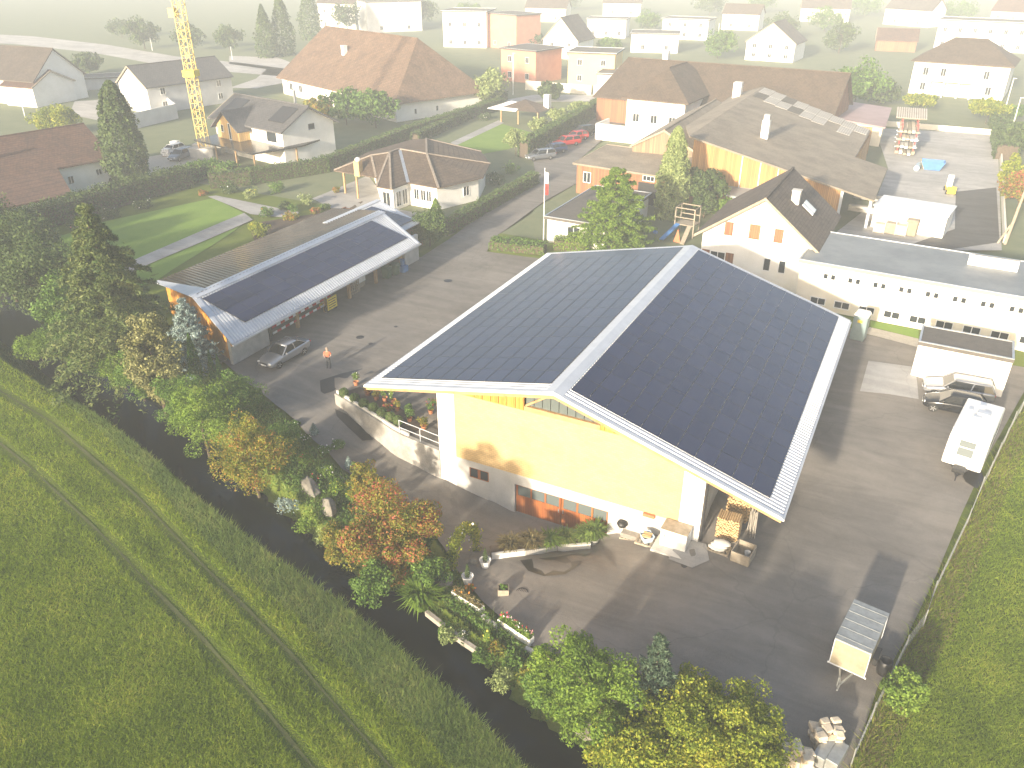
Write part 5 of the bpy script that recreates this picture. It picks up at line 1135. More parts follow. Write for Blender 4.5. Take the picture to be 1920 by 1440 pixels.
# far village, each seen at the top of the picture
FV = 'far village houses in the haze'
spec = [('cream three-storey house between dark conifers, top left of centre', (600, 52), (668, 55), 9, 5, 3, 0, 'white_wall', 'tile_brown', 3, 2, False, 0),
 ('pale grey warehouse block behind the farmhouse', (690, 62), (792, 58), 14, 5, 0, 1, 'grey_wall', 'flat_roof', 2, 1, False, 0),
 ('bright cream apartment block with flat roof beyond the farmhouse', (832, 88), (912, 90), 12, 22, 0, 1, 'white_wall', 'flat_roof', 3, 2, False, 0),
 ('low reddish building right of the cream apartment block', (915, 88), (968, 95), 10, 25, 0, 1, 'red_wall', 'flat_roof', 2, 1, False, 0),
 ('reddish flat-roofed house with stepped terrace left of the yellow cube house', (940, 150), (1004, 158), 10, 92, 0, 1, 'red_wall', 'flat_roof', 2, 2, False, 0),
 ('pale yellow cube house with flat roof behind the hedged garden', (1064, 158), (1150, 162), 10, 100, 0, 1, 'yellow_wall', 'flat_roof', 2, 2, False, 0),
 ('white annex stepping down from the yellow cube house', (1120, 170), (1162, 172), 8, 140, 0, 1, 'white_wall', 'flat_roof', 1, 1, False, 0),
 ('white steep-gabled house above the reddish flat house', (1018, 108), (1082, 112), 12, 75, 6, 0, 'white_wall', 'tile_dark', 2, 2, True, 0),
 ('white flat-roofed house behind the steep white gable', (1100, 70), (1172, 72), 9, 36, 0, 1, 'white_wall', 'flat_roof', 3, 1, False, 0),
 ('white flat house with a wide dark window band, centre right', (1182, 98), (1270, 100), 10, 64, 0, 1, 'white_wall', 'flat_roof', 2, 1, False, 0),
 ('pale two-storey house behind the wide-window house', (1240, 72), (1325, 76), 10, 36, 0, 1, 'white_wall', 'flat_roof', 3, 2, False, 0),
 ('white gable house in front of the tall trees, right of the long barn roof', (1396, 112), (1486, 118), 12, 78, 5, 0, 'white_wall', 'tile_dark', 3, 2, True, 0),
 ('small white house on the hazy skyline left of the villa', (1352, 55), (1420, 58), 9, 25, 3, 0, 'white_wall', 'tile_brown', 2, 1, False, 0),
 ('dark roofed house with bright white wall panel near the top right', (1655, 45), (1740, 52), 10, 15, 4, 0, 'white_wall', 'tile_dark', 2, 1, False, 0),
 ('small brown gabled hut behind the villa garden', (1640, 95), (1715, 98), 8, 75, 3, 0, 'boards_brown', 'tile_red', 0, 1, False, 0),
 ('long white apartment building behind the villa', (1750, 90), (1920, 100), 12, 38, 0, 1, 'white_wall', 'flat_roof', 6, 2, False, 0),
 ('house with red tiled lean-to at the top right corner', (1850, 60), (1935, 66), 10, 20, 4, 0, 'white_wall', 'tile_red', 3, 2, False, 0),
 ('pale house on the hazy skyline above the steep gable', (1130, 30), (1200, 31), 9, 5, 3, 0, 'white_wall', 'tile_brown', 2, 1, False, 0),
 ('pale house on the hazy skyline, top centre', (985, 40), (1060, 42), 9, 14, 3, 0, 'cream_wall', 'tile_brown', 2, 1, False, 0),
 ('long pale house on the hazy skyline right of centre', (1500, 40), (1590, 42), 9, 15, 3, 0, 'white_wall', 'tile_brown', 3, 1, False, 0)]
for lb, bl, br, dp, ey, dz, fl_, wa, ro_, nw, fl2, pe, _ in spec: px_house(lb, bl, br, dp, ey, dz, pe, bool(fl_), wall=wa, roof=ro_, nwin=nw, floors=fl2, group=FV)
# pavilion in the hedged garden
pv_ = thing('garden_pavilion', 'open garden pavilion with pale roof and wooden posts', 'pavilion', V(985, 228), R(-4)); g = MB()
g.add([(-4, -3, 2.4), (4.5, -3, 2.4), (4.5, 3, 2.4), (-4, 3, 2.4), (0, 0, 3.9)], [(0, 1, 4), (1, 2, 4), (2, 3, 4), (3, 0, 4), (3, 2, 1, 0)]); g.build('roof', 'tile_brown', pv_)
g = MB(); g.slab([(-6, -3.4, 2.35), (0, -3.4, 2.35), (0, -.5, 3.3), (-3, 0, 3.4)], .1); g.build('awning', 'white_plastic', pv_)
for x in (-3.6, 0, 4): g = MB(); g.box(x, -2.8, 0, x + .2, -2.6, 2.4); g.build('post', 'wood_beam', pv_)
g = MB(); g.box(3.2, 1, 2.4, 4.2, 2, 4.8); g.build('chimney', 'white_wall', pv_)
# ------------------------------------------------------------------ paved places of the village
for nm, pts, m_ in [('village_road', [(905, 196), (1000, 178), (1120, 178), (1260, 196), (1250, 206), (1120, 190), (1000, 192), (912, 208)], 'asphalt_hazed'),
    ('hall_yard', [(1560, 442), (1640, 380), (1665, 316), (1640, 240), (1870, 252), (1872, 300), (1878, 470), (1800, 470)], 'asphalt_hazed'),
    ('far_road', [(-60, 62), (60, 68), (200, 84), (330, 106), (450, 118), (560, 132), (560, 146), (440, 136), (300, 122), (180, 100), (40, 84), (-60, 78)], 'asphalt_hazed'),
    ('farm_lane', [(430, 105), (520, 108), (575, 128), (560, 150), (480, 166), (430, 165), (480, 148), (500, 130), (430, 120)], 'asphalt_hazed'),
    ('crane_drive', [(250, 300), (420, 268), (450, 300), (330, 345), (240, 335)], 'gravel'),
    ('left_drive', [(140, 190), (250, 185), (230, 235), (130, 215)], 'asphalt_hazed')]:
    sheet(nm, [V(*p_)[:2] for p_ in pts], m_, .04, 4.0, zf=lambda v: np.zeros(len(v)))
sheet('painted_roof_shadow', [V(*p_)[:2] for p_ in [(1792, 360), (1868, 352), (1874, 455), (1770, 470), (1700, 462), (1790, 430)]], 'asphalt_shaded', .05, 4, zf=lambda v: np.zeros(len(v)))  # building's roof shadow painted as a dark sheet on the yard
sheet('concrete_patch', pxpoly([(1628, 678), (1715, 690), (1722, 750), (1612, 735)]), 'concrete_slab', .08)
# ------------------------------------------------------------------ vegetation
leaf('leaf_spruce', [(.02, .036, .012), (.042, .066, .018), (.075, .10, .028), (.12, .13, .045)], .5, .2, gain=1.5)
leaf('leaf_fir', [(.02, .04, .025), (.045, .075, .045), (.09, .125, .075)], .5, .2, gain=1.3)
leaf('leaf_blond', [(.045, .050, .018), (.10, .105, .038), (.20, .19, .085)], .7, .2, gain=1.7)
leaf('leaf_bluespruce', [(.05, .075, .07), (.11, .15, .145), (.21, .26, .25)], .8, .12, gain=1.7)
leaf('leaf_thuja', [(.02, .05, .008), (.045, .10, .014), (.085, .16, .025)], .9, .25, gain=1.7)
leaf('leaf_dark', [(.018, .032, .010), (.035, .058, .016), (.065, .095, .028)], .5, .3, gain=1.7)
leaf('leaf_green', [(.028, .055, .010), (.055, .105, .018), (.10, .16, .032)], .5, .35, gain=1.7)
leaf('leaf_bright', [(.04, .075, .010), (.085, .14, .018), (.15, .21, .032)], .5, .4, gain=1.7)
leaf('leaf_yellow', [(.06, .09, .010), (.12, .16, .016), (.21, .235, .026), (.32, .29, .045)], .6, .45, gain=1.5)
leaf('leaf_autumn', [(.05, .075, .012), (.11, .135, .018), (.17, .18, .024), (.23, .17, .03), (.27, .10, .04)], .9, .4, gain=1.35)
leaf('leaf_red', [(.05, .075, .012), (.11, .13, .018), (.18, .16, .026), (.24, .09, .04), (.28, .06, .055)], .75, .35, gain=1.35)
leaf('leaf_pale', [(.07, .095, .03), (.13, .165, .06), (.21, .24, .10)], .6, .3, gain=1.7)
leaf('leaf_hedge', [(.022, .042, .010), (.042, .072, .016), (.07, .11, .025)], .8, .25, gain=1.7)
leaf('flower_white', [(.7, .7, .66), (.8, .8, .76)], 1, .2); leaf('flower_red', [(.5, .02, .04), (.62, .08, .10)], 1, .2); leaf('flower_yellow', [(.65, .55, .04), (.75, .65, .15)], 1, .2); leaf('flower_pink', [(.6, .15, .25), (.68, .3, .38)], 1, .2); leaf('flower_orange', [(.6, .18, .03), (.65, .28, .05)], 1, .2)
def cards(pts, size, aspect=1.5, bias=None, up=0.0):
    """one quad per point, randomly turned; bias: preferred outward directions"""
    n = len(pts); a = rng.normal(size=(n, 3))
    if bias is not None: a = a * .75 + bias * 1.0
    a[:, 2] += up; a /= np.linalg.norm(a, axis=1)[:, None] + 1e-9
    b = rng.normal(size=(n, 3)); b -= a * (a * b).sum(1)[:, None]; b /= np.linalg.norm(b, axis=1)[:, None] + 1e-9; c = np.cross(a, b)
    s = size * rng.uniform(.6, 1.35, n)[:, None]; l = s * aspect
    return np.stack([pts - b * l * .5, pts + c * s * .42, pts + b * l * .5, pts - c * s * .42], 1).reshape(-1, 3)
def unit(n):
    v = rng.normal(size=(n, 3)); return v / np.linalg.norm(v, axis=1)[:, None]
def crown_round(n, r, h, clumps=26, tight=.34, flat=.0):
    """clumps of leaves spread through an uneven ellipsoid (r radius, h height, base at 0)"""
    clumps = int(clumps * 1.6); tight = tight * .82; d = unit(clumps); d[:, 2] = d[:, 2] * .9 + flat; rad = rng.uniform(.25, 1.18, clumps) ** .7
    cs = d * rad[:, None] * np.array([r, r, h / 2]) * .80; cr = r * tight * rng.uniform(.5, 1.45, clumps)
    i = rng.integers(0, clumps, n); q = unit(n); rr = rng.uniform(.35, 1, n) ** .5
    p = cs[i] + q * (cr[i] * rr)[:, None] * np.array([1, 1, .85]); p[:, 2] += h / 2
    return p, q
def crown_conifer(n, r, h, levels=26, droop=.25, power=.9, rough=.25, base=.04):
    """whorls of drooping branches; sprays sit along the branches"""
    z = rng.uniform(base, 1.0, n) ** 1.0; lev = np.floor(z * levels) / levels + .5 / levels
    nb = np.maximum(5, (13 * (1 - lev) + 4)).astype(int); k = np.floor(rng.uniform(0, 1, n) * nb)
    hsh = np.sin(k * 12.9898 + np.floor(z * levels) * 78.233) * 43758.5453; hsh -= np.floor(hsh)
    ang = (k + hsh * .8) / nb * 2 * math.pi + np.floor(z * levels) * 2.4
    L = r * (1 - lev) ** power * (1 - rough + 2 * rough * hsh) + .04 * r
    t = rng.uniform(.08, 1, n) ** .55; wd = .115 * L * (1.1 - t) + .022 * r
    x = t * L; side = rng.normal(size=n) * wd
    p = np.c_[x * np.cos(ang) - side * np.sin(ang), x * np.sin(ang) + side * np.cos(ang), lev * h + rng.normal(size=n) * h * .008 - droop * L * t ** 2 + .10 * L * t]
    bias = np.c_[np.cos(ang) * .3, np.sin(ang) * .3, np.full(n, .9)]
    return p, bias
def crown_column(n, r, h, lumps=40, tip=.8):
    z = rng.uniform(0, 1, n); a = rng.uniform(0, 2 * math.pi, n)
    prof = np.where(z < .35, .75 + .25 * z / .35, np.clip((1 - z) / .65, 0, 1) ** tip)
    hs = np.sin(np.floor(a * 2.6) * 12.9 + np.floor(z * 14) * 78.2) * 43758.5; hs -= np.floor(hs)
    rad = r * prof * (.72 + .34 * hs) * rng.uniform(.72, 1.0, n)
    return np.c_[rad * np.cos(a), rad * np.sin(a), z * h], np.c_[np.cos(a), np.sin(a), np.full(n, .4)]
def trunk(t, h, r, top=.6, m='bark', limbs=5, cr=1.0):
    g = MB(); pts = [(0, 0, -.3)]; 
    for k in range(1, 5): pts.append((random.uniform(-.04, .04) * h * .5, random.uniform(-.04, .04) * h * .5, h * top * k / 4))
    for k in range(4): g.tube(pts[k], pts[k + 1], r * (1 - .17 * k), r * (1 - .17 * (k + 1)), 7)
    for k in range(limbs):
        a = 2.4 * k; z = h * (.25 + .35 * k / max(1, limbs)); g.tube((0, 0, z), (cr * .6 * math.cos(a), cr * .6 * math.sin(a), z + h * .2), r * .4, r * .12, 5)
    g.build('trunk', m, t)
def tree_px(name, label, cat, base, top_y, w_px, kind, m, n, size, z=None, group=None, clear=.12, tw=None, **k):
    b = at(*base) if z is None else V(*base, z); h = .5
    while h < 30 and proj(b + [0, 0, h])[1] > top_y: h += .05
    dist = np.linalg.norm(b - np.array([0, 0, CAM_H])); r = w_px / 2 * dist / F_PX
    return tree(name, label, cat, b, h, r, kind, m, n, size, group, clear, tw, **k)
def tree(name, label, cat, b, h, r, kind, m, n, size, group=None, clear=.12, tw=None, **k):
    t = thing(name, label, cat, b, 0, group)
    if kind == 'round':
        p, q = crown_round(n, r, h * (1 - clear), **k); p[:, 2] += h * clear; trunk(t, h, tw or max(.04, h * .018), .55, cr=r)
    elif kind == 'conifer': p, q = crown_conifer(n, r, h * .97, **k); p[:, 2] += h * .03; trunk(t, h, tw or max(.06, h * .016), .93, limbs=0)
    else: p, q = crown_column(n, r, h, **k); trunk(t, h, tw or .07, .6, limbs=0)
    fast('crown', cards(p, size, 1.5 if kind != 'conifer' else 3.0, q), 4, m, t)
    return t
TB = 'trees along the stream bank'
tree_px('spruce_tree', 'tall dark spruce with brownish cones between lawn and stream', 'spruce', (238, 695), 382, 235, 'conifer', 'leaf_spruce', 60000, .105, group=TB, droop=.3, levels=17, power=.9, rough=.38)
tree_px('cypress_tree', 'bushy blond-tipped cypress in front of the shed corner', 'cypress', (312, 772), 566, 100, 'round', 'leaf_blond', 15000, .13, clear=.02, clumps=60, tight=.30, group=TB)
tree_px('blue_spruce', 'silvery blue spruce against the orange shed wall', 'spruce', (368, 694), 560, 95, 'conifer', 'leaf_bluespruce', 9000, .12, levels=14, droop=.0, power=.8, group=TB)
tree_px('thuja_column', 'slim bright green thuja in front of the blue spruce', 'thuja', (371, 714), 625, 26, 'column', 'leaf_thuja', 4500, .07, group=TB)
tree_px('thuja_column', 'left of two very slim thujas near the shed pier', 'thuja', (402, 716), 656, 15, 'column', 'leaf_thuja', 2200, .06, group=TB)
tree_px('thuja_column', 'right of two very slim thujas near the shed pier', 'thuja', (416, 718), 664, 14, 'column', 'leaf_thuja', 2200, .06, group=TB)
tree_px('thuja_column', 'slim green thuja standing beside the big dark spruce', 'thuja', (222, 662), 575, 20, 'column', 'leaf_thuja', 3000, .07, group=TB)
for i, (b, ty, w, m, lb) in enumerate([((30, 560), 395, 150, 'leaf_dark', 'dark broadleaf tree at the left picture edge above the stream'), ((95, 600), 440, 140, 'leaf_dark', 'dark broadleaf tree left of the spruce'), ((150, 640), 500, 110, 'leaf_green', 'mid-green tree between the dark tree and the spruce foot'),
        ((-20, 480), 350, 130, 'leaf_dark', 'dark tree cut off by the left picture edge'), ((60, 500), 400, 110, 'leaf_dark', 'dark leafy tree below the red-brown roof')]):
    tree_px('broadleaf_tree', lb, 'tree', b, ty, w, 'round', m, 11000, .17, clear=.05, clumps=45, group=TB)
for b, ty, w, m, lb, n in [((80, 672), 622, 75, 'leaf_bright', 'bright green bush on the field bank at far left', 5000), ((270, 745), 640, 90, 'leaf_green', 'green bush at the spruce foot beside the water', 6000), ((190, 700), 600, 100, 'leaf_green', 'green bush under the left side of the spruce', 6500), ((140, 665), 580, 90, 'leaf_green', 'green bush left of the spruce foot beside the water', 5500), ((235, 725), 660, 80, 'leaf_bright', 'light green bush hanging into the stream below the spruce', 5000), ((392, 850), 712, 130, 'leaf_bright', 'yellow-green bush hanging over the stream below the thujas', 9000), ((452, 800), 690, 105, 'leaf_green', 'grey-green bush behind the yellow-green one', 8000),
        ((485, 925), 770, 140, 'leaf_autumn', 'orange and yellow autumn bush over the stream', 10000), ((345, 800), 690, 95, 'leaf_green', 'green bush at the foot of the blond cypress', 4500), ((540, 850), 790, 60, 'leaf_green', 'small green bush right of the autumn bush', 3500),
        ((735, 1085), 905, 190, 'leaf_red', 'large red and yellow autumn shrub overhanging the stream', 20000), ((660, 1045), 985, 110, 'leaf_autumn', 'yellowish lower shrub left of the large red one', 7000), ((690, 960), 850, 70, 'leaf_autumn', 'upright shrub with orange tips behind the red shrub', 4500), ((805, 1035), 945, 60, 'leaf_green', 'tall thin green shrub between red shrub and rose arch', 3500), ((800, 1105), 1040, 90, 'leaf_green', 'low dark green shrub at the foot of the red one', 5000), ((700, 1125), 1060, 90, 'leaf_green', 'green shrub trailing over the water below the red one', 5000)]:
    tree_px('shrub', lb, 'shrub', b, ty, w, 'round', m, int(n * 1.5), .092, clear=.0, clumps=38, tight=.30, group='shrubs on the stream bank')
# thicket at the bottom of the picture
for b, ty, w, m, lb, n in [((1065, 1345), 1195, 150, 'leaf_bright', 'feathery yellow-green shrub, left end of the bottom thicket', 12000), ((1120, 1390), 1225, 170, 'leaf_bright', 'yellow-green bush in the bottom thicket left of the fir', 12000), ((1250, 1450), 1290, 210, 'leaf_yellow', 'bright yellow bush at the bottom edge below the fir', 15000), ((1370, 1440), 1290, 160, 'leaf_yellow', 'yellow-orange bush at the right end of the bottom thicket', 12000), ((1190, 1480), 1350, 180, 'leaf_yellow', 'yellow bush cut by the bottom picture edge', 10000), ((1300, 1370), 1260, 130, 'leaf_yellow', 'yellow-tipped bush right behind the small fir', 9000), ((1400, 1500), 1370, 150, 'leaf_yellow', 'rightmost yellow bush at the bottom edge beside the stone pallets', 8000), ((1020, 1320), 1250, 90, 'leaf_green', 'low green bush where the bottom thicket meets the planters', 6000)]:
    tree_px('shrub', lb, 'shrub', b, ty, w, 'round', m, int(n * 1.6), .088, clear=.0, clumps=46, tight=.28, group='thicket at the bottom edge')
tree_px('fir_sapling', 'small bluish-green fir rising out of the bottom thicket', 'fir', (1215, 1385), 1192, 120, 'conifer', 'leaf_fir', 7000, .10, levels=13, droop=-.1, power=.85)
# village trees
tree_px('thuja_tree', 'tall dark columnar thuja beside the red-brown roofed house', 'thuja', (246, 345), 152, 82, 'column', 'leaf_dark', 13000, .26, tip=.5)
tree_px('garden_tree', 'golden round tree behind the red-brown roofed house', 'tree', (108, 252), 198, 72, 'round', 'leaf_yellow', 5000, .26, clear=.0)
tree_px('fir_tree', 'broad soft yellow-green fir in front of the flat garage', 'fir', (1148, 470), 316, 150, 'conifer', 'leaf_bright', 30000, .13, levels=13, droop=.05, power=.6)
tree_px('cypress_tree', 'tall pale columnar cypress between low timber shed and hall', 'cypress', (1256, 408), 238, 70, 'column', 'leaf_pale', 13000, .22, tip=.55)
tree_px('garden_tree', 'dark green bush tree right of the pale cypress', 'tree', (1318, 408), 305, 85, 'round', 'leaf_dark', 8000, .22, clear=.0)
tree_px('garden_tree', 'yellow-green shrub between the dark bush and the white gable', 'tree', (1355, 412), 365, 45, 'round', 'leaf_bright', 3000, .2, clear=.0)
GT = 'village trees'
for b, ty, w, kd, m, lb in [((650, 235), 165, 90, 'round', 'leaf_green', 'left tree of the clump before the big farmhouse'), ((705, 240), 160, 95, 'round', 'leaf_green', 'right tree of the clump before the big farmhouse'), ((603, 232), 175, 55, 'round', 'leaf_autumn', 'yellowing tree between ochre house and farmhouse'), ((560, 175), 120, 45, 'round', 'leaf_dark', 'dark tree at the left end of the farmhouse'),
        ((915, 203), 125, 78, 'round', 'leaf_pale', 'pale spreading fruit tree right of the farmhouse'), ((502, 108), 8, 42, 'column', 'leaf_dark', 'left dark conifer in the haze above the farmhouse'), ((535, 104), -15, 48, 'column', 'leaf_dark', 'middle dark conifer in the haze above the farmhouse'), ((585, 75), -30, 46, 'column', 'leaf_dark', 'right dark conifer in the haze above the farmhouse'), ((652, 62), 0, 60, 'round', 'leaf_dark', 'rounded dark tree in front of the cream house'),
        ((168, 138), 100, 45, 'round', 'leaf_dark', 'small round tree on the hazy field at left'), ((272, 92), 30, 60, 'round', 'leaf_dark', 'hazy tree left of the crane mast'), ((360, 95), 40, 55, 'round', 'leaf_dark', 'hazy tree just right of the crane mast'), ((432, 98), 42, 48, 'round', 'leaf_dark', 'hazy tree beside the white road post'), ((230, 70), 35, 40, 'round', 'leaf_dark', 'faint tree far out in the left haze'),
        ((1030, 190), 150, 50, 'round', 'leaf_dark', 'dark round tree behind the pavilion'), ((1600, 200), 110, 95, 'round', 'leaf_green', 'large tree between the long barn roof and the villa'), ((1650, 195), 150, 60, 'round', 'leaf_dark', 'dark bush left of the villa garden'), ((1572, 100), 35, 60, 'round', 'leaf_dark', 'hazy tree behind the small brown hut'), ((1545, 60), 10, 60, 'round', 'leaf_green', 'hazy tree on the skyline right of centre'), ((1345, 110), 55, 60, 'round', 'leaf_green', 'hazy tree behind the long barn ridge'), ((1790, 40), 0, 60, 'round', 'leaf_green', 'pale tree at the top right behind the villa'),
        ((1215, 60), 18, 50, 'round', 'leaf_green', 'hazy tree between far white houses'), ((1000, 90), 60, 40, 'round', 'leaf_dark', 'dark bush left of the steep white gable'), ((1140, 100), 70, 50, 'round', 'leaf_green', 'bush right of the steep white gable'), ((1465, 75), 25, 60, 'round', 'leaf_dark', 'hazy tree above the white gable house'), ((790, 55), -10, 60, 'round', 'leaf_dark', 'dark tree beside the pale warehouse'), ((880, 40), 0, 50, 'round', 'leaf_green', 'hazy tree behind the cream apartment block'), ((1330, 30), -15, 60, 'round', 'leaf_dark', 'faint tree on the skyline, centre right'), ((1430, 25), -15, 50, 'round', 'leaf_green', 'faint small tree on the skyline beside it'), ((1060, 20), -20, 60, 'round', 'leaf_dark', 'faint tree on the skyline, top centre'), ((1620, 30), -15, 60, 'round', 'leaf_green', 'faint tree on the skyline left of the dark roof'), ((1900, 290), 225, 60, 'round', 'leaf_dark', 'dark tree at right edge behind the lane'), ((1890, 225), 195, 40, 'round', 'leaf_green', 'green bush beside the villa lane lamps')]:
    tree_px('village_tree', lb, 'tree', b, ty, w, kd, m, 3200, .42, z=0, group=GT, clear=.1 if kd == 'round' else 0)
tree_px('maple_tree', 'red-leaved maple at the right edge beside the lane', 'maple', (1905, 395), 312, 70, 'round', 'leaf_red', 5000, .22, clear=.2)
tree_px('shrub', 'bright yellow-green upright shrub beside the lane wall', 'shrub', (1886, 350), 285, 34, 'round', 'leaf_yellow', 3000, .2, clear=0)
for b, ty, w, lb in [((1722, 207), 176, 58, 'left clipped umbrella tree in front of the villa'), ((1848, 232), 185, 66, 'right clipped umbrella tree in front of the villa')]:
    t_ = tree_px('topiary_tree', lb, 'topiary', b, ty, w, 'round', 'leaf_yellow', 4500, .28, clear=.35, clumps=60, tight=.22, group='clipped trees')
for b, ty, w, lb in [((967, 292), 240, 46, 'nearest clipped ball tree along the hedged garden'), ((1012, 262), 218, 46, 'second clipped ball tree along the hedged garden'), ((1046, 240), 202, 46, 'third clipped ball tree along the hedged garden'), ((1085, 225), 188, 44, 'farthest clipped ball tree along the hedged garden')]:
    tree_px('topiary_tree', lb, 'topiary', b, ty, w, 'round', 'leaf_pale', 3600, .22, clear=.30, clumps=50, tight=.24, group='clipped trees')
tree_px('shrub', 'upright green shrub at the corner of the bungalow', 'shrub', (818, 412), 372, 28, 'column', 'leaf_bright', 2500, .13)
tree_px('shrub', 'rounded bush between the shed end and the road hedge', 'shrub', (806, 462), 388, 74, 'round', 'leaf_hedge', 9000, .14, clear=0, clumps=50)
tree_px('shrub', 'olive bush at the right end of the meadow fence trailer', 'shrub', (1690, 1330), 1262, 75, 'round', 'leaf_bright', 4500, .10, clear=0)

def hedge(label, pts, w, h, m='leaf_hedge', per=420, size=.14, z=None, kind=None, cat='hedge', wob=.12):
    P = [at(*p_) if z is None else V(*p_, z) for p_ in pts]; t = thing('hedge', label, cat, P[0], 0); base = P[0]; V_ = []; core = MB()
    for a, b in zip(P[:-1], P[1:]):
        d = b - a; L_ = np.linalg.norm(d[:2]); u = d / L_; nn = np.array([-u[1], u[0], 0]); n_ = int(per * L_ * (w + 2 * h) / 5)
        s = rng.uniform(0, w + 2 * h, n_); tt = rng.uniform(-.02, 1.02, n_)
        off = np.where(s < h, -w / 2, np.where(s < h + w, s - h - w / 2, w / 2)); zz = np.where(s < h, s, np.where(s < h + w, h, s - h - w))
        k_ = np.sin(tt * L_ * 1.9) * .05 + np.sin(tt * L_ * 5.3) * .04
        p_ = a + tt[:, None] * d + nn * (off * (1 + rng.normal(size=n_) * .05))[:, None]; p_[:, 2] += zz * (1 + k_) + rng.normal(size=n_) * wob * .5; p_ += rng.normal(size=(n_, 3)) * wob * .4
        bias = nn[None, :] * np.sign(off)[:, None] * (zz < h * .97)[:, None] + np.array([0, 0, 1.0])[None, :] * (zz >= h * .97)[:, None]
        V_.append(cards(p_, size, 1.4, bias)); q = nn * (w / 2 - .1); core.hexa([a - q, b - q, b + q, a + q], [x + [0, 0, h - .12] for x in (a - q, b - q, b + q, a + q)])
    core.v = [tuple(np.array(v) - base) for v in core.v]; core.build('inner_branches', 'bark', t)
    fast('foliage', np.concatenate(V_) - base, 4, m, t); return t
hedge('long clipped hedge running behind bungalow and ochre house', [(395, 352), (470, 345), (612, 322), (760, 262), (860, 228), (940, 204)], 1.5, 2.0)
hedge('low clipped hedge between the bungalow and the access road', [(832, 442), (905, 398), (1002, 344)], 1.3, 1.5)
hedge('tall dark clipped hedge along the row of parked cars', [(982, 296), (1060, 250), (1132, 206)], 1.6, 2.6, size=.18)
hedge('planted strip of low bushes in a kerb at the yard entrance', [(922, 464), (960, 468), (1022, 474)], 1.8, 1.0, 'leaf_green')
hedge('low row of bushes in front of the white flat garage', [(1040, 466), (1100, 470)], 1.4, 1.2, 'leaf_bright')
hedge('dark hedge belt behind the lawn below the red-brown roof', [(40, 440), (150, 405), (260, 372), (352, 348)], 2.6, 2.3, 'leaf_dark', size=.2, wob=.35)
hedge('dark green hedge in front of the crane base', [(330, 350), (392, 330), (440, 340)], 2.2, 2.0, 'leaf_green', size=.2, wob=.3)
hedge('far dark hedge between the farmhouse meadow and garden', [(780, 268), (880, 222), (945, 188)], 1.4, 1.6, 'leaf_dark', size=.25, per=200)
hedge('hedge along the lane at the right picture edge', [(1884, 300), (1878, 262), (1872, 232)], 3.0, 2.2, 'leaf_dark', size=.3, per=150)
# ------------------------------------------------------------------ lawns and paths left
Z0 = lambda v: np.zeros(len(v))
sheet('lawn', [V(*p_)[:2] for p_ in [(60, 460), (200, 415), (400, 372), (470, 405), (440, 430), (290, 528), (150, 560)]], 'lawn', .05, 3)
pth = [(258, 484), (456, 404), (470, 418), (330, 472), (262, 494)]
sheet('garden_path', [V(*p_)[:2] for p_ in [(225, 494), (330, 452), (458, 400), (474, 412), (355, 462), (240, 510)]], 'concrete_slab', .13, 2)
sheet('garden_path', [V(*p_)[:2] for p_ in [(390, 370), (405, 368), (560, 398), (556, 410), (470, 402)]], 'concrete_slab', .12, 2)
sheet('bungalow_terrace', [V(*p_)[:2] for p_ in [(585, 372), (690, 330), (740, 392), (830, 408), (780, 430), (640, 400)]], 'concrete_slab', .06, 2)
sheet('garden_bed', [V(*p_)[:2] for p_ in [(465, 418), (560, 405), (640, 395), (690, 372), (600, 440), (480, 460)]], 'soil', .06, 2)
sheet('lawn', [V(*p_)[:2] for p_ in [(845, 272), (938, 232), (1000, 250), (955, 280), (890, 292)]], 'lawn', .05, 3, zf=Z0)
sheet('garden_path', [V(*p_)[:2] for p_ in [(845, 268), (935, 226), (945, 231), (852, 275)]], 'concrete_slab', .07, 3, zf=Z0)
sheet('verge_grass', [V(*p_)[:2] for p_ in [(1632, 602), (1722, 620), (1722, 636), (1632, 614)]], 'lawn', .06, 2)
sheet('verge_gravel', [V(*p_)[:2] for p_ in [(1630, 614), (1722, 636), (1724, 652), (1622, 626)]], 'gravel', .05, 2)
# ------------------------------------------------------------------ meadow blades
def blades(name, P, h0, h1, w, m, lean=.35, label=None):
    n = len(P); z = np.concatenate([ground_z(c) for c in np.array_split(P, max(1, n // 6000))]) - .02
    a = rng.uniform(0, 2 * math.pi, n); hh = rng.uniform(h0, h1, n) if np.isscalar(h0) else h0 * rng.uniform(.6, 1.3, n)
    ln = rng.normal(size=(n, 2)) * lean * hh[:, None]; ww = w * rng.uniform(.6, 1.4, n)
    b = np.c_[P, z]; dx = np.c_[np.cos(a) * ww, np.sin(a) * ww, np.zeros(n)]
    tip = b + np.c_[ln, hh]
    o = fast(name, np.stack([b - dx, b + dx, tip], 1).reshape(-1, 3), 3, m); o['kind'] = 'stuff'
    if label: o['label'] = label
    return o
def scatter(poly_px, n, margin=0.0):
    """points even in the picture's eye, denser near the camera"""
    lo = np.min(poly_px, 0); hi = np.max(poly_px, 0); out = []
    k = 0
    while k < n:
        q = rng.uniform(lo, hi, (n, 2)); q = q[pip(q, poly_px)]; out.append(q); k += len(q)
    q = np.concatenate(out)[:n]; d = fw[None] + rt[None] * ((q[:, :1] - 960) / F_PX) - up_[None] * ((q[:, 1:] - 720) / F_PX); z = -1.25
    t_ = (z - CAM_H) / d[:, 2]; return d[:, :2] * t_[:, None]
mat('rut_soil', (.085, .10, .024), (.055, .06, .018), 2.5, .95, bmp=.6, fine=.4)
FIELD = np.array([(-160, 470), (0, 602), (160, 722), (282, 808), (425, 945), (605, 1085), (805, 1255), (1000, 1450), (1100, 1560), (-160, 1560)])
Pf = scatter(FIELD, 420000)
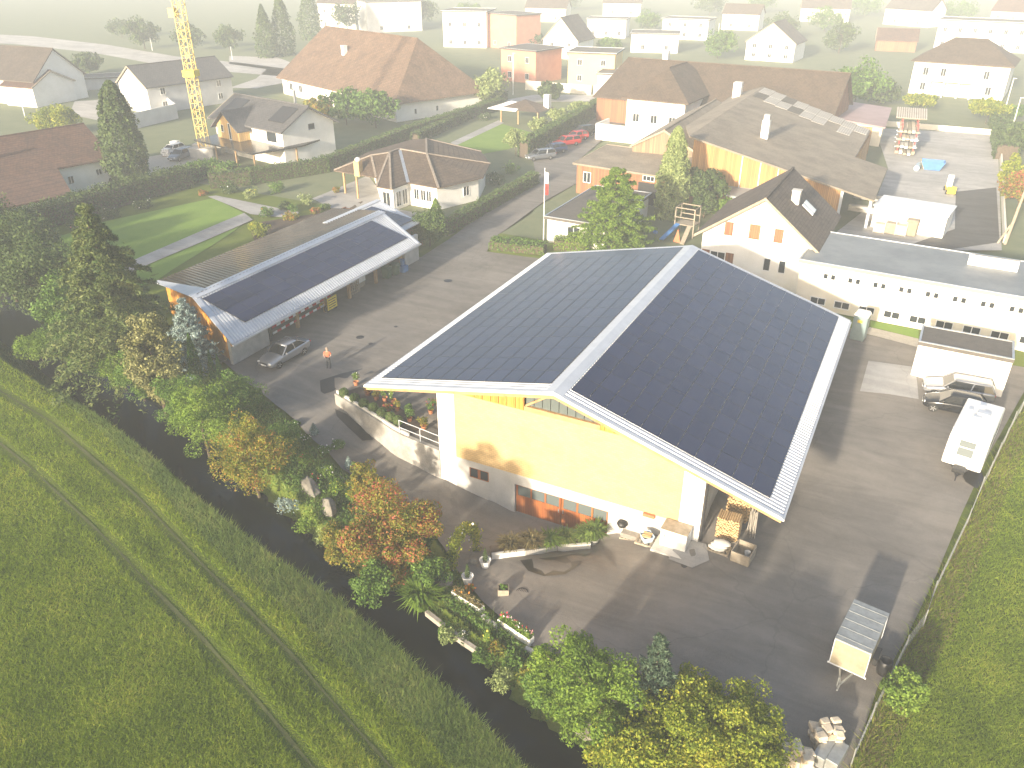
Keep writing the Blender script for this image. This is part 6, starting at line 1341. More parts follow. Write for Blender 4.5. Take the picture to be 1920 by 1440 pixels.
# wheel tracks: two pairs of ruts running with the stream, short flattened grass
tracks = [[(-60, 700), (100, 800), (250, 925), (400, 1075), (560, 1240), (740, 1440), (800, 1510)], [(-60, 790), (60, 880), (220, 1030), (370, 1185), (500, 1330), (600, 1450)]]
td = np.full(len(Pf), 9.0)
for T in tracks: td = np.minimum(td, poly_dist(Pf, np.array([V(*p_, -1.25) for p_ in T])))
crest_d = poly_dist(Pf, CR)
hh = np.where(td < .42, .06, .16) + np.clip(1 - crest_d / 3.0, 0, 1) * .22 + np.clip(1 - np.abs(td - .75) / .4, 0, 1) * .07
keep = (td > .42) | (rng.uniform(size=len(Pf)) < .45); Pf, hh, td, crest_d = Pf[keep], hh[keep], td[keep], crest_d[keep]
tall = crest_d < 2.6; dry = td < 0
blades('meadow_grass', Pf[~tall & ~dry], hh[~tall & ~dry], None, .024, 'grass_blade', .75, 'mown green meadow grass with wheel ruts')
blades('bank_grass', Pf[tall], hh[tall], None, .02, 'grass_tall', .6, 'long grass on the field bank of the stream')
for T in tracks:
    L_ = resample(np.array([V(*p_, -1.25) for p_ in T]), 60); d_ = np.gradient(L_[:, :2], axis=0); d_ /= np.linalg.norm(d_, axis=1)[:, None]; nn = np.c_[-d_[:, 1], d_[:, 0]]
    w_ = .07 + .08 * np.convolve(rng.uniform(-1, 1, 68), np.ones(9) / 4.0, 'valid'); a_ = L_[:, :2] + nn * w_[:, None]; b_ = L_[:, :2] - nn * w_[:, None]
    mb = MB(); mb.add([(x, y, z + .03) for (x, y), z in zip(np.r_[a_, b_], ground_z(np.r_[a_, b_]))], [(i, i + 1, 61 + i, 60 + i) for i in range(59)]); struct(mb.build('wheel_rut', 'rut_soil', smooth=True))
RM = np.array([(1600, 1440), (1645, 1330), (1705, 1205), (1760, 1090), (1815, 985), (1865, 865), (1925, 765), (2010, 640), (2060, 900), (2060, 1560), (1560, 1560)])
Pr = scatter(RM, 130000); dd_ = poly_dist(Pr, np.array(FP)); hr = .15 + np.clip(1 - dd_ / 1.0, 0, 1) * .25
dr = (dd_ < 1.3) & (rng.uniform(size=len(Pr)) < .35)
blades('meadow_grass', Pr[~dr], hr[~dr], None, .024, 'grass_blade', .75, 'green meadow grass right of the wire fence'); blades('rut_grass', Pr[dr], hr[dr], None, .035, 'grass_dry', .5, 'dry grass along the wire fence')
# garden-side bank: ground cover between stream and yard
BK = np.array([(150, 640), (300, 720), (440, 730), (520, 790), (590, 850), (690, 915), (770, 975), (850, 1075), (905, 1135), (1000, 1230), (1060, 1275), (1150, 1350), (1290, 1460), (1180, 1500), (1110, 1440), (1000, 1350), (880, 1222), (760, 1130), (640, 1070), (500, 960), (380, 870), (300, 790), (180, 710)])
Pb = scatter(BK, 60000); dk_, hw2 = stream(Pb); Pb = Pb[dk_ > hw2 * .95]
blades('bank_grass', Pb[: len(Pb) // 2], .12, .45, .035, 'grass_tall', .5, 'wild grass on the garden bank of the stream'); 
zb_ = ground_z(Pb[len(Pb) // 2:]); pb3 = np.c_[Pb[len(Pb) // 2:], zb_ + rng.uniform(.03, .4, len(zb_))]
o = fast('ground_cover', cards(pb3, .11, 1.4, None, .8), 4, 'leaf_green'); o['kind'] = 'stuff'; o['label'] = 'low leafy ground cover on the garden bank'
# ------------------------------------------------------------------ small things
def plant(name, label, cat, b, h, r, m, n=900, size=.09, flower=None, nf=30, fs=.09, group=None, kind='round', pot=None):
    t = thing(name, label, cat, b, 0, group); z0 = 0
    if pot:
        g = MB(); pr_, ph, pmn = pot; g.lathe([(pr_ * .7, 0), (pr_, ph), (pr_ * 1.06, ph), (pr_ * .9, ph - .02), (pr_ * .85, ph * .7)], 14); g.build('pot', pmn, t, smooth=False); z0 = ph * .8
    if kind == 'spike':
        a = rng.uniform(0, 2 * math.pi, n); q = rng.uniform(.1, 1, n); root = np.c_[np.cos(a) * r * .25 * q, np.sin(a) * r * .25 * q, np.full(n, z0)]
        mid = root + np.c_[np.cos(a) * r * .4 * q, np.sin(a) * r * .4 * q, h * rng.uniform(.5, .85, n)]; tip = root + np.c_[np.cos(a) * r * q, np.sin(a) * r * q, h * rng.uniform(.35, 1.0, n)]
        d = np.c_[-np.sin(a), np.cos(a), np.zeros(n)] * size * .3
        fast('leaves', np.stack([root - d, root + d, mid + d, mid - d], 1).reshape(-1, 3), 4, m, t); fast('leaf_tips', np.stack([mid - d, mid + d, tip], 1).reshape(-1, 3), 3, m, t)
    else:
        p, q = (crown_round(n, r, h, 14, .42) if kind == 'round' else crown_column(n, r, h)); p[:, 2] += z0; fast('leaves', cards(p, size, 1.5, q), 4, m, t)
        if flower:
            i = rng.integers(0, n, nf); pf = p[i] + unit(nf) * .06; pf[:, 2] += .1; fast('flowers', cards(pf, fs, 1.0, None, 1.2), 4, flower, t)['kind'] = 'stuff'
    return t
# box balls on the retaining wall bed, left to right
ob = ['leftmost', 'second', 'third', 'fourth', 'fifth', 'sixth', 'rightmost']
mat('box_ball', (.075, .085, .022), (.045, .055, .014), 6, .9, bmp=.8, bscale=40)
for k, (x, y) in enumerate([(645, 738), (665, 748), (682, 758), (700, 766), (716, 775), (732, 783), (746, 790)]):
    c_ = V(x, y, .45); t_ = thing('box_ball', ob[k] + ' clipped box ball in the bed along the retaining wall', 'topiary', (c_[0], c_[1], .1), 0, 'clipped box balls'); n_ = 900
    d_ = unit(n_); p_ = d_ * .36 * rng.uniform(.85, 1.05, n_)[:, None]; p_[:, 2] += .42; fast('leaves', cards(p_, .06, 1.3, d_), 4, 'leaf_hedge', t_); g = MB(); g.ball((0, 0, .42), .32, 10, 7); g.build('core', 'box_ball', t_, smooth=True)
# potted plants on the terrace
TP = 'potted plants on the barn terrace'
for k, (x, y, h, r, m, fl, lb) in enumerate([(668, 722, .9, .3, 'leaf_bright', 'flower_white', 'white flowering pot plant at the left roof corner of the barn'), (690, 742, .6, .35, 'leaf_red', None, 'reddish pot plant beside the white flowering one'), (706, 750, .5, .3, 'leaf_autumn', None, 'orange-leaved pot plant, third along the terrace'), (722, 752, 1.1, .3, 'leaf_bright', 'flower_white', 'tall pale pot plant with white tassels, left of the two'),
        (738, 756, 1.2, .3, 'leaf_bright', 'flower_white', 'tall pale pot plant with white tassels, right of the two'), (728, 775, .6, .35, 'leaf_red', 'flower_red', 'red pot plant in front of the tasselled ones'), (745, 770, .6, .3, 'leaf_autumn', None, 'rusty pot plant beside the red one'), (768, 790, 1.2, .45, 'leaf_green', None, 'large green leafy pot plant behind the railing'), (795, 805, .9, .45, 'leaf_autumn', None, 'yellow-brown pot plant behind the railing'), (808, 775, 1.0, .4, 'leaf_green', 'flower_red', 'green pot plant with red bloom beside the white column')]):
    plant('pot_plant', lb, 'plant', V(x, y, .05), h, r, m, 500, .08, fl, 25, .08, TP, pot=(.2, .32, 'terracotta'))
# shed contents
def quadsign(label, px4, m, depthX=-44.3, texts=0):
    pts = []
    for x, y in px4:
        d = ray(x, y); t_ = depthX / d[0]; pts.append(np.array([depthX, d[1] * t_, CAM_H + d[2] * t_]))
    c_ = sum(pts) / 4; t = thing('sign_board', label, 'sign', (c_[0], c_[1], 0), 0, world=True); y0, y1 = min(p_[1] for p_ in pts), max(p_[1] for p_ in pts); z0, z1 = min(p_[2] for p_ in pts) + .1, max(p_[2] for p_ in pts) - .1
    g = MB(); g.box(depthX - .03, y0, z0, depthX + .03, y1, z1); g.build('board', m, t)
    for k in range(texts): zz = z1 - (z1 - z0) * (k + .9) / (texts + .8); g = MB(); g.box(depthX + .032, y0 + .12, zz - .035, depthX + .036, y1 - .12 - .1 * (k % 2), zz + .035); g.build('text_line', 'black', t)
    return t
quadsign('yellow notice board with dark lines of text leaning at the shed front', [(613, 559), (630, 553), (631, 576), (615, 581)], 'yellow_paint', -44.2, 4)
quadsign('small yellow sign hanging inside the shed left of the large one', [(599, 568), (606, 566), (606, 573), (599, 575)], 'yellow_paint', -45.2, 0)
bar_ = []
for k, (z, lb) in enumerate(((1.25, 'upper red and white striped barrier plank across the shed opening'), (.72, 'lower red and white striped barrier plank across the shed opening'))):
    t = thing('barrier_plank', lb, 'barrier', (-44.75, 44.6, z), 0, 'barrier planks at the shed'); L_ = 7.6; n_ = 15
    for i in range(n_):
        g = MB(); a = i * L_ / n_; g.box(-.02, a, -.09, .02, a + L_ / n_ - .004, .09); g.build('stripe', 'red_paint' if (i + k) % 2 == 0 else 'white_plastic', t)
g = MB(); g.box(-50.5, 44.4, 0, -44.95, 44.6, 2.6); g.build('partition', 'metal_dark', shed)
for k, (y, lb) in enumerate(((51.6, 'black car tyre leaning in the shed beside the yellow board'), (52.6, 'grey hand wheel leaning behind the yellow board'))):
    g = MB(); g.lathe([(.18, -.1), (.32, -.1), (.34, 0), (.32, .1), (.18, .1)], 16); o = g.build('tyre', 'rubber'); tag(o, lb, 'tyre'); o.location = (-44.55, y - .3, .36); o.rotation_euler = (0, R(82), 0)
t = thing('timber_lattice', 'wooden lattice crate standing against the shed post', 'crate', (-45.0, 54.95, 0), 0)
for k in range(6): g = MB(); g.box(-.03, k * .32, 0, .03, k * .32 + .1, 1.9); g.build('slat', 'wood_old', t)
for k in range(7): g = MB(); g.box(-.06, 0, k * .3, -.03, 1.75, k * .3 + .09); g.build('slat', 'wood_old', t)
g = MB(); g.box(-46.2, 58.0, 1.05, -45.3, 59.3, 2.2); 
t = thing('cabinet', 'pale cupboard standing inside the shed opening', 'cabinet', (-45.8, 57.6, .0)); g = MB(); g.box(-.4, -.6, .5, .4, .6, 1.9); g.build('body', 'grey_wall', t); g = MB(); g.box(-.35, -.55, 0, .35, .55, .5); g.build('base', 'wood_old', t); g = MB(); g.box(.4, -.56, .55, .42, .56, 1.85); g.build('door', 'white_plastic', t)
def bin_(loc, label, m='green_plastic', s=1.0):
    t = thing('wheeled_bin', label, 'bin', loc, R(5)); g = MB(); g.hexa([(-.25 * s, -.25 * s, .1), (.25 * s, -.25 * s, .1), (.25 * s, .25 * s, .1), (-.25 * s, .25 * s, .1)], [(-.32 * s, -.3 * s, 1.1), (.32 * s, -.3 * s, 1.1), (.32 * s, .3 * s, 1.1), (-.32 * s, .3 * s, 1.1)]); g.build('body', m, t)
    g = MB(); g.hexa([(-.34 * s, -.33 * s, 1.1), (.36 * s, -.33 * s, 1.1), (.36 * s, .33 * s, 1.1), (-.34 * s, .33 * s, 1.1)], [(-.3 * s, -.28 * s, 1.2), (.3 * s, -.28 * s, 1.2), (.3 * s, .28 * s, 1.2), (-.3 * s, .28 * s, 1.2)]); g.build('lid', m, t)
    for s_ in (-1, 1): g = MB(); g.tube((-.22, s_ * .25 - .03, .12), (-.22, s_ * .25 + .03, .12), .12, None, 10); g.build('wheel', 'rubber', t)
bin_((-44.6, 60.6, 0), 'green wheeled bin, left one under the far shed eave', s=1.25); bin_((-44.4, 61.7, 0), 'green wheeled bin, right one under the far shed eave', s=1.25)
g = MB(); g.lathe([(.2, 0), (.28, .6), (.3, .62)], 12, (-44.3, 62.9, .6)); g.box(-44.7, 62.5, 0, -43.9, 63.3, .6); tag(g.build('blue_tub', 'blue_plastic'), 'blue plastic tub on a box beside the green bins', 'tub')
g = MB(); g.lathe([(.12, 0), (.16, .35), (.15, .35), (.12, .05)], 12, tuple(at(706, 531))); tag(g.build('bucket', 'white_plastic'), 'white bucket at the foot of a shed post', 'bucket')
# manholes and dark patches on the asphalt
for px, r, lb in (((675, 633), .33, 'manhole cover in the middle of the upper yard'), ((840, 527), .4, 'manhole cover at the upper yard entrance'), ((695, 645), .18, 'small drain cover near the man'), ((742, 613), .16, 'small drain cover in the upper yard'), ((1283, 1061), .17, 'small dark drain cover in front of the cabinet'), ((1005, 868 + 50), .01, '')):
    if not lb: continue
    c_ = at(*px); g = MB(); g.lathe([(r, 0), (r, .045), (r * .9, .05)], 18, c_); o = g.build('manhole_cover', 'metal_dark'); tag(o, 'round iron ' + lb, 'manhole')
c_ = at(979, 1111); t = thing('drain_grate', 'round iron drain grate in the lower yard beside the small crate', 'drain', c_); g = MB(); g.lathe([(.34, .02), (.34, .045), (.30, .045), (.30, .02)], 18); g.build('ring', 'metal_dark', t)
for k in range(6): g = MB(); x = -.22 + k * .088; l_ = math.sqrt(.3 ** 2 - x * x); g.box(x - .02, -l_, .03, x + .02, l_, .043); g.build('bar', 'metal_dark', t)
struct(sheet('wet_patch', pxpoly([(975, 1052), (1040, 1045), (1108, 1033), (1085, 1060), (1060, 1078), (1020, 1082), (990, 1072)]), 'wet', .075))
struct(sheet('wet_patch', pxpoly([(600, 715), (640, 702), (690, 690), (700, 700), (655, 712), (625, 735), (602, 742)]), 'wet', .075))
struct(sheet('wet_patch', pxpoly([(628, 768), (650, 778), (690, 812), (700, 826), (680, 828), (650, 800), (632, 782)]), 'wet', .075))
struct(sheet('wet_patch', pxpoly([(1800, 885), (1835, 880), (1848, 905), (1830, 918), (1810, 905)]), 'wet', .075))
# kerb planter above the sunken ramp
pk = [at(922, 1050), at(985, 1042), at(1045, 1033), at(1108, 1028)]
t = thing('low_planter', 'low white planter kerb with grasses above the sunken garage ramp', 'planter', pk[0], world=True)
for i in range(3):
    a, b = pk[i], pk[i + 1]; d_ = (b - a) / np.linalg.norm(b - a); nn = np.array([-d_[1], d_[0], 0]); a2, b2 = a + d_ * .02, b - d_ * .02
    g = MB(); g.hexa([a2 - [0, 0, .4], b2 - [0, 0, .4], b2 + nn * .18 - [0, 0, .4], a2 + nn * .18 - [0, 0, .4]], [p_ + [0, 0, .38] for p_ in (a2, b2, b2 + nn * .18, a2 + nn * .18)]); g.build('kerb_stone', 'concrete_pale', t)
    g = MB(); g.hexa([a2 + nn * .2 - [0, 0, 1.5], b2 + nn * .2 - [0, 0, 1.5], b2 + nn * .95 - [0, 0, 1.5], a2 + nn * .95 - [0, 0, 1.5]], [p_ + [0, 0, .25] for p_ in (a2 + nn * .2, b2 + nn * .2, b2 + nn * .95, a2 + nn * .95)]); g.build('soil', 'soil', t)
nn = np.array([.05, .55, .28])
for k, (s, m, h, r, lb) in enumerate([(.12, 'grass_dry', .6, .5, 'dry tufted grass at the left end of the low planter'), (.32, 'grass_dry', .65, .55, 'pale dry grass tuft in the low planter left of the green dome'), (.52, 'leaf_bright', .55, .55, 'green domed grass cushion in the low planter'), (.72, 'grass_tall', .6, .5, 'variegated grass tuft right of the green dome'), (.9, 'grass_tall', .65, .5, 'variegated grass tuft at the right end of the low planter')]):
    p_ = resample(np.array(pk), 101)[int(s * 100)] + nn; plant('grass_tuft', lb, 'plant', p_, h * 1.35, r * 1.6, m, 420, .13, kind='spike', group='planter grasses')
pq = at(1113, 1020); plant('potted_grass', 'tall yellowing grass in a square grey pot beside the garage door', 'plant', pq, 1.1, .9, 'grass_tall', 420, .14, kind='spike', pot=(.32, .5, 'concrete'))
# two white pots, small crate planter
for px, lb in (((910, 1062), 'white flower pot with a small conifer, upper of two'), ((877, 1092), 'white flower pot with a small conifer, lower of two')):
    plant('potted_conifer', lb, 'plant', at(*px), .9, .16, 'leaf_dark', 500, .06, kind='column', pot=(.32, .5, 'white_plastic'), group='white pots by the yard')
c_ = at(944, 1112); t = thing('crate_planter', 'small wooden crate planter standing alone on the asphalt', 'planter', c_, R(27))
for s_ in (-1, 1):
    g = MB(); g.box(-.28, s_ * .26 - .02, 0, .28, s_ * .26 + .02, .42); g.build('side', 'wood_old', t); g = MB(); g.box(s_ * .28 - .02, -.24, 0, s_ * .28 + .02, .24, .42); g.build('end', 'wood_old', t)
g = MB(); g.box(-.26, -.24, .1, .26, .24, .32); g.build('soil', 'soil', t); p_, q_ = crown_round(160, .22, .25, 8); p_[:, 2] += .3; fast('leaves', cards(p_, .09, 1.4), 4, 'leaf_green', t)
# long white planters at the lower yard edge
def trough(label, a, b, h, fl, m='leaf_bright', w=.35, n=900):
    A, B = at(*a), at(*b); d_ = (B - A); L_ = np.linalg.norm(d_); t = thing('flower_trough', label, 'planter', A, math.atan2(d_[1], d_[0]))
    dz = B[2] - A[2]
    for y0, y1 in ((0, .04), (w - .04, w)): g = MB(); g.hexa([(0, y0, -.2), (L_, y0, -.2 + dz), (L_, y1, -.2 + dz), (0, y1, -.2)], [(0, y0, h), (L_, y0, h + dz), (L_, y1, h + dz), (0, y1, h)]); g.build('long_side', 'white_wall', t)
    for x in (0, L_ - .04): g = MB(); g.box(x, .04, -.2, x + .04, w - .04, h + dz * x / L_); g.build('end', 'white_wall', t)
    g = MB(); g.box(.04, .04, -.1, L_ - .04, w - .04, h - .08); g.build('soil', 'soil', t)
    p_ = np.c_[rng.uniform(.05, L_ - .05, n), rng.uniform(0, w, n), h + rng.uniform(-.08, .42, n) * rng.uniform(.5, 1, n)]; fast('leaves', cards(p_, .09, 1.5), 4, m, t)
    for f_, k in fl:
        i = rng.integers(0, n, k); pf = p_[i].copy(); pf[:, 2] = h + rng.uniform(.25, .5, k); fast('flowers', cards(pf, .11, 1, None, 1), 4, f_, t)['kind'] = 'stuff'
trough('long white flower trough with red and white blooms at the yard edge', (933, 1172), (993, 1212), .4, [('flower_red', 18), ('flower_white', 14), ('flower_pink', 8)])
trough('long white trough with dry trailing plants beside the stream garden', (846, 1118), (900, 1152), .35, [('flower_orange', 8)], 'grass_dry', n=600)
# edging planks and boulders of the stream garden
for a, b, lb in [((800, 1152), (856, 1196), 'upper weathered edging plank on the stream bank'), ((830, 1180), (900, 1228), 'lower weathered edging plank on the stream bank'), ((905, 1160), (935, 1182), 'grey concrete kerb piece between the two white troughs'), ((985, 1220), (1042, 1252), 'grey kerb beam running into the bottom thicket')]:
    A, B = at(*a), at(*b); g = MB(); g.bar(A + [0, 0, .12], B + [0, 0, .12], .22, .3); tag(g.build('edging_beam', 'wood_grey' if 'plank' in lb else 'concrete'), lb, 'edging')
def boulder(label, px, sx, sy2, sz, rz, seed):
    r_ = random.Random(seed); c_ = at(*px); g = MB(); g.ball((0, 0, 0), 1, 8, 5, (sx, sy2, sz)); vs = []
    for x, y, z in g.v: k = 1 + r_.uniform(-.28, .18); vs.append((x * k, y * k, z * k))
    q = MB(); q.add(vs, g.f); o = q.build('boulder', 'stone', bevel=.03); o.location = (c_[0], c_[1], c_[2] + sz * .45); o.rotation_euler = (0, 0, rz); tag(o, label, 'boulder')
boulder('large flat grey boulder left of the big red shrub', (583, 918), 1.3, .6, .42, R(-40), 1); boulder('flat grey boulder touching the red shrub', (618, 952), 1.1, .5, .4, R(-42), 2); boulder('pale boulder below the rose arch, left of two', (808, 1085), .8, .5, .45, R(-20), 3); boulder('pale boulder below the rose arch, right of two', (835, 1095), .6, .5, .5, R(-50), 4); boulder('pale stone at the water edge under the bottom thicket', (1095, 1372), .6, .45, .35, R(-30), 5); boulder('round stone beside the upper white pot', (888, 1055), .3, .25, .22, 0, 6)
# garden plants between ramp and stream
gp_ = [(590, 815, .9, .35, 'leaf_bluespruce', None, 'small silvery conifer at the upper end of the stream garden', 'column'), (575, 830, .6, .4, 'leaf_green', 'flower_white', 'white flowering bush at the upper end of the stream garden', 'round'), (610, 850, .7, .5, 'leaf_green', 'flower_white', 'white rose bush in the middle of the stream garden', 'round'), (635, 842, .7, .45, 'leaf_green', 'flower_white', 'white rose bush beside the ramp', 'round'), (575, 870, .8, .55, 'leaf_bright', 'flower_red', 'rose bush with red blooms next to the autumn bush', 'round'), (655, 880, 1.0, .3, 'leaf_bluespruce', None, 'silvery upright conifer beside the ramp', 'column'), (668, 885, .8, .4, 'leaf_green', 'flower_pink', 'green rose bush right of the silvery conifer', 'round'), (610, 895, .8, .6, 'leaf_bright', 'flower_white', 'yellow-green rose bush with white blooms above the boulder', 'round'), (635, 925, .9, .65, 'leaf_bright', 'flower_yellow', 'yellow-green rose bush right of the boulder', 'round'), (590, 905, .5, .4, 'leaf_green', 'flower_red', 'low bush with crimson blooms above the boulder', 'round'), (660, 940, .8, .45, 'leaf_bright', 'flower_yellow', 'pale yellow flowering bush left of the red shrub', 'round'), (700, 905, .6, .45, 'leaf_autumn', None, 'orange-brown low bush at the ramp edge', 'round'), (770, 975, .9, .5, 'leaf_green', 'flower_white', 'dark bush with white specks behind the red shrub', 'round'), (540, 955, .8, .7, 'leaf_bluespruce', 'flower_yellow', 'grey-green trailing plant with yellow flowers over the stream', 'round'), (575, 985, .6, .8, 'leaf_bright', None, 'yellow-green ferny plant below the boulder at the water', 'round'), (615, 1015, .6, .8, 'leaf_pale', None, 'pale ferny plant by the water left of the red shrub', 'round'), (880, 1110, .5, .35, 'leaf_red', 'flower_orange', 'bronze bush with orange flowers beside the lower white pot', 'round'), (855, 1085, .5, .4, 'leaf_bright', None, 'bright low bush below the rose arch', 'round'), (835, 1185, .4, .5, 'leaf_green', None, 'low weedy plant between the edging planks, left', 'round'), (870, 1195, .4, .5, 'leaf_dark', 'flower_white', 'low weedy plant between the edging planks, middle', 'round'), (915, 1205, .8, .25, 'leaf_bright', 'flower_yellow', 'upright yellow snapdragon below the white trough', 'column'), (935, 1225, .5, .55, 'leaf_autumn', None, 'reddish-brown low bush below the white trough', 'round'), (960, 1250, .6, .6, 'leaf_green', None, 'green low bush left of the bottom thicket', 'round'), (990, 1275, .6, .6, 'leaf_autumn', None, 'brownish low bush at the start of the bottom thicket', 'round'), (905, 1240, .5, .6, 'leaf_green', None, 'green trailing plant on the lower stream bank', 'round'), (940, 1280, .6, .7, 'leaf_pale', None, 'pale trailing plant on the lower stream bank', 'round'), (840, 1200, .5, .55, 'leaf_pale', None, 'grey trailing plant over the lower edging plank', 'round'), (560, 905, .6, .5, 'leaf_green', None, 'green plant between autumn bush and boulder', 'round'), (520, 810, .7, .5, 'leaf_green', None, 'green bush at the lower end of the shed pier path', 'round'), (555, 800, .5, .4, 'leaf_green', 'flower_white', 'small white flowering plant at the yard corner', 'round'), (505, 770, .6, .45, 'leaf_green', None, 'low green plant behind the grey-green bush', 'round')]
for x, y, h, r, m, fl, lb, kd in gp_: plant('garden_plant', lb, 'plant', at(x, y), h, r, m, 900, .085, fl, 26, .10, 'plants of the stream garden', kd)
sheet('stream_garden_slab', pxpoly([(632, 888), (690, 925), (705, 945), (650, 915)]), 'concrete_slab', .05)
p_ = at(790, 1140); plant('reed_tuft', 'large arching tuft of sword-like leaves at the water edge', 'plant', p_, 1.5, 1.3, 'leaf_bright', 420, .16, kind='spike')
# rose arch
A, B = at(848, 1075), at(893, 1030); t = thing('rose_arch', 'rose arch overgrown with yellow-green leaves at the ramp end', 'arch', A, world=True); g = MB(); cur = []
for k in range(25):
    s = k / 24; a = math.pi * s; c_ = (A + B) / 2 + (A - B) / 2 * math.cos(a); c_[2] = A[2] * (1 - s) + B[2] * s + 2.25 * math.sin(a) ** .6; cur.append(c_)
g.path([tuple(c_) for c_ in cur], .03); g.build('frame', 'metal_dark', t); L_ = []
for c_ in cur: n_ = 150; L_.append(c_ + rng.normal(size=(n_, 3)) * np.array([.15, .15, .12]))
fast('leaves', cards(np.concatenate(L_), .10, 1.5), 4, 'leaf_yellow', t); pf = np.concatenate([c_ + rng.normal(size=(1, 3)) * .22 for c_ in cur]); fast('flowers', cards(pf, .14, 1, None, 1), 4, 'flower_white', t)['kind'] = 'stuff'
# shrubs of the upper-left gardens
gl = [((480, 430), .9, 1.0, 'leaf_yellow', None), ((500, 408), 1.3, 1.0, 'leaf_green', 'flower_orange'), ((535, 395), 1.2, .8, 'leaf_dark', None), ((552, 398), 1.3, .7, 'leaf_green', None), ((570, 385), 1.6, 1.1, 'leaf_pale', 'flower_white'), ((590, 400), .7, .7, 'leaf_red', 'flower_red'), ((545, 412), .8, 1.0, 'leaf_autumn', 'flower_orange'), ((610, 392), .6, .6, 'leaf_hedge', None), ((470, 372), 1.4, 1.2, 'leaf_pale', 'flower_yellow'), ((430, 362), 1.4, 1.2, 'leaf_dark', 'flower_white'), ((520, 362), 1.6, 1.2, 'leaf_green', None), ((630, 362), .8, .6, 'leaf_red', 'flower_red'), ((490, 445), 1.8, 1.1, 'leaf_yellow', None), ((205, 410), 1.2, 1.2, 'leaf_dark', 'flower_white'), ((270, 390), 1.1, 1.2, 'leaf_dark', 'flower_white'), ((380, 366), .7, .7, 'leaf_red', 'flower_red'), ((150, 430), 1.2, 1.4, 'leaf_dark', 'flower_pink'), ((910, 225), 1.2, 1.4, 'leaf_dark', 'flower_white'), ((930, 345), 1.4, 1.6, 'leaf_dark', 'flower_white'), ((955, 325), 1.6, 1.6, 'leaf_green', None)]
gtxt = ['golden shrub beside the shed roof', 'orange flowering shrub at the path fork', 'dark clipped shrub on the garden path', 'green clipped shrub on the garden path', 'pale tall flowering shrub near the terrace', 'red flowering plant in the terrace bed', 'orange-brown border plants by the shed', 'clipped green ball in the terrace bed', 'pale shrub with yellow flowers behind the lawn', 'dark shrub with white flowers at the lawn corner', 'green shrub below the long hedge', 'red potted flowers on the bungalow terrace', 'yellow leafy small tree at the shed roof edge', 'dark shrub with white flowers behind the lawn', 'second dark shrub with white flowers behind the lawn', 'red plant at the far lawn corner', 'dark shrub with pink flowers left behind the lawn', 'dark shrub with pale flowers in the hedged garden', 'dark shrub with pale flowers behind the bungalow', 'green shrub at the bungalow garden hedge']
for (px, h, r, m, fl), lb in zip(gl, gtxt): plant('garden_shrub', lb, 'shrub', at(*px), h, r, m, 1100, .14, fl, 24, .16, 'shrubs of the upper gardens')
# ------------------------------------------------------------------ crane, poles, playground, yard things
cb0 = V(386, 292); t = thing('tower_crane', 'yellow lattice tower crane mast rising out of the picture beside the ochre house', 'crane', cb0, R(20)); H_ = 29.0; wdt = .62
for sx in (-1, 1):
    for sy2 in (-1, 1): g = MB(); g.bar((sx * wdt, sy2 * wdt, .8), (sx * wdt, sy2 * wdt, H_), .10); g.build('mast_leg', 'crane_yellow', t)
g = MB(); z = 1.2; k = 0
while z < H_ - 1:
    for a, b in (((-1, -1), (1, -1)), ((1, -1), (1, 1)), ((1, 1), (-1, 1)), ((-1, 1), (-1, -1))):
        p0 = (a[0] * wdt, a[1] * wdt, z if k % 2 else z + 1.1); p1 = (b[0] * wdt, b[1] * wdt, z + 1.1 if k % 2 else z); g.bar(p0, p1, .05); g.bar((a[0] * wdt, a[1] * wdt, z), (b[0] * wdt, b[1] * wdt, z), .06)
    z += 1.1; k += 1
g.build('mast_bracing', 'crane_yellow', t)['kind'] = 'stuff'
g = MB(); g.box(-1.5, -1.5, .3, 1.5, 1.5, .8); g.build('base_frame', 'crane_yellow', t)
for s_ in (-1, 1): g = MB(); g.box(-2.3, s_ * 1.3 - .7, .0, 2.3, s_ * 1.3 + .7, 1.5); g.build('ballast_block', 'concrete', t)
g = MB(); g.box(-.9, -.9, 11.5, .9, .9, 12.4); g.build('climbing_collar', 'yellow_paint', t); g = MB(); g.box(-1.6, -.4, 19.4, -.7, .4, 20.6); g.build('control_box', 'crane_yellow', t)
for k, (px, lb) in enumerate((((303, 305), 'front white liquid tank on a pallet beside the crane cars'), ((318, 290), 'rear white liquid tank beside the crane cars'), ((362, 298), 'white liquid tank directly at the crane foot'))):
    t = thing('liquid_tank', lb, 'tank', V(px[0] + 12, px[1] - 12), R(15), 'liquid tanks at the crane'); g = MB(); g.box(-.55, -.5, .15, .55, .5, 1.15); g.build('tank', 'white_plastic', t); g = MB(); g.box(-.6, -.55, 0, .6, .55, .15); g.build('pallet', 'wood_old', t)
    for i in range(4): g = MB(); x = -.58 + i * .385; g.box(x, -.54, .15, x + .03, -.51, 1.17); g.build('cage_bar', 'galvanised', t)
pf_ = V(1019, 452); t = thing('flagpole', 'white flagpole with a long red and white flag beside the flat garage', 'flagpole', pf_); g = MB(); g.tube((0, 0, 0), (0, 0, 8.0), .06, .04); g.build('pole', 'white_plastic', t)
for k in range(4):
    g = MB(); g.hexa([(.05, -.01, 5.2 + k * .6), (.42, .04, 5.15 + k * .6), (.42, .06, 5.15 + k * .6), (.05, .01, 5.2 + k * .6)], [(.05, -.01, 5.8 + k * .6), (.46, -.05, 5.75 + k * .6), (.46, -.03, 5.75 + k * .6), (.05, .01, 5.8 + k * .6)]); g.build('flag_stripe', 'red_paint' if k in (0, 1) else 'white_plastic', t)
